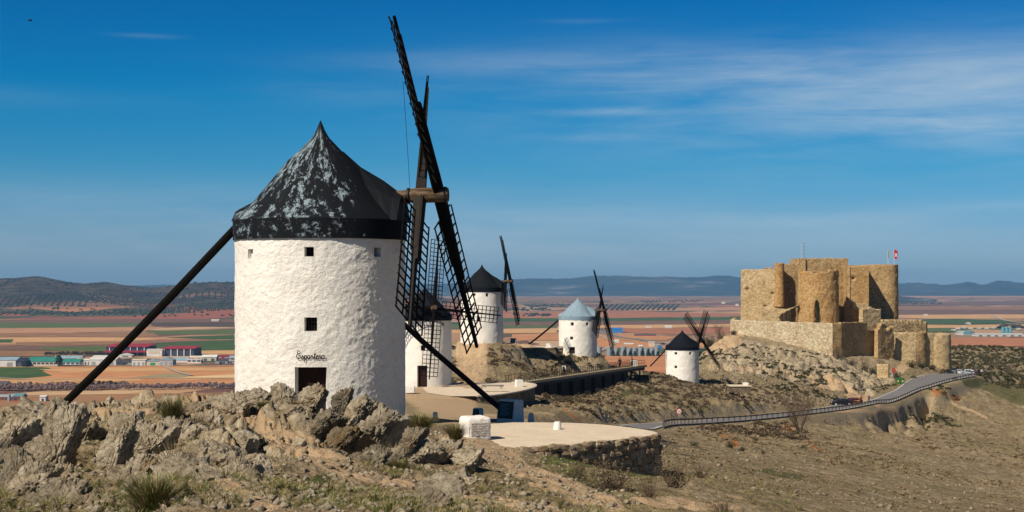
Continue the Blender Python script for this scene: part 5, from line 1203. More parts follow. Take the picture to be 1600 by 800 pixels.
# ------------------------------------------------------------------ terraces and walls near the mills
m_sandc = M('sandy_concrete', (.52, .42, .31), .95, .1, nz=(1.1, .30), bump=(3, .7, .06), col2=(.68, .57, .43))
m_kerb = M('pale_kerb_stone', (.52, .46, .38), .9, .1, nz=(1.5, .25), bump=(8, .6, .03))
def tp(px, py, z=-5.0): D = -z*F/(py-447); return Vector(((px-800)/F*D, D, z))
edge = catmull([tp(752, 699), tp(800, 699.5), tp(860, 697), tp(925, 691), tp(985, 684.5), tp(1027, 678), tp(1008, 671.5), tp(960, 665), tp(900, 661), tp(850, 660)], 7)
ter = empty('stone_terrace', (tp(900, 690).x, tp(900, 690).y, -5.0), 'sandy round topped terrace with rough stone retaining wall in the middle foreground', 'terrace'); TO = ter.location.copy()
g = G(); top = edge+[tp(800, 660), tp(742, 664), tp(735, 680)]
cc = sum(top, Vector())/len(top)
for i in range(len(top)): g.quad(top[i]-TO, top[(i+1) % len(top)]-TO, cc-TO)
g.obj('top_slab', m_sandc, ter)
g = G()   # core wall behind the stones
for a, b_ in zip(edge[:-1], edge[1:]):
    g.quad(a-TO-Vector((0, 0, .03)), a-TO-Vector((0, 0, 2.2)), b_-TO-Vector((0, 0, 2.2)), b_-TO-Vector((0, 0, .03)))
g.obj('wall_core', M('wall_mortar', (.20, .145, .09), .95, .05, nz=(3, .3), bump=(12, .8, .05)), ter)
m_wstone, t, b = base('wall_stone', .92, .15)
oi = t.add('ShaderNodeObjectInfo').outputs['Random']; P = t.add('ShaderNodeNewGeometry').outputs[0]
n2 = t.noise(P, 5, 6, .7)
c_ = t.mix(oi, (.23, .155, .09), (.42, .33, .22)); c_ = t.mix(t.math('MULTIPLY', t.sstep(n2, .4, .65), .6), c_, (.14, .10, .065)); t.l.new(c_, b.inputs['Base Color'])
bn = t.add('ShaderNodeBump', ins={'Strength': .9, 'Distance': .04, 'Height': t.noise(P, 11, 6, .7)}); t.l.new(bn.outputs[0], b.inputs['Normal'])
def stone_mesh(seed):
    bm = bmesh.new(); bmesh.ops.create_cube(bm, size=1.0); bmesh.ops.subdivide_edges(bm, edges=bm.edges[:], cuts=1, use_grid_fill=True); rr = random.Random(seed)
    for v in bm.verts:
        c = v.co.copy(); rnd = c.normalized()*.55; v.co = c*.45+rnd*.55+Vector((rr.uniform(-.07, .07), rr.uniform(-.07, .07), rr.uniform(-.07, .07)))
    me = bpy.data.meshes.new('stone'); bm.to_mesh(me); bm.free(); me.materials.append(m_wstone); return me
SM = [stone_mesh(i) for i in range(8)]; rr = random.Random(3)
zc_ = .10
while zc_ < 1.85:
    hrow = rr.uniform(.17, .26); x = 0; total = sum((b_-a).length for a, b_ in zip(edge[:36], edge[1:36])); 
    while x < total:
        wd_ = rr.uniform(.20, .42)*(1 if zc_ < 1.2 else 1.25); s_ = x+wd_/2; l = 0
        for a, b_ in zip(edge[:36], edge[1:36]):
            ll = (b_-a).length
            if l+ll >= s_: break
            l += ll
        p = a+(b_-a)*((s_-l)/ll); d = (b_-a).normalized()
        if p.z-zc_ > gz(p.x, p.y)-.25 and s_ < total:
            o = link('stone', rr.choice(SM), ter); o.location = p-TO+Vector((d.y*.02, -d.x*.02, -zc_+rr.uniform(-.03, .03))); o.scale = (wd_*1.12, rr.uniform(.22, .36), hrow*1.2); o.rotation_euler = (rr.uniform(-.15, .15), rr.uniform(-.25, .25), math.atan2(d.y, d.x)+rr.uniform(-.15, .15))
        x += wd_*.98
    zc_ += hrow*.93
# pale kerb along the far edge of the near platform
kb = catmull([tp(640, 662, -5.3), tp(720, 662, -5.35), tp(800, 660.5, -5.4), tp(860, 659, -5.5)], 8)
g = G()
for a, b_ in zip(kb[:-1], kb[1:]): g.beam(a, b_, .3, .22)
# platform terrace by the second mill
Z2 = -11.9
e2 = catmull([tp(745, 619, Z2), tp(775, 617.5, Z2), tp(805, 613, Z2), tp(828, 607.5, Z2), tp(836, 603, Z2), tp(828, 599.5, Z2), tp(800, 597.5, Z2), tp(770, 598, Z2)], 7)
t2 = empty('mill_platform', (tp(800, 607, Z2).x, tp(800, 607, Z2).y, Z2), 'round paved platform with low stone wall in front of the second mill and footbridge', 'terrace'); T2O = t2.location.copy()
pl = e2+[tp(690, 598, Z2), tp(660, 606, Z2), tp(668, 614, Z2), tp(705, 619, Z2)]; cc = sum(pl, Vector())/len(pl); g = G()
for i in range(len(pl)): g.quad(pl[i]-T2O, pl[(i+1) % len(pl)]-T2O, cc-T2O)
g.obj('paving', m_sandc, t2)
m_rub = stonemat('rubble_retaining_wall', (.20, .14, .085), (.30, .23, .15), (.36, .31, .24), 2.2)
g = G()
for a, b_ in zip(e2[:-1], e2[1:]): g.quad(a-T2O, a-T2O-Vector((0, 0, 2.6)), b_-T2O-Vector((0, 0, 2.6)), b_-T2O)
g.obj('retaining_wall', m_rub, t2)
g = G()
for a, b_ in zip(e2[:-1], e2[1:]): g.beam(a-T2O+Vector((0, 0, .03)), b_-T2O+Vector((0, 0, .03)), .45, .14)
g.obj('coping', m_kerb, t2)
# small walled stand near mill 4 and near mill 5
def stand(px0, px1, py, D, h, label, deep=5):
    a, b_ = W(px0, py, D), W(px1, py, D); e = empty('low_terrace', (a+b_)/2, label, 'terrace'); g = G(); wd = b_.x-a.x; g.box((0, deep/2, -h/2), (wd, deep, h)); g.obj('retaining_wall', m_rub, e)
    g = G(); g.box((0, deep/2, .05), (wd+.3, deep+.3, .10)); g.obj('coping', m_sandc, e); return e
stand(832, 880, 544, 234, 1.0, 'low walled terrace on the crest left of the zinc capped mill', 5)
stand(1141, 1173, 604, 262, 1.1, 'small walled viewpoint terrace below the dark capped small mill', 4)

def chunk(name, c, dims, rz, mat, label, cat, rnd=.12, seed=1, group=None):
    """rough rounded block resting on the ground"""
    bm = bmesh.new(); bmesh.ops.create_cube(bm, size=1.0)
    for v in bm.verts: v.co = Vector((v.co.x*dims[0], v.co.y*dims[1], v.co.z*dims[2]))
    bmesh.ops.bevel(bm, geom=bm.edges[:], offset=rnd*min(dims), segments=3, affect='EDGES', profile=.5)
    bmesh.ops.triangulate(bm, faces=bm.faces[:]); bmesh.ops.subdivide_edges(bm, edges=[e for e in bm.edges if e.calc_length() > .12*max(dims)], cuts=4, use_grid_fill=True)
    r2 = random.Random(seed); 
    for v in bm.verts: v.co += v.co.normalized()*r2.uniform(-.012, .012)*max(dims)
    me = bpy.data.meshes.new(name); bm.to_mesh(me); bm.free(); me.materials.append(mat)
    o = link(name, me); o.location = (c[0], c[1], c[2]+dims[2]/2); o.rotation_euler = (0, 0, rz)
    if label: tag(o, label, cat, group)
    return o
p = tp(741.5, 688, -4.98); o = chunk('stone_block', p+Vector((0, .45, -.06)), (.86, .80, .80), R(24), m_white2, 'whitewashed block with rough incised inscription standing on the sandy terrace edge', 'stone block', .16)
g = G(); rr = random.Random(12)   # illegible raised and sunk script on the front face
for r_ in range(6):
    x = -.30
    while x < .30:
        w_ = rr.uniform(.02, .055); zc_ = .20-.075*r_; g.beam((x, -.412, zc_+rr.uniform(-.018, .018)), (x+w_, -.412, zc_+rr.uniform(-.018, .018)), .018, .02, up=(0, 1, 0))
        if rr.random() < .5: g.beam((x+w_*.3, -.412, zc_-.02), (x+w_*.4, -.412, zc_+.022), .016, .02, up=(0, 1, 0))
        x += w_+rr.uniform(.008, .03)
struct(g.obj('inscription', m_kerb, o), 'stuff')
m_screen = M('panel_glass', (.012, .02, .024), .35, .3, nz=(2, .5))
def lectern(px, py, D, wd, ht, rz, label, scr=True):
    z = -(py-447)/F*D; p = W(px, py, D); e = empty('information_panel', p, label, 'information panel', rz=rz)
    g = G(); dp = wd*.8
    g.hexa([(-wd/2, -dp/2, -.3), (wd/2, -dp/2, -.3), (wd/2, dp/2, -.3), (-wd/2, dp/2, -.3), (-wd/2+.06, -dp*.32, ht), (wd/2-.06, -dp*.32, ht), (wd/2-.04, dp/2-.03, ht*.97), (-wd/2+.04, dp/2-.03, ht*.97)])
    bo = g.obj('body', m_white2, e); bv = bo.modifiers.new('bevel', 'BEVEL'); bv.width = .07; bv.segments = 3
    f = lambda u, v, o_: Vector((-wd/2+.10+u*(wd-.20), -dp/2+(dp*.18)*(.12+v*.78)-o_, (.12+v*.78)*ht))
    g = G(); g.hexa([f(0, 0, .02), f(1, 0, .02), f(1, 0, -.05), f(0, 0, -.05), f(0, 1, .02), f(1, 1, .02), f(1, 1, -.05), f(0, 1, -.05)]); g.obj('frame', m_iron, e)
    g = G(); g.quad(f(.06, .06, .026), f(.94, .06, .026), f(.94, .94, .026), f(.06, .94, .026)); s_ = g.obj('display_panel', m_screen, e)
    g = G(); rr = random.Random(int(px))
    for i in range(9): v0 = .85-.08*i; g.quad(f(.2, v0, .030), f(rr.uniform(.5, .85), v0, .030), f(rr.uniform(.5, .8), v0-.03, .030), f(.2, v0-.03, .030))
    g.obj('printed_lines', M('faded_print', (.10, .22, .22), .5, .3), s_); return e
lectern(797, 656.5, 62.3, 1.02, .93, R(-38), 'large pale information panel with dark glass at the foot of the brace pole')
lectern(746.5, 655.5, 62.5, .5, .52, R(-30), 'small information panel with blue glass beside the large one')
lectern(802, 536.5, 226, .95, .85, R(-12), 'pale information panel on the crest beside the tall mill')
def bollard(px, py, D, h, w_, label, mat=None):
    p = W(px, py, D); g = G(); g.lathe([(.0, -.1), (w_/2, -.1), (w_/2, 0), (w_*.40, h*.85), (w_*.33, h), (.0, h)], 16); o = g.obj('bollard', mat or m_white2, None, 40); o.location = p; return tag(o, label, 'bollard')
bollard(871, 671, 49.6, .27, .30, 'short white bollard alone on the sandy stone terrace')
bollard(680, 657, 60.5, .36, .26, 'white bollard in the shadow right of the big mill')
bollard(830, 657, 62.5, .32, .28, 'white bollard in the shadow just right of the large information panel')
def wblock(px, py, D, dims, label, rz=0.0, name='white_block', cat='block', rnd=.08, mat=None):
    return chunk(name, W(px, py, D)-Vector((0, 0, .05)), dims, rz, mat or m_white2, label, cat, rnd, int(px))
wblock(641, 613, 158, (1.0, .9, .75), 'white masonry box at the right wall of the big mill, by the second mill')
wblock(811, 604, 168, (.85, .7, .85), 'white sloped block at the near end of the footbridge', .3)
wblock(858, 544.5, 235, (1.0, .8, .85), 'white cube block on the low terrace left of the zinc capped mill')
wblock(1165, 604.5, 264, (.95, .8, .85), 'white cube block on the small viewpoint terrace')
# bench
p = W(770, 608, 160); e = empty('bench', p, 'long grey stone bench on the round platform', 'bench')
g = G(); g.box((0, 0, .40), (2.5, .55, .16)); g.obj('seat', M('grey_stone', (.22, .20, .18), .9, .1, nz=(2, .3)), e)
for s_ in (-1, 1):
    g = G(); g.box((s_*.95, 0, .15), (.3, .45, .34)); g.obj('support', m_kerb, e)

# ------------------------------------------------------------------ footbridge
b0, b1 = Vector((BR[0].x, BR[0].y, -(599.5-447)/F*188)), Vector((BR[1].x, BR[1].y, -(571.5-447)/F*250))
br = empty('footbridge', b0, 'long timber footbridge with dark steel railings running from the platform to the zinc capped mill', 'footbridge')
dv = (b1-b0); Lb = dv.length; d = dv.normalized(); nx = Vector((d.y, -d.x, 0)).normalized()
m_deck = M('pale_deck_boards', (.36, .29, .19), .85, .1, nz=(2, .25)); m_beam = M('dark_steel_beam', (.018, .016, .015), .7, .2)
g = G(); g.beam(-d*1.5, dv+d*1.0, 1.8, .10); g.obj('deck', m_deck, br)
for s_ in (-1, 1):
    g = G(); g.beam(nx*s_*.95-d*1.5+Vector((0, 0, -.04)), dv+nx*s_*.95+d*1.0+Vector((0, 0, -.04)), .08, .36); g.obj('edge_board', m_deck, br)
    g = G(); g.beam(nx*s_*.75+Vector((0, 0, -.42)), dv+nx*s_*.75+Vector((0, 0, -.42)), .24, .50); g.obj('beam', m_beam, br)
    for hz_, nm in ((1.05, 'handrail'), (.55, 'midrail')):
        g = G(); g.beam(nx*s_*.9+Vector((0, 0, hz_)), dv+nx*s_*.9+Vector((0, 0, hz_)), .05, .05); g.obj(nm, m_beam, br)
gp = G(); gp.box((0, 0, .45), (.055, .055, 1.2)); pm2 = bpy.data.meshes.new('railing_post'); pm2.from_pydata(gp.v, [], gp.f); pm2.materials.append(m_beam)
n_ = int(Lb/1.15)
for i in range(n_+1):
    for s_ in (-1, 1):
        o = link('railing_post', pm2, br); o.location = dv*(i/n_)+nx*s_*.9
for i in range(1, 12):
    q = dv*(i/11.5)
    for s_ in (-1, 1):
        pz = gz(b0.x+q.x+nx.x*s_*.7, b0.y+q.y+nx.y*s_*.7); g = G(); g.beam(q+nx*s_*.7+Vector((0, 0, -.4)), Vector((q.x+nx.x*s_*.7, q.y+nx.y*s_*.7, min(pz-b0.z-.3, q.z-1.0))), .26, .26); g.obj('support_post', m_beam, br)
# wall behind the bridge, coloured near black for the shade under the deck
g = G(); a0_ = -nx*1.05+d*2; a1_ = dv*.93-nx*1.05
g.beam(a0_+Vector((0, 0, -2.2)), a1_+Vector((0, 0, -2.2)), .3, 3.7); g.obj('abutment_wall', m_beam, br)
o = chunk('control_box', b1-d*3.2-nx*.2+Vector((0, 0, .05)), (1.0, .7, 1.0), R(20), m_white2, 'pale cabinet at the far end of the footbridge', 'cabinet', .05)

# ------------------------------------------------------------------ people
def person(px, py, D, hgt, face, tops, legs, hair, label, stride=.25, arm=(.12, .1), z=None, extra=None):
    p = W(px, py, D); z = p.z if z is None else z
    e = empty('person', (p.x, p.y, z), label, 'person', rz=face); k = hgt/1.75
    def skin(name, V, E, rad, mat, lv=2, root=0):
        me = bpy.data.meshes.new(name); me.from_pydata([Vector(v)*k for v in V], E, []); me.materials.append(mat); o = link(name, me, e)
        me.vertices.foreach_get
        o.modifiers.new('skin', 'SKIN'); 
        if not me.skin_vertices: 
            bmx = bmesh.new(); bmx.from_mesh(me); bmx.verts.layers.skin.verify(); bmx.to_mesh(me); bmx.free()
        for i, sv in enumerate(me.skin_vertices[0].data): sv.radius = (rad[i][0]*k, rad[i][1]*k); sv.use_root = (i == root)
        o.modifiers.new('sub', 'SUBSURF').levels = lv; o.modifiers[-1].render_levels = lv; return o
    sk = M('skin', (.42, .25, .17), .6, .3, nz=(5, .05)); s = stride
    # continuous body: pelvis, spine, neck, head, arms with hands, legs with feet
    V = [(0, 0, .93), (0, 0, 1.15), (0, 0, 1.38), (0, 0, 1.50), (0, .01, 1.60), (0, 0, 1.73),
         (-.10, 0, .90), (-.11, -s*.55, .50), (-.11, -s*.5, .09), (-.11, -s*.5-.16, .04), (.10, 0, .90), (.11, s*.3, .50), (.11, s*.75, .10), (.11, s*.75-.15, .05),
         (-.19, 0, 1.42), (-.25, arm[0], 1.13), (-.25, arm[0]-.12, .88), (-.25, arm[0]-.16, .78), (.19, 0, 1.42), (.25, -arm[1], 1.13), (.25, -arm[1]-.10, .88), (.25, -arm[1]-.14, .78)]
    E = [(0, 1), (1, 2), (2, 3), (3, 4), (4, 5), (0, 6), (6, 7), (7, 8), (8, 9), (0, 10), (10, 11), (11, 12), (12, 13), (2, 14), (14, 15), (15, 16), (16, 17), (2, 18), (18, 19), (19, 20), (20, 21)]
    rad = [(.13, .10), (.13, .10), (.15, .10), (.055, .055), (.085, .095), (.07, .08), (.085, .085), (.06, .06), (.04, .045), (.035, .03), (.085, .085), (.06, .06), (.04, .045), (.035, .03), (.055, .055), (.043, .043), (.032, .034), (.03, .02), (.055, .055), (.043, .043), (.032, .034), (.03, .02)]
    skin('body', V, E, rad, sk)
    tv = [V[0], V[1], V[2], (0, 0, 1.44), V[14], V[15], V[16], V[18], V[19], V[20]]
    skin('jacket', tv, [(0, 1), (1, 2), (2, 3), (2, 4), (4, 5), (5, 6), (2, 7), (7, 8), (8, 9)], [(.16, .125), (.16, .125), (.17, .125), (.08, .08), (.075, .075), (.06, .06), (.045, .045), (.075, .075), (.06, .06), (.045, .045)], tops, root=0)
    lv_ = [V[0], V[6], V[7], V[8], V[10], V[11], V[12]]
    skin('trousers', lv_, [(0, 1), (1, 2), (2, 3), (0, 4), (4, 5), (5, 6)], [(.145, .115), (.10, .10), (.075, .075), (.06, .06), (.10, .10), (.075, .075), (.06, .06)], legs, root=0)
    bm = bmesh.new(); bmesh.ops.create_uvsphere(bm, u_segments=12, v_segments=8, radius=.118*k)
    for v in bm.verts:
        v.co.z *= 1.15
        if v.co.y < -.03*k and v.co.z < .03*k: v.co.y = -.03*k
    me = bpy.data.meshes.new('hair'); bm.to_mesh(me); bm.free(); me.materials.append(hair); h_ = link('hair', me, e); h_.location = (0, .03*k, 1.675*k)
    if extra:
        g = G(); g.box((0, .19*k, 1.22*k), (.28*k, .16*k, .42*k)); o = g.obj('backpack', extra, e); bv = o.modifiers.new('b', 'BEVEL'); bv.width = .05; bv.segments = 2
    return e
C_ = lambda n, c: M(n, c, .9, .1, nz=(3, .15))
blk, navy, white_, brown_, red_, blue_ = C_('black_cloth', (.015, .015, .018)), C_('navy_cloth', (.02, .035, .10)), C_('white_cloth', (.72, .72, .72)), C_('brown_hair', (.04, .025, .015)), C_('red_cloth', (.30, .03, .03)), C_('blue_cloth', (.03, .07, .22))
def onbridge(f): return b0+dv*f
q = onbridge(.34); person(800+q.x/q.y*F, 0, q.y, 1.78, R(160), white_, blk, brown_, 'walker in white top with dark trousers and backpack, alone on the footbridge', .3, z=q.z+.05, extra=blk)
q = onbridge(.80); person(800+q.x/q.y*F, 0, q.y, 1.80, R(-150), blk, blk, brown_, 'person in black standing at the far end of the footbridge', .1, z=q.z+.05)
q = onbridge(.90); person(800+q.x/q.y*F+3, 0, q.y, 1.70, R(100), brown_, blk, brown_, 'person in brown leaning near the cabinet at the far end of the footbridge', .1, z=q.z+.05)
def onground(px, D): x = (px-800)/F*D; return gz(x, D)
rp = ROADP[92]
person(1345.5, 0, 302, 1.68, R(70), red_, blk, brown_, 'person in dark red beside the parked cars', .12, z=onground(1345.5, 302)+.02)
person(1357.5, 0, 306, 1.85, R(-60), navy, navy, brown_, 'person in navy standing on the road right of the parked cars', .14, z=onground(1357.5, 306)+.02)
person(1525.5, 0, 424, 1.75, R(0), red_, navy, brown_, 'person in red near the cars at the far bend of the road', .1, z=onground(1525.5, 424)+.02)
person(1534, 0, 424, 1.75, R(20), white_, blk, brown_, 'person in white at the end of the row by the far bend', .1, z=onground(1534, 424)+.02)

# ------------------------------------------------------------------ cars
m_tyre = M('tyre_rubber', (.015, .015, .015), .9, .1); m_rim = M('alloy_rim', (.45, .45, .46), .35, .5, nz=(1, .05)); m_glass = M('car_glass', (.02, .025, .03), .08, .6, nz=(.5, .1)); m_lamp = M('headlamp_glass', (.7, .7, .68), .15, .5, nz=(1, .05)); m_tail = M('tail_lamp', (.35, .01, .01), .25, .5, nz=(1, .05))
def car(px, D, rz, paint, label, kind='hatch', L=4.2, z=None):
    x = (px-800)/F*D; z = gz(x, D) if z is None else z
    e = empty('car', (x, D, z+.02), label, 'car', rz=rz); wd = 1.76
    prof = [(-.5, .28), (-.5, .62), (-.47, .80), (-.30, .92), (-.24, .95), (-.10, 1.38), (.0, 1.46), (.25, 1.46), (.40, 1.28), (.485, .98), (.50, .62), (.49, .28)] if kind == 'hatch' else [(-.5, .28), (-.5, .62), (-.47, .78), (-.28, .90), (-.22, .92), (-.06, 1.32), (.04, 1.38), (.16, 1.38), (.30, 1.05), (.36, .98), (.49, .95), (.50, .62), (.49, .28)]
    # body of cross sections, drawn in above the waist
    g = G(); sec = []
    for X, Z in prof:
        ins = .0 if Z < .96 else (Z-.96)*.42; ends = .10 if abs(X) > .485 else 0; hwid = wd/2-ins-ends; sec.append((X*L, Z, hwid))
    for (x0, z0, h0), (x1, z1, h1) in zip(sec[:-1], sec[1:]): g.quad((x0, -h0, z0), (x1, -h1, z1), (x1, h1, z1), (x0, h0, z0))
    for s_ in (-1, 1):
        pts = [(a, s_*h, zq) for a, zq, h in sec]; waist = [p_ for p_ in pts if p_[2] <= .96]; cab = [p_ for p_ in pts if p_[2] >= .90]
        lo = [p_ for p_ in pts if p_[2] < .96]; g.quad(*(lo if s_ < 0 else lo[::-1]))
        hi = [p_ for p_ in pts if p_[2] >= .90]; g.quad(*(hi if s_ > 0 else hi[::-1]))
    g.quad(*[(a*L, b_, .28) for a, b_ in ((-.5, -wd/2+.1), (.49, -wd/2+.1), (.49, wd/2-.1), (-.5, wd/2-.1))])
    bo = g.obj('body', paint, e); bv = bo.modifiers.new('b', 'BEVEL'); bv.width = .05; bv.segments = 2
    for s_ in (-1, 1):    # side windows
        for xa, xb, t0, t1 in ((-.17, .04, .07, .0), (.06, .26, .0, -.06) if kind == 'hatch' else (.06, .22, .0, -.07)):
            y0, y1 = s_*(wd/2+.012), s_*(wd/2-.135); g = G(); g.quad((xa*L, y0-s_*.01, .98), (xb*L, y0-s_*.01, .98), ((xb+t1)*L, y1, 1.32), ((xa+t0)*L, y1, 1.32)); g.obj('side_window', m_glass, e)
        for X, nm, mt in ((-.502, 'headlight', m_lamp), (.503, 'tail_light', m_tail)):
            g = G(); g.box((X*L, s_*(wd/2-.3), .70), (.05, .32, .16)); g.obj(nm, mt, e)
        for X in (-.31, .31):
            g = G(); g.tube([(X*L, s_*(wd/2-.20), .32), (X*L, s_*(wd/2+.01), .32)], .32, 18); w_ = g.obj('wheel', m_tyre, e, 40)
            g = G(); g.tube([(X*L, s_*(wd/2-.0), .32), (X*L, s_*(wd/2+.025), .32)], .19, 14); g.obj('rim', m_rim, w_, 40)
    g = G(); g.quad((-.235*L, -.70, .965), (-.115*L, -.58, 1.36), (-.115*L, .58, 1.36), (-.235*L, .70, .965)); o = g.obj('windscreen', m_glass, e); o.location = (-.02, 0, .02)
    g = G(); xr = (.405, .475) if kind == 'hatch' else (.175, .295); zr = (1.27, 1.02) if kind == 'hatch' else (1.36, 1.08)
    g.quad((xr[0]*L, -.58, zr[0]), (xr[1]*L, -.68, zr[1]), (xr[1]*L, .68, zr[1]), (xr[0]*L, .58, zr[0])); o = g.obj('rear_window', m_glass, e); o.location = (.03, 0, .02)
    return e
def paint(n, c): return M(n, c, .25, .55, nz=(.6, .06))
car(1314.5, 287, R(4), paint('black_paint', (.012, .013, .016)), 'black car parked at the roadside below the castle, in front of the red one', 'saloon', 4.4)
car(1331, 290, R(10), paint('dark_red_paint', (.16, .03, .018)), 'dark red car parked right behind the black one', 'hatch', 4.1)
car(1484, 419, R(-8), paint('black_paint', (.02, .022, .025)), 'dark car partly hidden at the foot of the right castle tower', 'hatch', 4.1)
car(1509.5, 421, R(10), paint('silver_paint', (.60, .62, .64)), 'silver white estate car at the far bend of the road', 'hatch', 4.6)
car(1525, 430, R(20), paint('dark_paint', (.03, .035, .06)), 'dark blue car at the right end of the far row', 'hatch', 4.2)
car(1497, 425, R(6), paint('white_paint', (.62, .62, .61)), 'white car between the dark car and the silver estate at the far bend', 'saloon', 4.4)
# bins, banner, small wall under the castle
for i, (px, gname) in enumerate(((1402.5, 'left'), (1409.5, 'right'))):
    x = (px-800)/F*366; z = gz(x, 366); e = empty('recycling_bin', (x, 366, z), 'green recycling bin by the kerb below the castle, the %s one' % gname, 'bin')
    g = G(); g.hexa([(-.42, -.42, 0), (.42, -.42, 0), (.42, .42, 0), (-.42, .42, 0), (-.55, -.55, 1.25), (.55, -.55, 1.25), (.55, .55, 1.25), (-.55, .55, 1.25)]); g.obj('body', M('green_plastic', (.09, .17, .035), .5, .3, nz=(1, .1)), e)
    g = G(); g.hexa([(-.6, -.6, 1.25), (.6, -.6, 1.25), (.6, .6, 1.25), (-.6, .6, 1.25), (-.42, -.5, 1.5), (.42, -.5, 1.5), (.42, .45, 1.62), (-.42, .45, 1.62)]); g.obj('lid', M('dark_green_plastic', (.03, .10, .03), .5, .3, nz=(1, .1)), e)
    g = G(); g.box((0, -.52, .75), (.3, .06, .25)); g.obj('label_plate', m_white2, e)
x = (1396-800)/F*388; z = gz(x, 388); e = empty('banner', (x, 388, z), 'tall red and white vertical banner at the castle entrance path', 'banner')
g = G(); g.tube([(-.45, 0, -.2), (-.45, 0, 3.1)], .05, 6); g.obj('pole', m_steel, e)
g = G(); g.box((0, 0, 2.2), (.85, .05, 1.6)); g.obj('red_panel', M('banner_red', (.50, .07, .04), .7, .2, nz=(1, .1)), e)
g = G(); g.box((0, 0, .8), (.85, .05, 1.2)); g.obj('white_panel', M('banner_white', (.7, .7, .68), .7, .2, nz=(1, .1)), e)
cw = cwall('entrance_wall', q2(1370, 386), q2(1388, 384), zz(569, 385), -27, m_castl, .8, .05, 41, amp=.05)
# far bird in the sky
e = empty('bird', W(47, 32, 120), 'small dark bird gliding high in the sky at upper left', 'bird', rz=R(30))
g = G(); g.tube([(-.22, 0, 0), (-.12, 0, .0), (.05, 0, .0), (.16, 0, .02), (.21, 0, .0)], [.01, .045, .055, .035, .008], 8); 
bm_bird = C_('bird_plumage', (.03, .022, .018))
for s_ in (-1, 1):
    g.quad((-.04, s_*.03, .02), (.09, s_*.03, .02), (.07, s_*.30, .07), (-.02, s_*.30, .07)); g.quad((-.02, s_*.30, .07), (.07, s_*.30, .07), (-.03, s_*.58, .04), (-.08, s_*.56, .04))
g.quad((-.2, -.02, 0), (-.2, .02, 0), (-.36, .06, 0), (-.36, -.06, 0)); g.obj('body', bm_bird, e)
# ------------------------------------------------------------------ boulders, stones, shrubs, grass
def worley3(x, y, z, s=0):
    ix, iy, iz = (np.floor(q).astype(np.int64) for q in (x, y, z)); f1 = np.full(x.shape, 9.0); f2 = f1.copy(); idv = np.zeros(x.shape)
    for dx in (-1, 0, 1):
        for dy in (-1, 0, 1):
            for dz in (-1, 0, 1):
                cx, cy, cz = ix+dx, iy+dy, iz+dz; k1_, k2_ = cx+cz*57, cy-cz*31
                d = np.sqrt((cx+_h(k1_, k2_, s)-x)**2+(cy+_h(k1_, k2_, s+7)-y)**2+(cz+_h(k1_, k2_, s+13)-z)**2); h = _h(k1_, k2_, s+19)
                m = d < f1; f2 = np.where(m, f1, np.minimum(f2, d)); idv = np.where(m, h, idv); f1 = np.where(m, d, f1)
    return f1, f2, idv
def rock_mesh(seed, sub=4, slab=False):
    bm = bmesh.new(); bmesh.ops.create_icosphere(bm, subdivisions=sub, radius=1.0)
    me = bpy.data.meshes.new('boulder'); bm.to_mesh(me); bm.free(); n = len(me.vertices); P = np.empty(n*3); me.vertices.foreach_get('co', P); P = P.reshape(-1, 3)
    r = np.random.RandomState(seed); k = 12; N = r.randn(k, 3); N[:, 2] *= .8; N[0] = (.95, -.45, r.uniform(-.3, .1)); N[1] = (.8, -.75, r.uniform(-.1, .5)); N[2] = (-.55, -.6, .65); N /= np.linalg.norm(N, axis=1)[:, None]; hgt = r.uniform(.55, .98, k); hgt[:3] = (.42, .55, .52)
    d = P@N.T; q = np.where(d > .05, hgt/np.maximum(d, .05), 9).min(1); q = np.minimum(q, 1.25)
    X = P*q[:, None]
    f = 1+.10*(v3(X[:, 0]*2.2+seed, X[:, 1]*2.2, X[:, 2]*2.2, seed)-.5)*2
    rd_ = 1-np.abs(v3(X[:, 0]*3.6, X[:, 1]*3.6+seed, X[:, 2]*2.4, seed+1)*2-1)
    rd2 = 1-np.abs(v3(X[:, 0]*8, X[:, 1]*8+seed, X[:, 2]*6, seed+2)*2-1)
    f += -.16*rd_**6-.11*rd2**4+.075*(v3(X[:, 0]*16, X[:, 1]*16+seed, X[:, 2]*16, seed+4)-.5)
    if sub >= 6:      # split into leaning blocks with narrow deep cracks
        a1 = r.uniform(-.35, .35); Y0 = X[:, 0]*math.cos(a1)+X[:, 2]*math.sin(a1); Y2 = -X[:, 0]*math.sin(a1)+X[:, 2]*math.cos(a1); wq = .25*(v3(X[:, 0]*3, X[:, 1]*3, X[:, 2]*3, seed+9)-.5)
        c1_, c2_, cid_ = worley3(Y0*2.6+wq*2, X[:, 1]*1.5+wq, Y2*1.3+seed+wq, seed); f += (cid_-.5)*.16-.13*(1-sm(c2_-c1_, 0, .13))
        c1_, c2_, cid_ = worley3(Y0*6+wq*4, X[:, 1]*4, Y2*3+seed+wq, seed+5); f += (cid_-.5)*.055-.04*(1-sm(c2_-c1_, 0, .2))
    X = X*f[:, None]; me.vertices.foreach_set('co', X.astype(np.float32).ravel()); me.materials.append(m_rock); me.update()
    return me
RM = [rock_mesh(s, 6) for s in range(9)]; RS = [rock_mesh(50+s, 4) for s in range(6)]
DK = {}
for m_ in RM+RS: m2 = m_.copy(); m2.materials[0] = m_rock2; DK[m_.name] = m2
rr = random.Random(77)
PLACE = {}
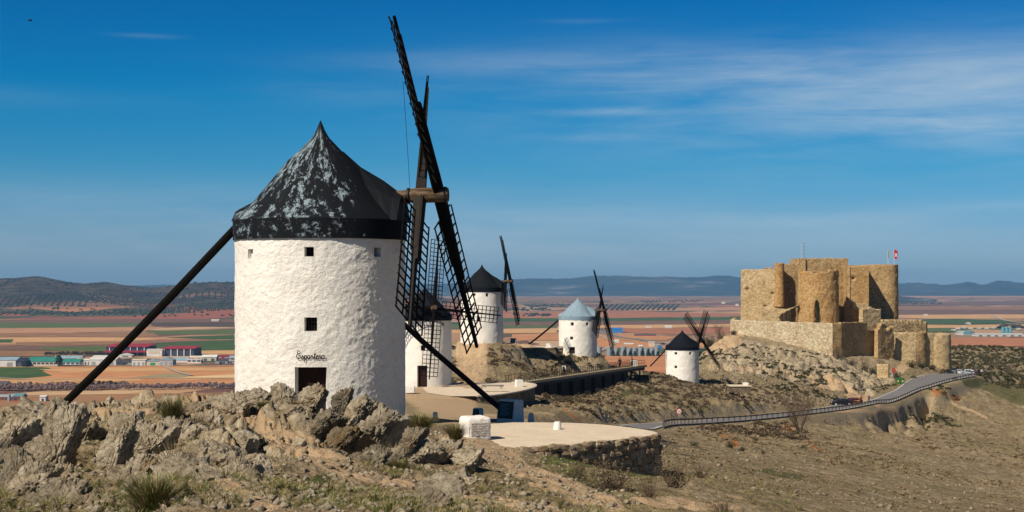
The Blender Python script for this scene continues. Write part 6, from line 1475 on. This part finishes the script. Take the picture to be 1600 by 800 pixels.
def boulder(px, pt, pb, wpx, D, label, lean=0.0, mesh=None, group='limestone boulders of the near outcrop', dep=1.0, sink=.22):
    m_ = D/F; x = (px-800)*m_; h = (pb-pt)*m_; z = -(pb-447)*m_; o = link('boulder', mesh or RM[rr.randrange(9)]); 
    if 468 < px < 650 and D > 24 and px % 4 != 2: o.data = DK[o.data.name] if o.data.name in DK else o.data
    zc_ = z+h*(.5-sink*.5); o.location = (x, D, zc_); o.scale = (wpx*m_*.66, wpx*m_*.60*dep, h*(.5+sink*.5)*1.02); o.rotation_euler = (rr.uniform(-.2, .2), lean, rr.uniform(-.5, .5)); tag(o, label, 'boulder', group); return o
SPEC = [ # px, top, bottom, width, distance, lean
 (22, 640, 740, 80, 24, .3), (68, 630, 745, 90, 25, .35), (125, 634, 720, 80, 25.5, .4), (28, 700, 790, 75, 19, .2), (92, 643, 765, 70, 22.8, .15), (182, 652, 752, 58, 23, .2), (35, 735, 815, 95, 17, .2), (92, 755, 830, 90, 16.2, .2),
 (200, 640, 720, 70, 26, .3), (205, 712, 785, 50, 19.6, .5), (60, 720, 775, 60, 18.5, .3), (232, 660, 735, 80, 24, .4), (275, 655, 715, 75, 26, .4), (330, 645, 700, 60, 28, .3), (300, 632, 668, 60, 31, .1),
 (370, 612, 665, 70, 32, .2), (405, 600, 650, 75, 33, .25), (440, 606, 655, 65, 33, .3), (494, 593, 640, 48, 32, .3), (462, 624, 660, 50, 30, .3), (537, 600, 650, 38, 31, .12), (512, 630, 690, 55, 29, .3), (566, 606, 680, 62, 30, .25),
 (594, 632, 700, 58, 28.5, .45), (545, 650, 715, 60, 27.5, .3), (520, 690, 738, 85, 25.5, .2), (585, 700, 742, 50, 25, .3), (620, 700, 745, 45, 26, .3), (645, 668, 710, 50, 30, .2), (665, 690, 725, 55, 29, .3), (700, 685, 728, 48, 30, .3),
 (735, 702, 735, 50, 29, .1), (720, 720, 745, 40, 27, .1), (372, 712, 768, 50, 20, .4), (392, 735, 765, 40, 19, .2), (338, 760, 790, 40, 17.5, .3), (555, 768, 798, 60, 19, .1), (610, 780, 812, 75, 17.5, .1), (590, 742, 758, 30, 22, .1), (415, 775, 800, 30, 17, .2),
 (470, 715, 745, 30, 24, .3), (8, 660, 720, 60, 27, .3), (-25, 690, 790, 90, 21, .2), (140, 775, 830, 80, 16, .2), (255, 700, 760, 45, 21, .5), (100, 725, 770, 40, 19.8, .3)]
WORDS = ['tall pale slab', 'broad cracked block', 'leaning jagged slab', 'rounded ochre lump', 'sharp grey wedge', 'low flat rock', 'split pale block', 'pitted brown rock']
def where(px, pt):
    if px < 130: a = 'at the far left of the outcrop'
    elif px < 250: a = 'under the foot of the tail pole'
    elif px < 360: a = 'in the dip left of the lettered mill'
    elif px < 480: a = 'below the left wall of the lettered mill'
    elif px < 560: a = 'before the door of the lettered mill'
    elif px < 640: a = 'below the right wall of the lettered mill'
    else: a = 'near the white inscribed block'
    return a
seen = {}
for i, (px, pt, pb, wpx, D, lean) in enumerate(SPEC):
    w_ = WORDS[(i*5+int(px)) % 8]; tier = 'crest' if pt < 640 else ('middle' if pt < 700 else 'lowest rocks'); lab = '%s %s, %s' % (w_, where(px, pt), {'crest': 'on the skyline', 'middle': 'halfway down', 'lowest rocks': 'near the bottom'}[tier])
    k_ = seen.get(lab, 0); seen[lab] = k_+1
    if k_: lab = lab.replace(w_, ['smaller companion of the ', 'third '][min(k_-1, 1)]+w_) if k_ < 3 else lab.replace(w_, 'another '+w_)
    boulder(px, pt, pb, wpx, D, ' '.join(lab.split()[:16]), lean, dep=rr.uniform(.8, 1.3))
# smaller rocks around, still one by one
for k in range(150):
    px = rr.uniform(-60, 760); D = rr.uniform(15.5, 36); x = (px-800)/F*D; z = gz(x, D); py = 447-z/D*F
    if py < 600 or py > 820 or (460 < px < 700 and 700 < py < 790 and rr.random() < .8): continue
    s_ = rr.choice((.12, .18, .25, .35))*rr.uniform(.7, 1.3); o = link('boulder', RS[rr.randrange(6)]); o.location = (x, D, z+s_*.15); o.scale = (s_, s_*rr.uniform(.7, 1.2), s_*rr.uniform(.5, .9)); o.rotation_euler = (rr.uniform(-.3, .3), rr.uniform(-.1, .5), rr.uniform(0, 6.3))
    tag(o, '%s loose limestone rock %s' % ('tiny' if s_ < .16 else ('small' if s_ < .26 else 'larger'), where(px, py)+(', skyline' if py < 645 else (', halfway down' if py < 710 else ', low down'))), 'rock', 'small rocks of the near outcrop')
# rocks in the middle distance: road cutting, castle hill, by the mills
for k in range(44):
    px = rr.uniform(850, 1215); best = None
    for D in (rr.uniform(170, 235),): best = D
    pass
def scatter(n, fx, fD, smin, smax, mat, name, seed, tris=8, cond=None, flatk=.7, colr=None):
    """thousands of small stones as one mesh"""
    r = np.random.RandomState(seed); px = r.uniform(*fx, n); D = np.exp(r.uniform(math.log(fD[0]), math.log(fD[1]), n)); X = (px-800)/F*D; Z = gza(X, D); PYs = 447-Z/D*F
    m = (PYs > 440) & (PYs < 900)
    if cond is not None: m &= cond(px, PYs, D, X)
    X, D, Z = X[m], D[m], Z[m]; n = len(X); s = smin*(smax/smin)**(r.rand(n)**1.6)
    octv = np.array([(1, 0, 0), (0, 1, 0), (-1, 0, 0), (0, -1, 0), (0, 0, 1), (0, 0, -1)], float); octf = np.array([(0, 1, 4), (1, 2, 4), (2, 3, 4), (3, 0, 4), (1, 0, 5), (2, 1, 5), (3, 2, 5), (0, 3, 5)])
    V = octv[None]*(.6+.7*r.rand(n, 6, 1)); V += r.uniform(-.25, .25, V.shape); a = r.rand(n)*6.28; ca, sa = np.cos(a)[:, None], np.sin(a)[:, None]
    x = V[..., 0]*ca-V[..., 1]*sa; y = V[..., 0]*sa+V[..., 1]*ca; V = np.stack([x, y, V[..., 2]*flatk], -1)*s[:, None, None]; V += np.stack([X, D, Z+s*.15], -1)[:, None]
    Fc = (octf[None]+(np.arange(n)*6)[:, None, None]).reshape(-1, 3)
    return struct(npmesh(name, V.reshape(-1, 3), Fc, mat, smooth=False), 'stuff')
roadm = lambda X, D: pathdist(X, D, ROADP)[0] > 4.2
nosand = lambda X, D: samp(sand, U, L, X/D, np.log(D)) < .5
scatter(15000, (-80, 1000), (14, 60), .012, .09, m_rock, 'loose_stones', 1, cond=lambda px, py, D, X: (py > 640) & ~((px > 748) & (D > 43.5)))
scatter(10000, (820, 1640), (42, 330), .03, .15, m_rock, 'slope_stones', 2, cond=lambda px, py, D, X: roadm(X, D) & (py > 655) & (D/120*.5+.05+.5*fbm(X*.08, D*.08, 3, 31) > np.random.RandomState(5).rand(len(X))))
scatter(9000, (1085, 1480), (262, 440), .10, .5, m_rock2, 'castle_hill_stones', 3, cond=lambda px, py, D, X: roadm(X, D) & (py > 515) & nosand(X, D) & ~((px > 1141) & (px < 1480) & (D > 400)) & (pathdist(X, D, ROADP)[2] > 0))
scatter(4500, (600, 1260), (160, 300), .06, .28, m_rock2, 'ridge_stones', 4, cond=lambda px, py, D, X: roadm(X, D) & nosand(X, D) & (py > 538))
scatter(5000, (1480, 1640), (420, 700), .15, .6, m_rock2, 'spur_stones', 6)

# vegetation
m_dry = M('dry_grass_blades', (.30, .22, .11), .9, .1, nz=(2, .4)); m_green = M('green_grass_blades', (.10, .12, .035), .9, .1, nz=(2, .4)); m_twig = M('grey_brown_twigs', (.13, .095, .068), .9, .1, nz=(2, .4)); m_olv = M('olive_shrub_leaves', (.055, .058, .025), .9, .1, nz=(2, .4)); m_scrub = M('dry_scrub', (.22, .165, .10), .9, .1, nz=(2, .4)); m_thyme = M('brown_scrub', (.105, .078, .045), .9, .1, nz=(2, .4))
def tuft_mesh(name, mats, n, seed, spread=.5, curl=.5, up=1.0, width=.012):
    r = np.random.RandomState(seed); V = []; Fq = []; mi = []
    for i in range(n):
        a = r.rand()*6.28; r0 = spread*.35*math.sqrt(r.rand()); x0, y0 = r0*math.cos(a), r0*math.sin(a); b_ = a+r.randn()*.6; hgt = up*r.uniform(.45, 1.0); out_ = spread*r.uniform(.1, 1.0)*curl*2; w_ = width*r.uniform(.6, 1.4); tx, ty = -math.sin(b_)*w_, math.cos(b_)*w_; n0 = len(V)
        for q, ww in ((0, 1), (.45, .8), (.8, .5), (1, .05)):
            X = x0+math.cos(b_)*out_*q**1.7; Y = y0+math.sin(b_)*out_*q**1.7; Zq = hgt*(q-.28*q*q*curl); V += [(X-tx*ww, Y-ty*ww, Zq), (X+tx*ww, Y+ty*ww, Zq)]
        mm = 1 if (len(mats) > 1 and r.rand() < .38) else 0
        for k in range(3): Fq.append((n0+2*k, n0+2*k+1, n0+2*k+3, n0+2*k+2)); mi.append(mm)
    me = bpy.data.meshes.new(name); me.from_pydata(V, [], Fq)
    for m in mats: me.materials.append(m)
    me.polygons.foreach_set('material_index', mi); return me
def shrub_mesh(name, mats, seed, nb=40, leaves=500, leafs=.035):
    """a low shrub: branching twigs and small leaf-sized faces in uneven clumps"""
    r = random.Random(seed); g = G(); tips = []
    for i in range(nb):
        a = r.random()*6.28; e_ = r.uniform(.35, 1.4); L_ = r.uniform(.6, 1.0); p = Vector((r.uniform(-.15, .15), r.uniform(-.15, .15), -.05)); d = Vector((math.cos(a)*math.cos(e_), math.sin(a)*math.cos(e_), math.sin(e_)*.95)); pts = [p]
        for k in range(3): d = (d+Vector((r.uniform(-.3, .3), r.uniform(-.3, .3), r.uniform(-.1, .25)))).normalized(); p = p+d*L_/3; pts.append(p.copy())
        g.tube(pts, [.014, .010, .007, .003], 3, cap=False); tips += pts[1:]
        for k in range(3):
            q = pts[r.choice((1, 2, 3))]; dd = Vector((r.uniform(-1, 1), r.uniform(-1, 1), r.uniform(0, 1))).normalized(); g.tube([q, q+dd*.22], [.005, .002], 3, cap=False); tips.append(q+dd*.2)
    nb_ = len(g.f)
    for i in range(leaves):
        c = r.choice(tips)+Vector((r.gauss(0, .05), r.gauss(0, .05), r.gauss(0, .04))); s_ = leafs*r.uniform(.6, 1.4); d1 = Vector((r.uniform(-1, 1), r.uniform(-1, 1), r.uniform(-1, 1))).normalized(); d2 = d1.cross(Vector((r.uniform(-1, 1), r.uniform(-1, 1), r.uniform(-1, 1)))).normalized()
        g.quad(c-d1*s_, c+d2*s_*.5, c+d1*s_, c-d2*s_*.5)
    me = bpy.data.meshes.new(name); me.from_pydata(g.v, [], g.f)
    for m in mats: me.materials.append(m)
    me.polygons.foreach_set('material_index', [0]*nb_+[1]*(len(g.f)-nb_)); return me
TUFG = [tuft_mesh('grass_tuft', [m_green, m_dry], 900, s, .75, .8, 1.0, .010) for s in range(3)]; TUFD = [tuft_mesh('grass_tuft', [m_dry, m_twig], 380, 10+s, .9, .8, 1.0, .012) for s in range(3)]
SHB = [shrub_mesh('shrub', [m_twig, m_thyme], s, 46, 700, .035) for s in range(3)]; SHO = [shrub_mesh('shrub', [m_twig, m_olv], 20+s, 50, 1500, .045) for s in range(3)]
def put(name, me, px, pb, D, wpx, hpx, label, cat, group=None, onz=False):
    m_ = D/F; x = (px-800)*m_; z = gz(x, D)-.03 if onz else -(pb-447)*m_; o = link(name, me); o.location = (x, D, z); s_ = wpx*m_/2; o.scale = (s_, s_, hpx*m_); o.rotation_euler = (0, 0, rr.uniform(0, 6.28)); tag(o, label, cat, group); return o
put('grass_tuft', TUFG[0], 268, 664, 27.5, 62, 62, 'tall olive green grass tuft on the skyline right of the tail pole', 'grass tuft')
put('grass_tuft', TUFG[1], 238, 812, 15.0, 135, 98, 'big green grass tuft at the bottom left between boulders', 'grass tuft')
put('grass_tuft', TUFG[2], 655, 680, 33, 70, 48, 'green and straw grass tuft at the right foot of the lettered mill', 'grass tuft')
put('grass_tuft', TUFG[0], 712, 690, 33, 52, 40, 'grass tuft left of the white inscribed block', 'grass tuft')
put('grass_tuft', TUFD[0], 463, 642, 31, 44, 28, 'dry grass tuft between boulders below the mill door', 'grass tuft')
put('grass_tuft', TUFD[1], 275, 755, 18, 80, 90, 'tall dry grass tuft beside the big green one', 'grass tuft')
put('grass_tuft', TUFD[2], 615, 735, 27, 60, 60, 'dry straw tuft against the dark rocks right of the path', 'grass tuft')
put('grass_tuft', TUFG[1], 620, 742, 25, 50, 34, 'small green tuft below the dark rocks', 'grass tuft')
put('grass_tuft', TUFG[0], 410, 640, 31, 30, 20, 'small green tuft on the crest left of the mill door', 'grass tuft')
put('shrub', SHB[0], 955, 778, 31, 125, 56, 'wide dry brown shrub below the terrace wall', 'shrub', None, True); put('shrub', SHB[1], 1055, 770, 35, 90, 54, 'dry brown shrub right of the terrace wall corner', 'shrub', None, True)
put('shrub', SHB[2], 1012, 790, 28, 60, 40, 'smaller dry shrub between the two wide ones', 'shrub', None, True); put('shrub', SHB[0], 1128, 808, 24.5, 60, 36, 'reddish dry shrub at the bottom edge', 'shrub', None, True); put('shrub', SHB[1], 1092, 740, 44, 50, 26, 'small dry shrub on the slope right of the terrace corner', 'shrub', None, True)
put('shrub', SHB[2], 905, 765, 33, 66, 34, 'low dry shrub at the left of the wide brown one', 'shrub', None, True)
for i, (px, pb, D, wp, hp, la) in enumerate(((1085, 752, 75, 20, 14, 'round olive shrub nearest the terrace on the right slope'), (1140, 740, 92, 26, 13, 'olive shrub beside the pale stone on the right slope'), (1160, 745, 90, 20, 10, 'low olive shrub right of the pale stone'), (1085, 722, 95, 16, 9, 'small shrub on the upper right slope'), (1181, 690, 140, 13, 12, 'dark shrub on the bank under the road'), (1254, 720, 125, 16, 9, 'green shrub below the bare tree'), (1192, 752, 85, 10, 8, 'tiny shrub at the middle of the right slope'))):
    put('shrub', SHO[i % 3], px, pb, D, wp, hp, la, 'shrub', None, True)
CG = (('grey green bush below the shaded castle terrace wall', 1310, 397, 34, 20), ('pale bushy shrub under the terrace corner', 1330, 396, 24, 16), ('large grey bush before the dark castle wall', 1352, 395, 36, 22), ('tall pale bush before the dark castle crevice', 1376, 394, 24, 30), ('rounded bush left of the banner', 1366, 392, 26, 18), ('dark bush above the green bins', 1402, 386, 22, 16), ('dark green shrub under the right castle tower', 1440, 417, 26, 12), ('dark shrub on the bank below the bailey', 1425, 412, 24, 12), ('bush at the foot of the last tower', 1456, 418, 20, 9), ('dark bush left of the castle terrace', 1128, 424, 26, 18), ('olive bush on the slope left of the castle', 1110, 420, 30, 20), ('low dark bush at the left castle terrace corner', 1146, 421, 16, 10), ('scrub bush left of the dark capped mill sails', 1093, 405, 26, 18))
for i, (la, px, D, wp, hp) in enumerate(CG): put('shrub', SHO[i % 3] if 'pale' not in la and 'grey' not in la else SHB[i % 3], px, 0, D, wp, hp, la, 'shrub', None, True)
put('cypress', cyp[0], 1277.5, 505, 412.8, 11, 33, 'dark cypress filling the broken arch of the round castle tower', 'tree').scale = (1.9, 1.9, 6.0)
# uncountable scrub and grass
def scatter_mesh(name, mesh, n, fx, fD, smin, smax, seed, cond=None, near=False):
    """join copies of a light clump mesh over the slopes as one stuff object"""
    nv = len(mesh.vertices); P = np.empty(nv*3); mesh.vertices.foreach_get('co', P); P = P.reshape(-1, 3); Qf = np.array([tuple(p.vertices) for p in mesh.polygons]); mi = np.array([p.material_index for p in mesh.polygons])
    r = np.random.RandomState(seed); px = r.uniform(*fx, n); D = np.exp(r.uniform(math.log(fD[0]), math.log(fD[1]), n)); X = (px-800)/F*D; Z = gza(X, D); PYs = 447-Z/D*F; m = (PYs > 440) & (PYs < 880)
    if cond is not None: m &= cond(px, PYs, D, X)
    X, D, Z = X[m], D[m], Z[m]; n = len(X); s = r.uniform(smin, smax, n)*(np.clip(D/150, .28, 1.3) if near else 1.0); a = r.rand(n)*6.28; ca, sa = np.cos(a)[:, None], np.sin(a)[:, None]
    x = P[None, :, 0]*ca-P[None, :, 1]*sa; y = P[None, :, 0]*sa+P[None, :, 1]*ca; hs = r.uniform(.5, .95, n)[:, None]
    V = np.stack([x*s[:, None], y*s[:, None], P[None, :, 2]*s[:, None]*hs], -1)+np.stack([X, D, Z-.03], -1)[:, None]
    Fc = (Qf[None]+(np.arange(n)*nv)[:, None, None]).reshape(-1, Qf.shape[1]); o = npmesh(name, V.reshape(-1, 3), Fc, mesh.materials[0], smooth=False)
    for mm in list(mesh.materials)[1:]: o.data.materials.append(mm)
    o.data.polygons.foreach_set('material_index', np.tile(mi, n).astype(np.int32)); return struct(o, 'stuff')
def clump(mats, seed, n=34):
    r = random.Random(seed); g = G(); mi = []
    for i in range(n):
        a = r.random()*6.28; e_ = r.uniform(.1, 1.5); q = r.uniform(.45, 1.0); c = Vector((math.cos(a)*math.cos(e_)*q, math.sin(a)*math.cos(e_)*q, math.sin(e_)*q*.8)); s_ = r.uniform(.16, .34)
        d1 = Vector((r.uniform(-1, 1), r.uniform(-1, 1), r.uniform(-1, 1))).normalized(); d2 = d1.cross(Vector((r.uniform(-1, 1), r.uniform(-1, 1), r.uniform(-1, 1)))).normalized(); g.quad(c-d1*s_, c+d2*s_*.7, c+d1*s_, c-d2*s_*.7); mi.append(0 if r.random() < .7 else 1)
    me = bpy.data.meshes.new('clump'); me.from_pydata(g.v, [], g.f); [me.materials.append(m) for m in mats]; me.polygons.foreach_set('material_index', mi); return me
dens = lambda X, D, s, th: fbm(X*.06, D*.06, 3, s) > th
off = lambda X, D: (pathdist(X, D, ROADP)[0] > 5) & nosand(X, D)
scatter_mesh('ridge_scrub', clump([m_thyme, m_twig], 1), 5200, (620, 1260), (165, 300), .25, .8, 21, lambda px, py, D, X: off(X, D) & (py > 540) & dens(X, D, 4, -.15) & ~((px < 850) & (D < 186)))
scatter_mesh('slope_scrub', clump([m_scrub, m_dry], 2), 12000, (860, 1660), (45, 420), .10, .5, 22, lambda px, py, D, X: off(X, D) & (py > 600) & dens(X, D, 8, -.05) & (px+ (D-45)*1.2 > 1040) & (D/160 > np.random.RandomState(9).rand(len(X))), near=True)
scatter_mesh('castle_hill_scrub', clump([m_olv, m_thyme], 3), 2300, (1085, 1500), (300, 440), .4, 1.1, 23, lambda px, py, D, X: off(X, D) & (py > 520) & dens(X, D, 12, .02) & ~((px > 1141) & (D > 398)))
scatter_mesh('spur_scrub', clump([m_olv, m_thyme], 4), 3000, (1470, 1660), (400, 700), .5, 1.6, 24, lambda px, py, D, X: off(X, D) & (py > 530))
scatter_mesh('dry_grass', tuft_mesh('t', [m_dry, m_green], 26, 91, .8, .8, 1.0, .020), 11000, (-60, 1250), (14, 62), .06, .24, 25, lambda px, py, D, X: nosand(X, D) & (py > 655) & dens(X*4, D*4, 14, -.05) & ~((px > 735) & (px < 1040) & (D > 42) & (D < 56)) & (np.hypot(X+7.5, D-55.5) > 4.5))
scatter_mesh('green_grass', tuft_mesh('t', [m_green, m_green], 26, 92, .8, .8, 1.0, .04), 2600, (840, 1040), (34, 46), .07, .16, 26, lambda px, py, D, X: samp(green, U, L, X/D, np.log(D)) > .3)

# bare trees
def bare_tree(px, D, h, label, seed, spread=.5, n0=5, pz=None, mat=None):
    x = (px-800)/F*D; z = gz(x, D)-.1; e = empty('bare_tree', (x, D, z), label, 'tree'); r = random.Random(seed); gt = G(); gc = G()
    def grow(p, d, L_, rad, lv):
        pts = [p]; q = p.copy(); dd = d.copy()
        for k in range(3): dd = (dd+Vector((r.uniform(-.16, .16), r.uniform(-.16, .16), r.uniform(-.02, .14)))).normalized(); q = q+dd*L_/3; pts.append(q.copy())
        (gt if lv == 0 else gc).tube(pts, [rad, rad*.85, rad*.7, rad*.5], 5 if lv < 2 else 3, cap=False)
        if lv < 4:
            for k in range(4 if lv < 3 else 5):
                i = r.choice((1, 2, 3)); a = r.random()*6.28; nd = (dd*.9+Vector((math.cos(a), math.sin(a), .25))*spread).normalized(); grow(pts[i], nd, L_*r.uniform(.55, .78), rad*.5, lv+1)
    for i in range(n0):
        a = i*6.28/n0+r.random(); grow(Vector((math.cos(a)*.2, math.sin(a)*.2, 0)), Vector((math.cos(a)*.25, math.sin(a)*.25, 1)).normalized(), h*.42, h*.011, 0)
    gt.obj('trunk', m_bark if mat is None else mat, e); gc.obj('crown', m_twig, e); return e
bare_tree(1248, 205, 7.6, 'tall bare leafless tree in front of the guard rail', 3)
bare_tree(1432, 411, 6.0, 'bare tree in front of the round bailey tower', 5, .7, 3)
bare_tree(1558, 436, 6.0, 'bare tree on the far spur, the left of the two clear ones', 7, .6, 2)
bare_tree(1580, 440, 5.0, 'bare tree on the far spur, the right of the two clear ones', 8, .8, 4)
bare_tree(1124, 418, 6.0, 'bare tree on the slope left of the castle terrace', 9, .7, 4)

# ------------------------------------------------------------------ air
hz_m = bpy.data.materials.new('haze'); hz_m.use_nodes = True; t = NT(hz_m.node_tree); t.n.clear()
pv = t.add('ShaderNodeVolumePrincipled', ins={'Color': (.26, .58, 1.0, 1), 'Density': 4.6e-5, 'Anisotropy': .0})
o_ = t.add('ShaderNodeOutputMaterial'); t.l.new(pv.outputs[0], o_.inputs['Volume'])
g = G(); g.hexa([(-14500, -900, -105), (14500, -900, -105), (14500, 19500, -105), (-14500, 19500, -105), (-14500, -900, 190), (14500, -900, 190), (14500, 19500, 190), (-14500, 19500, 190)])
struct(g.obj('haze', hz_m), 'stuff')
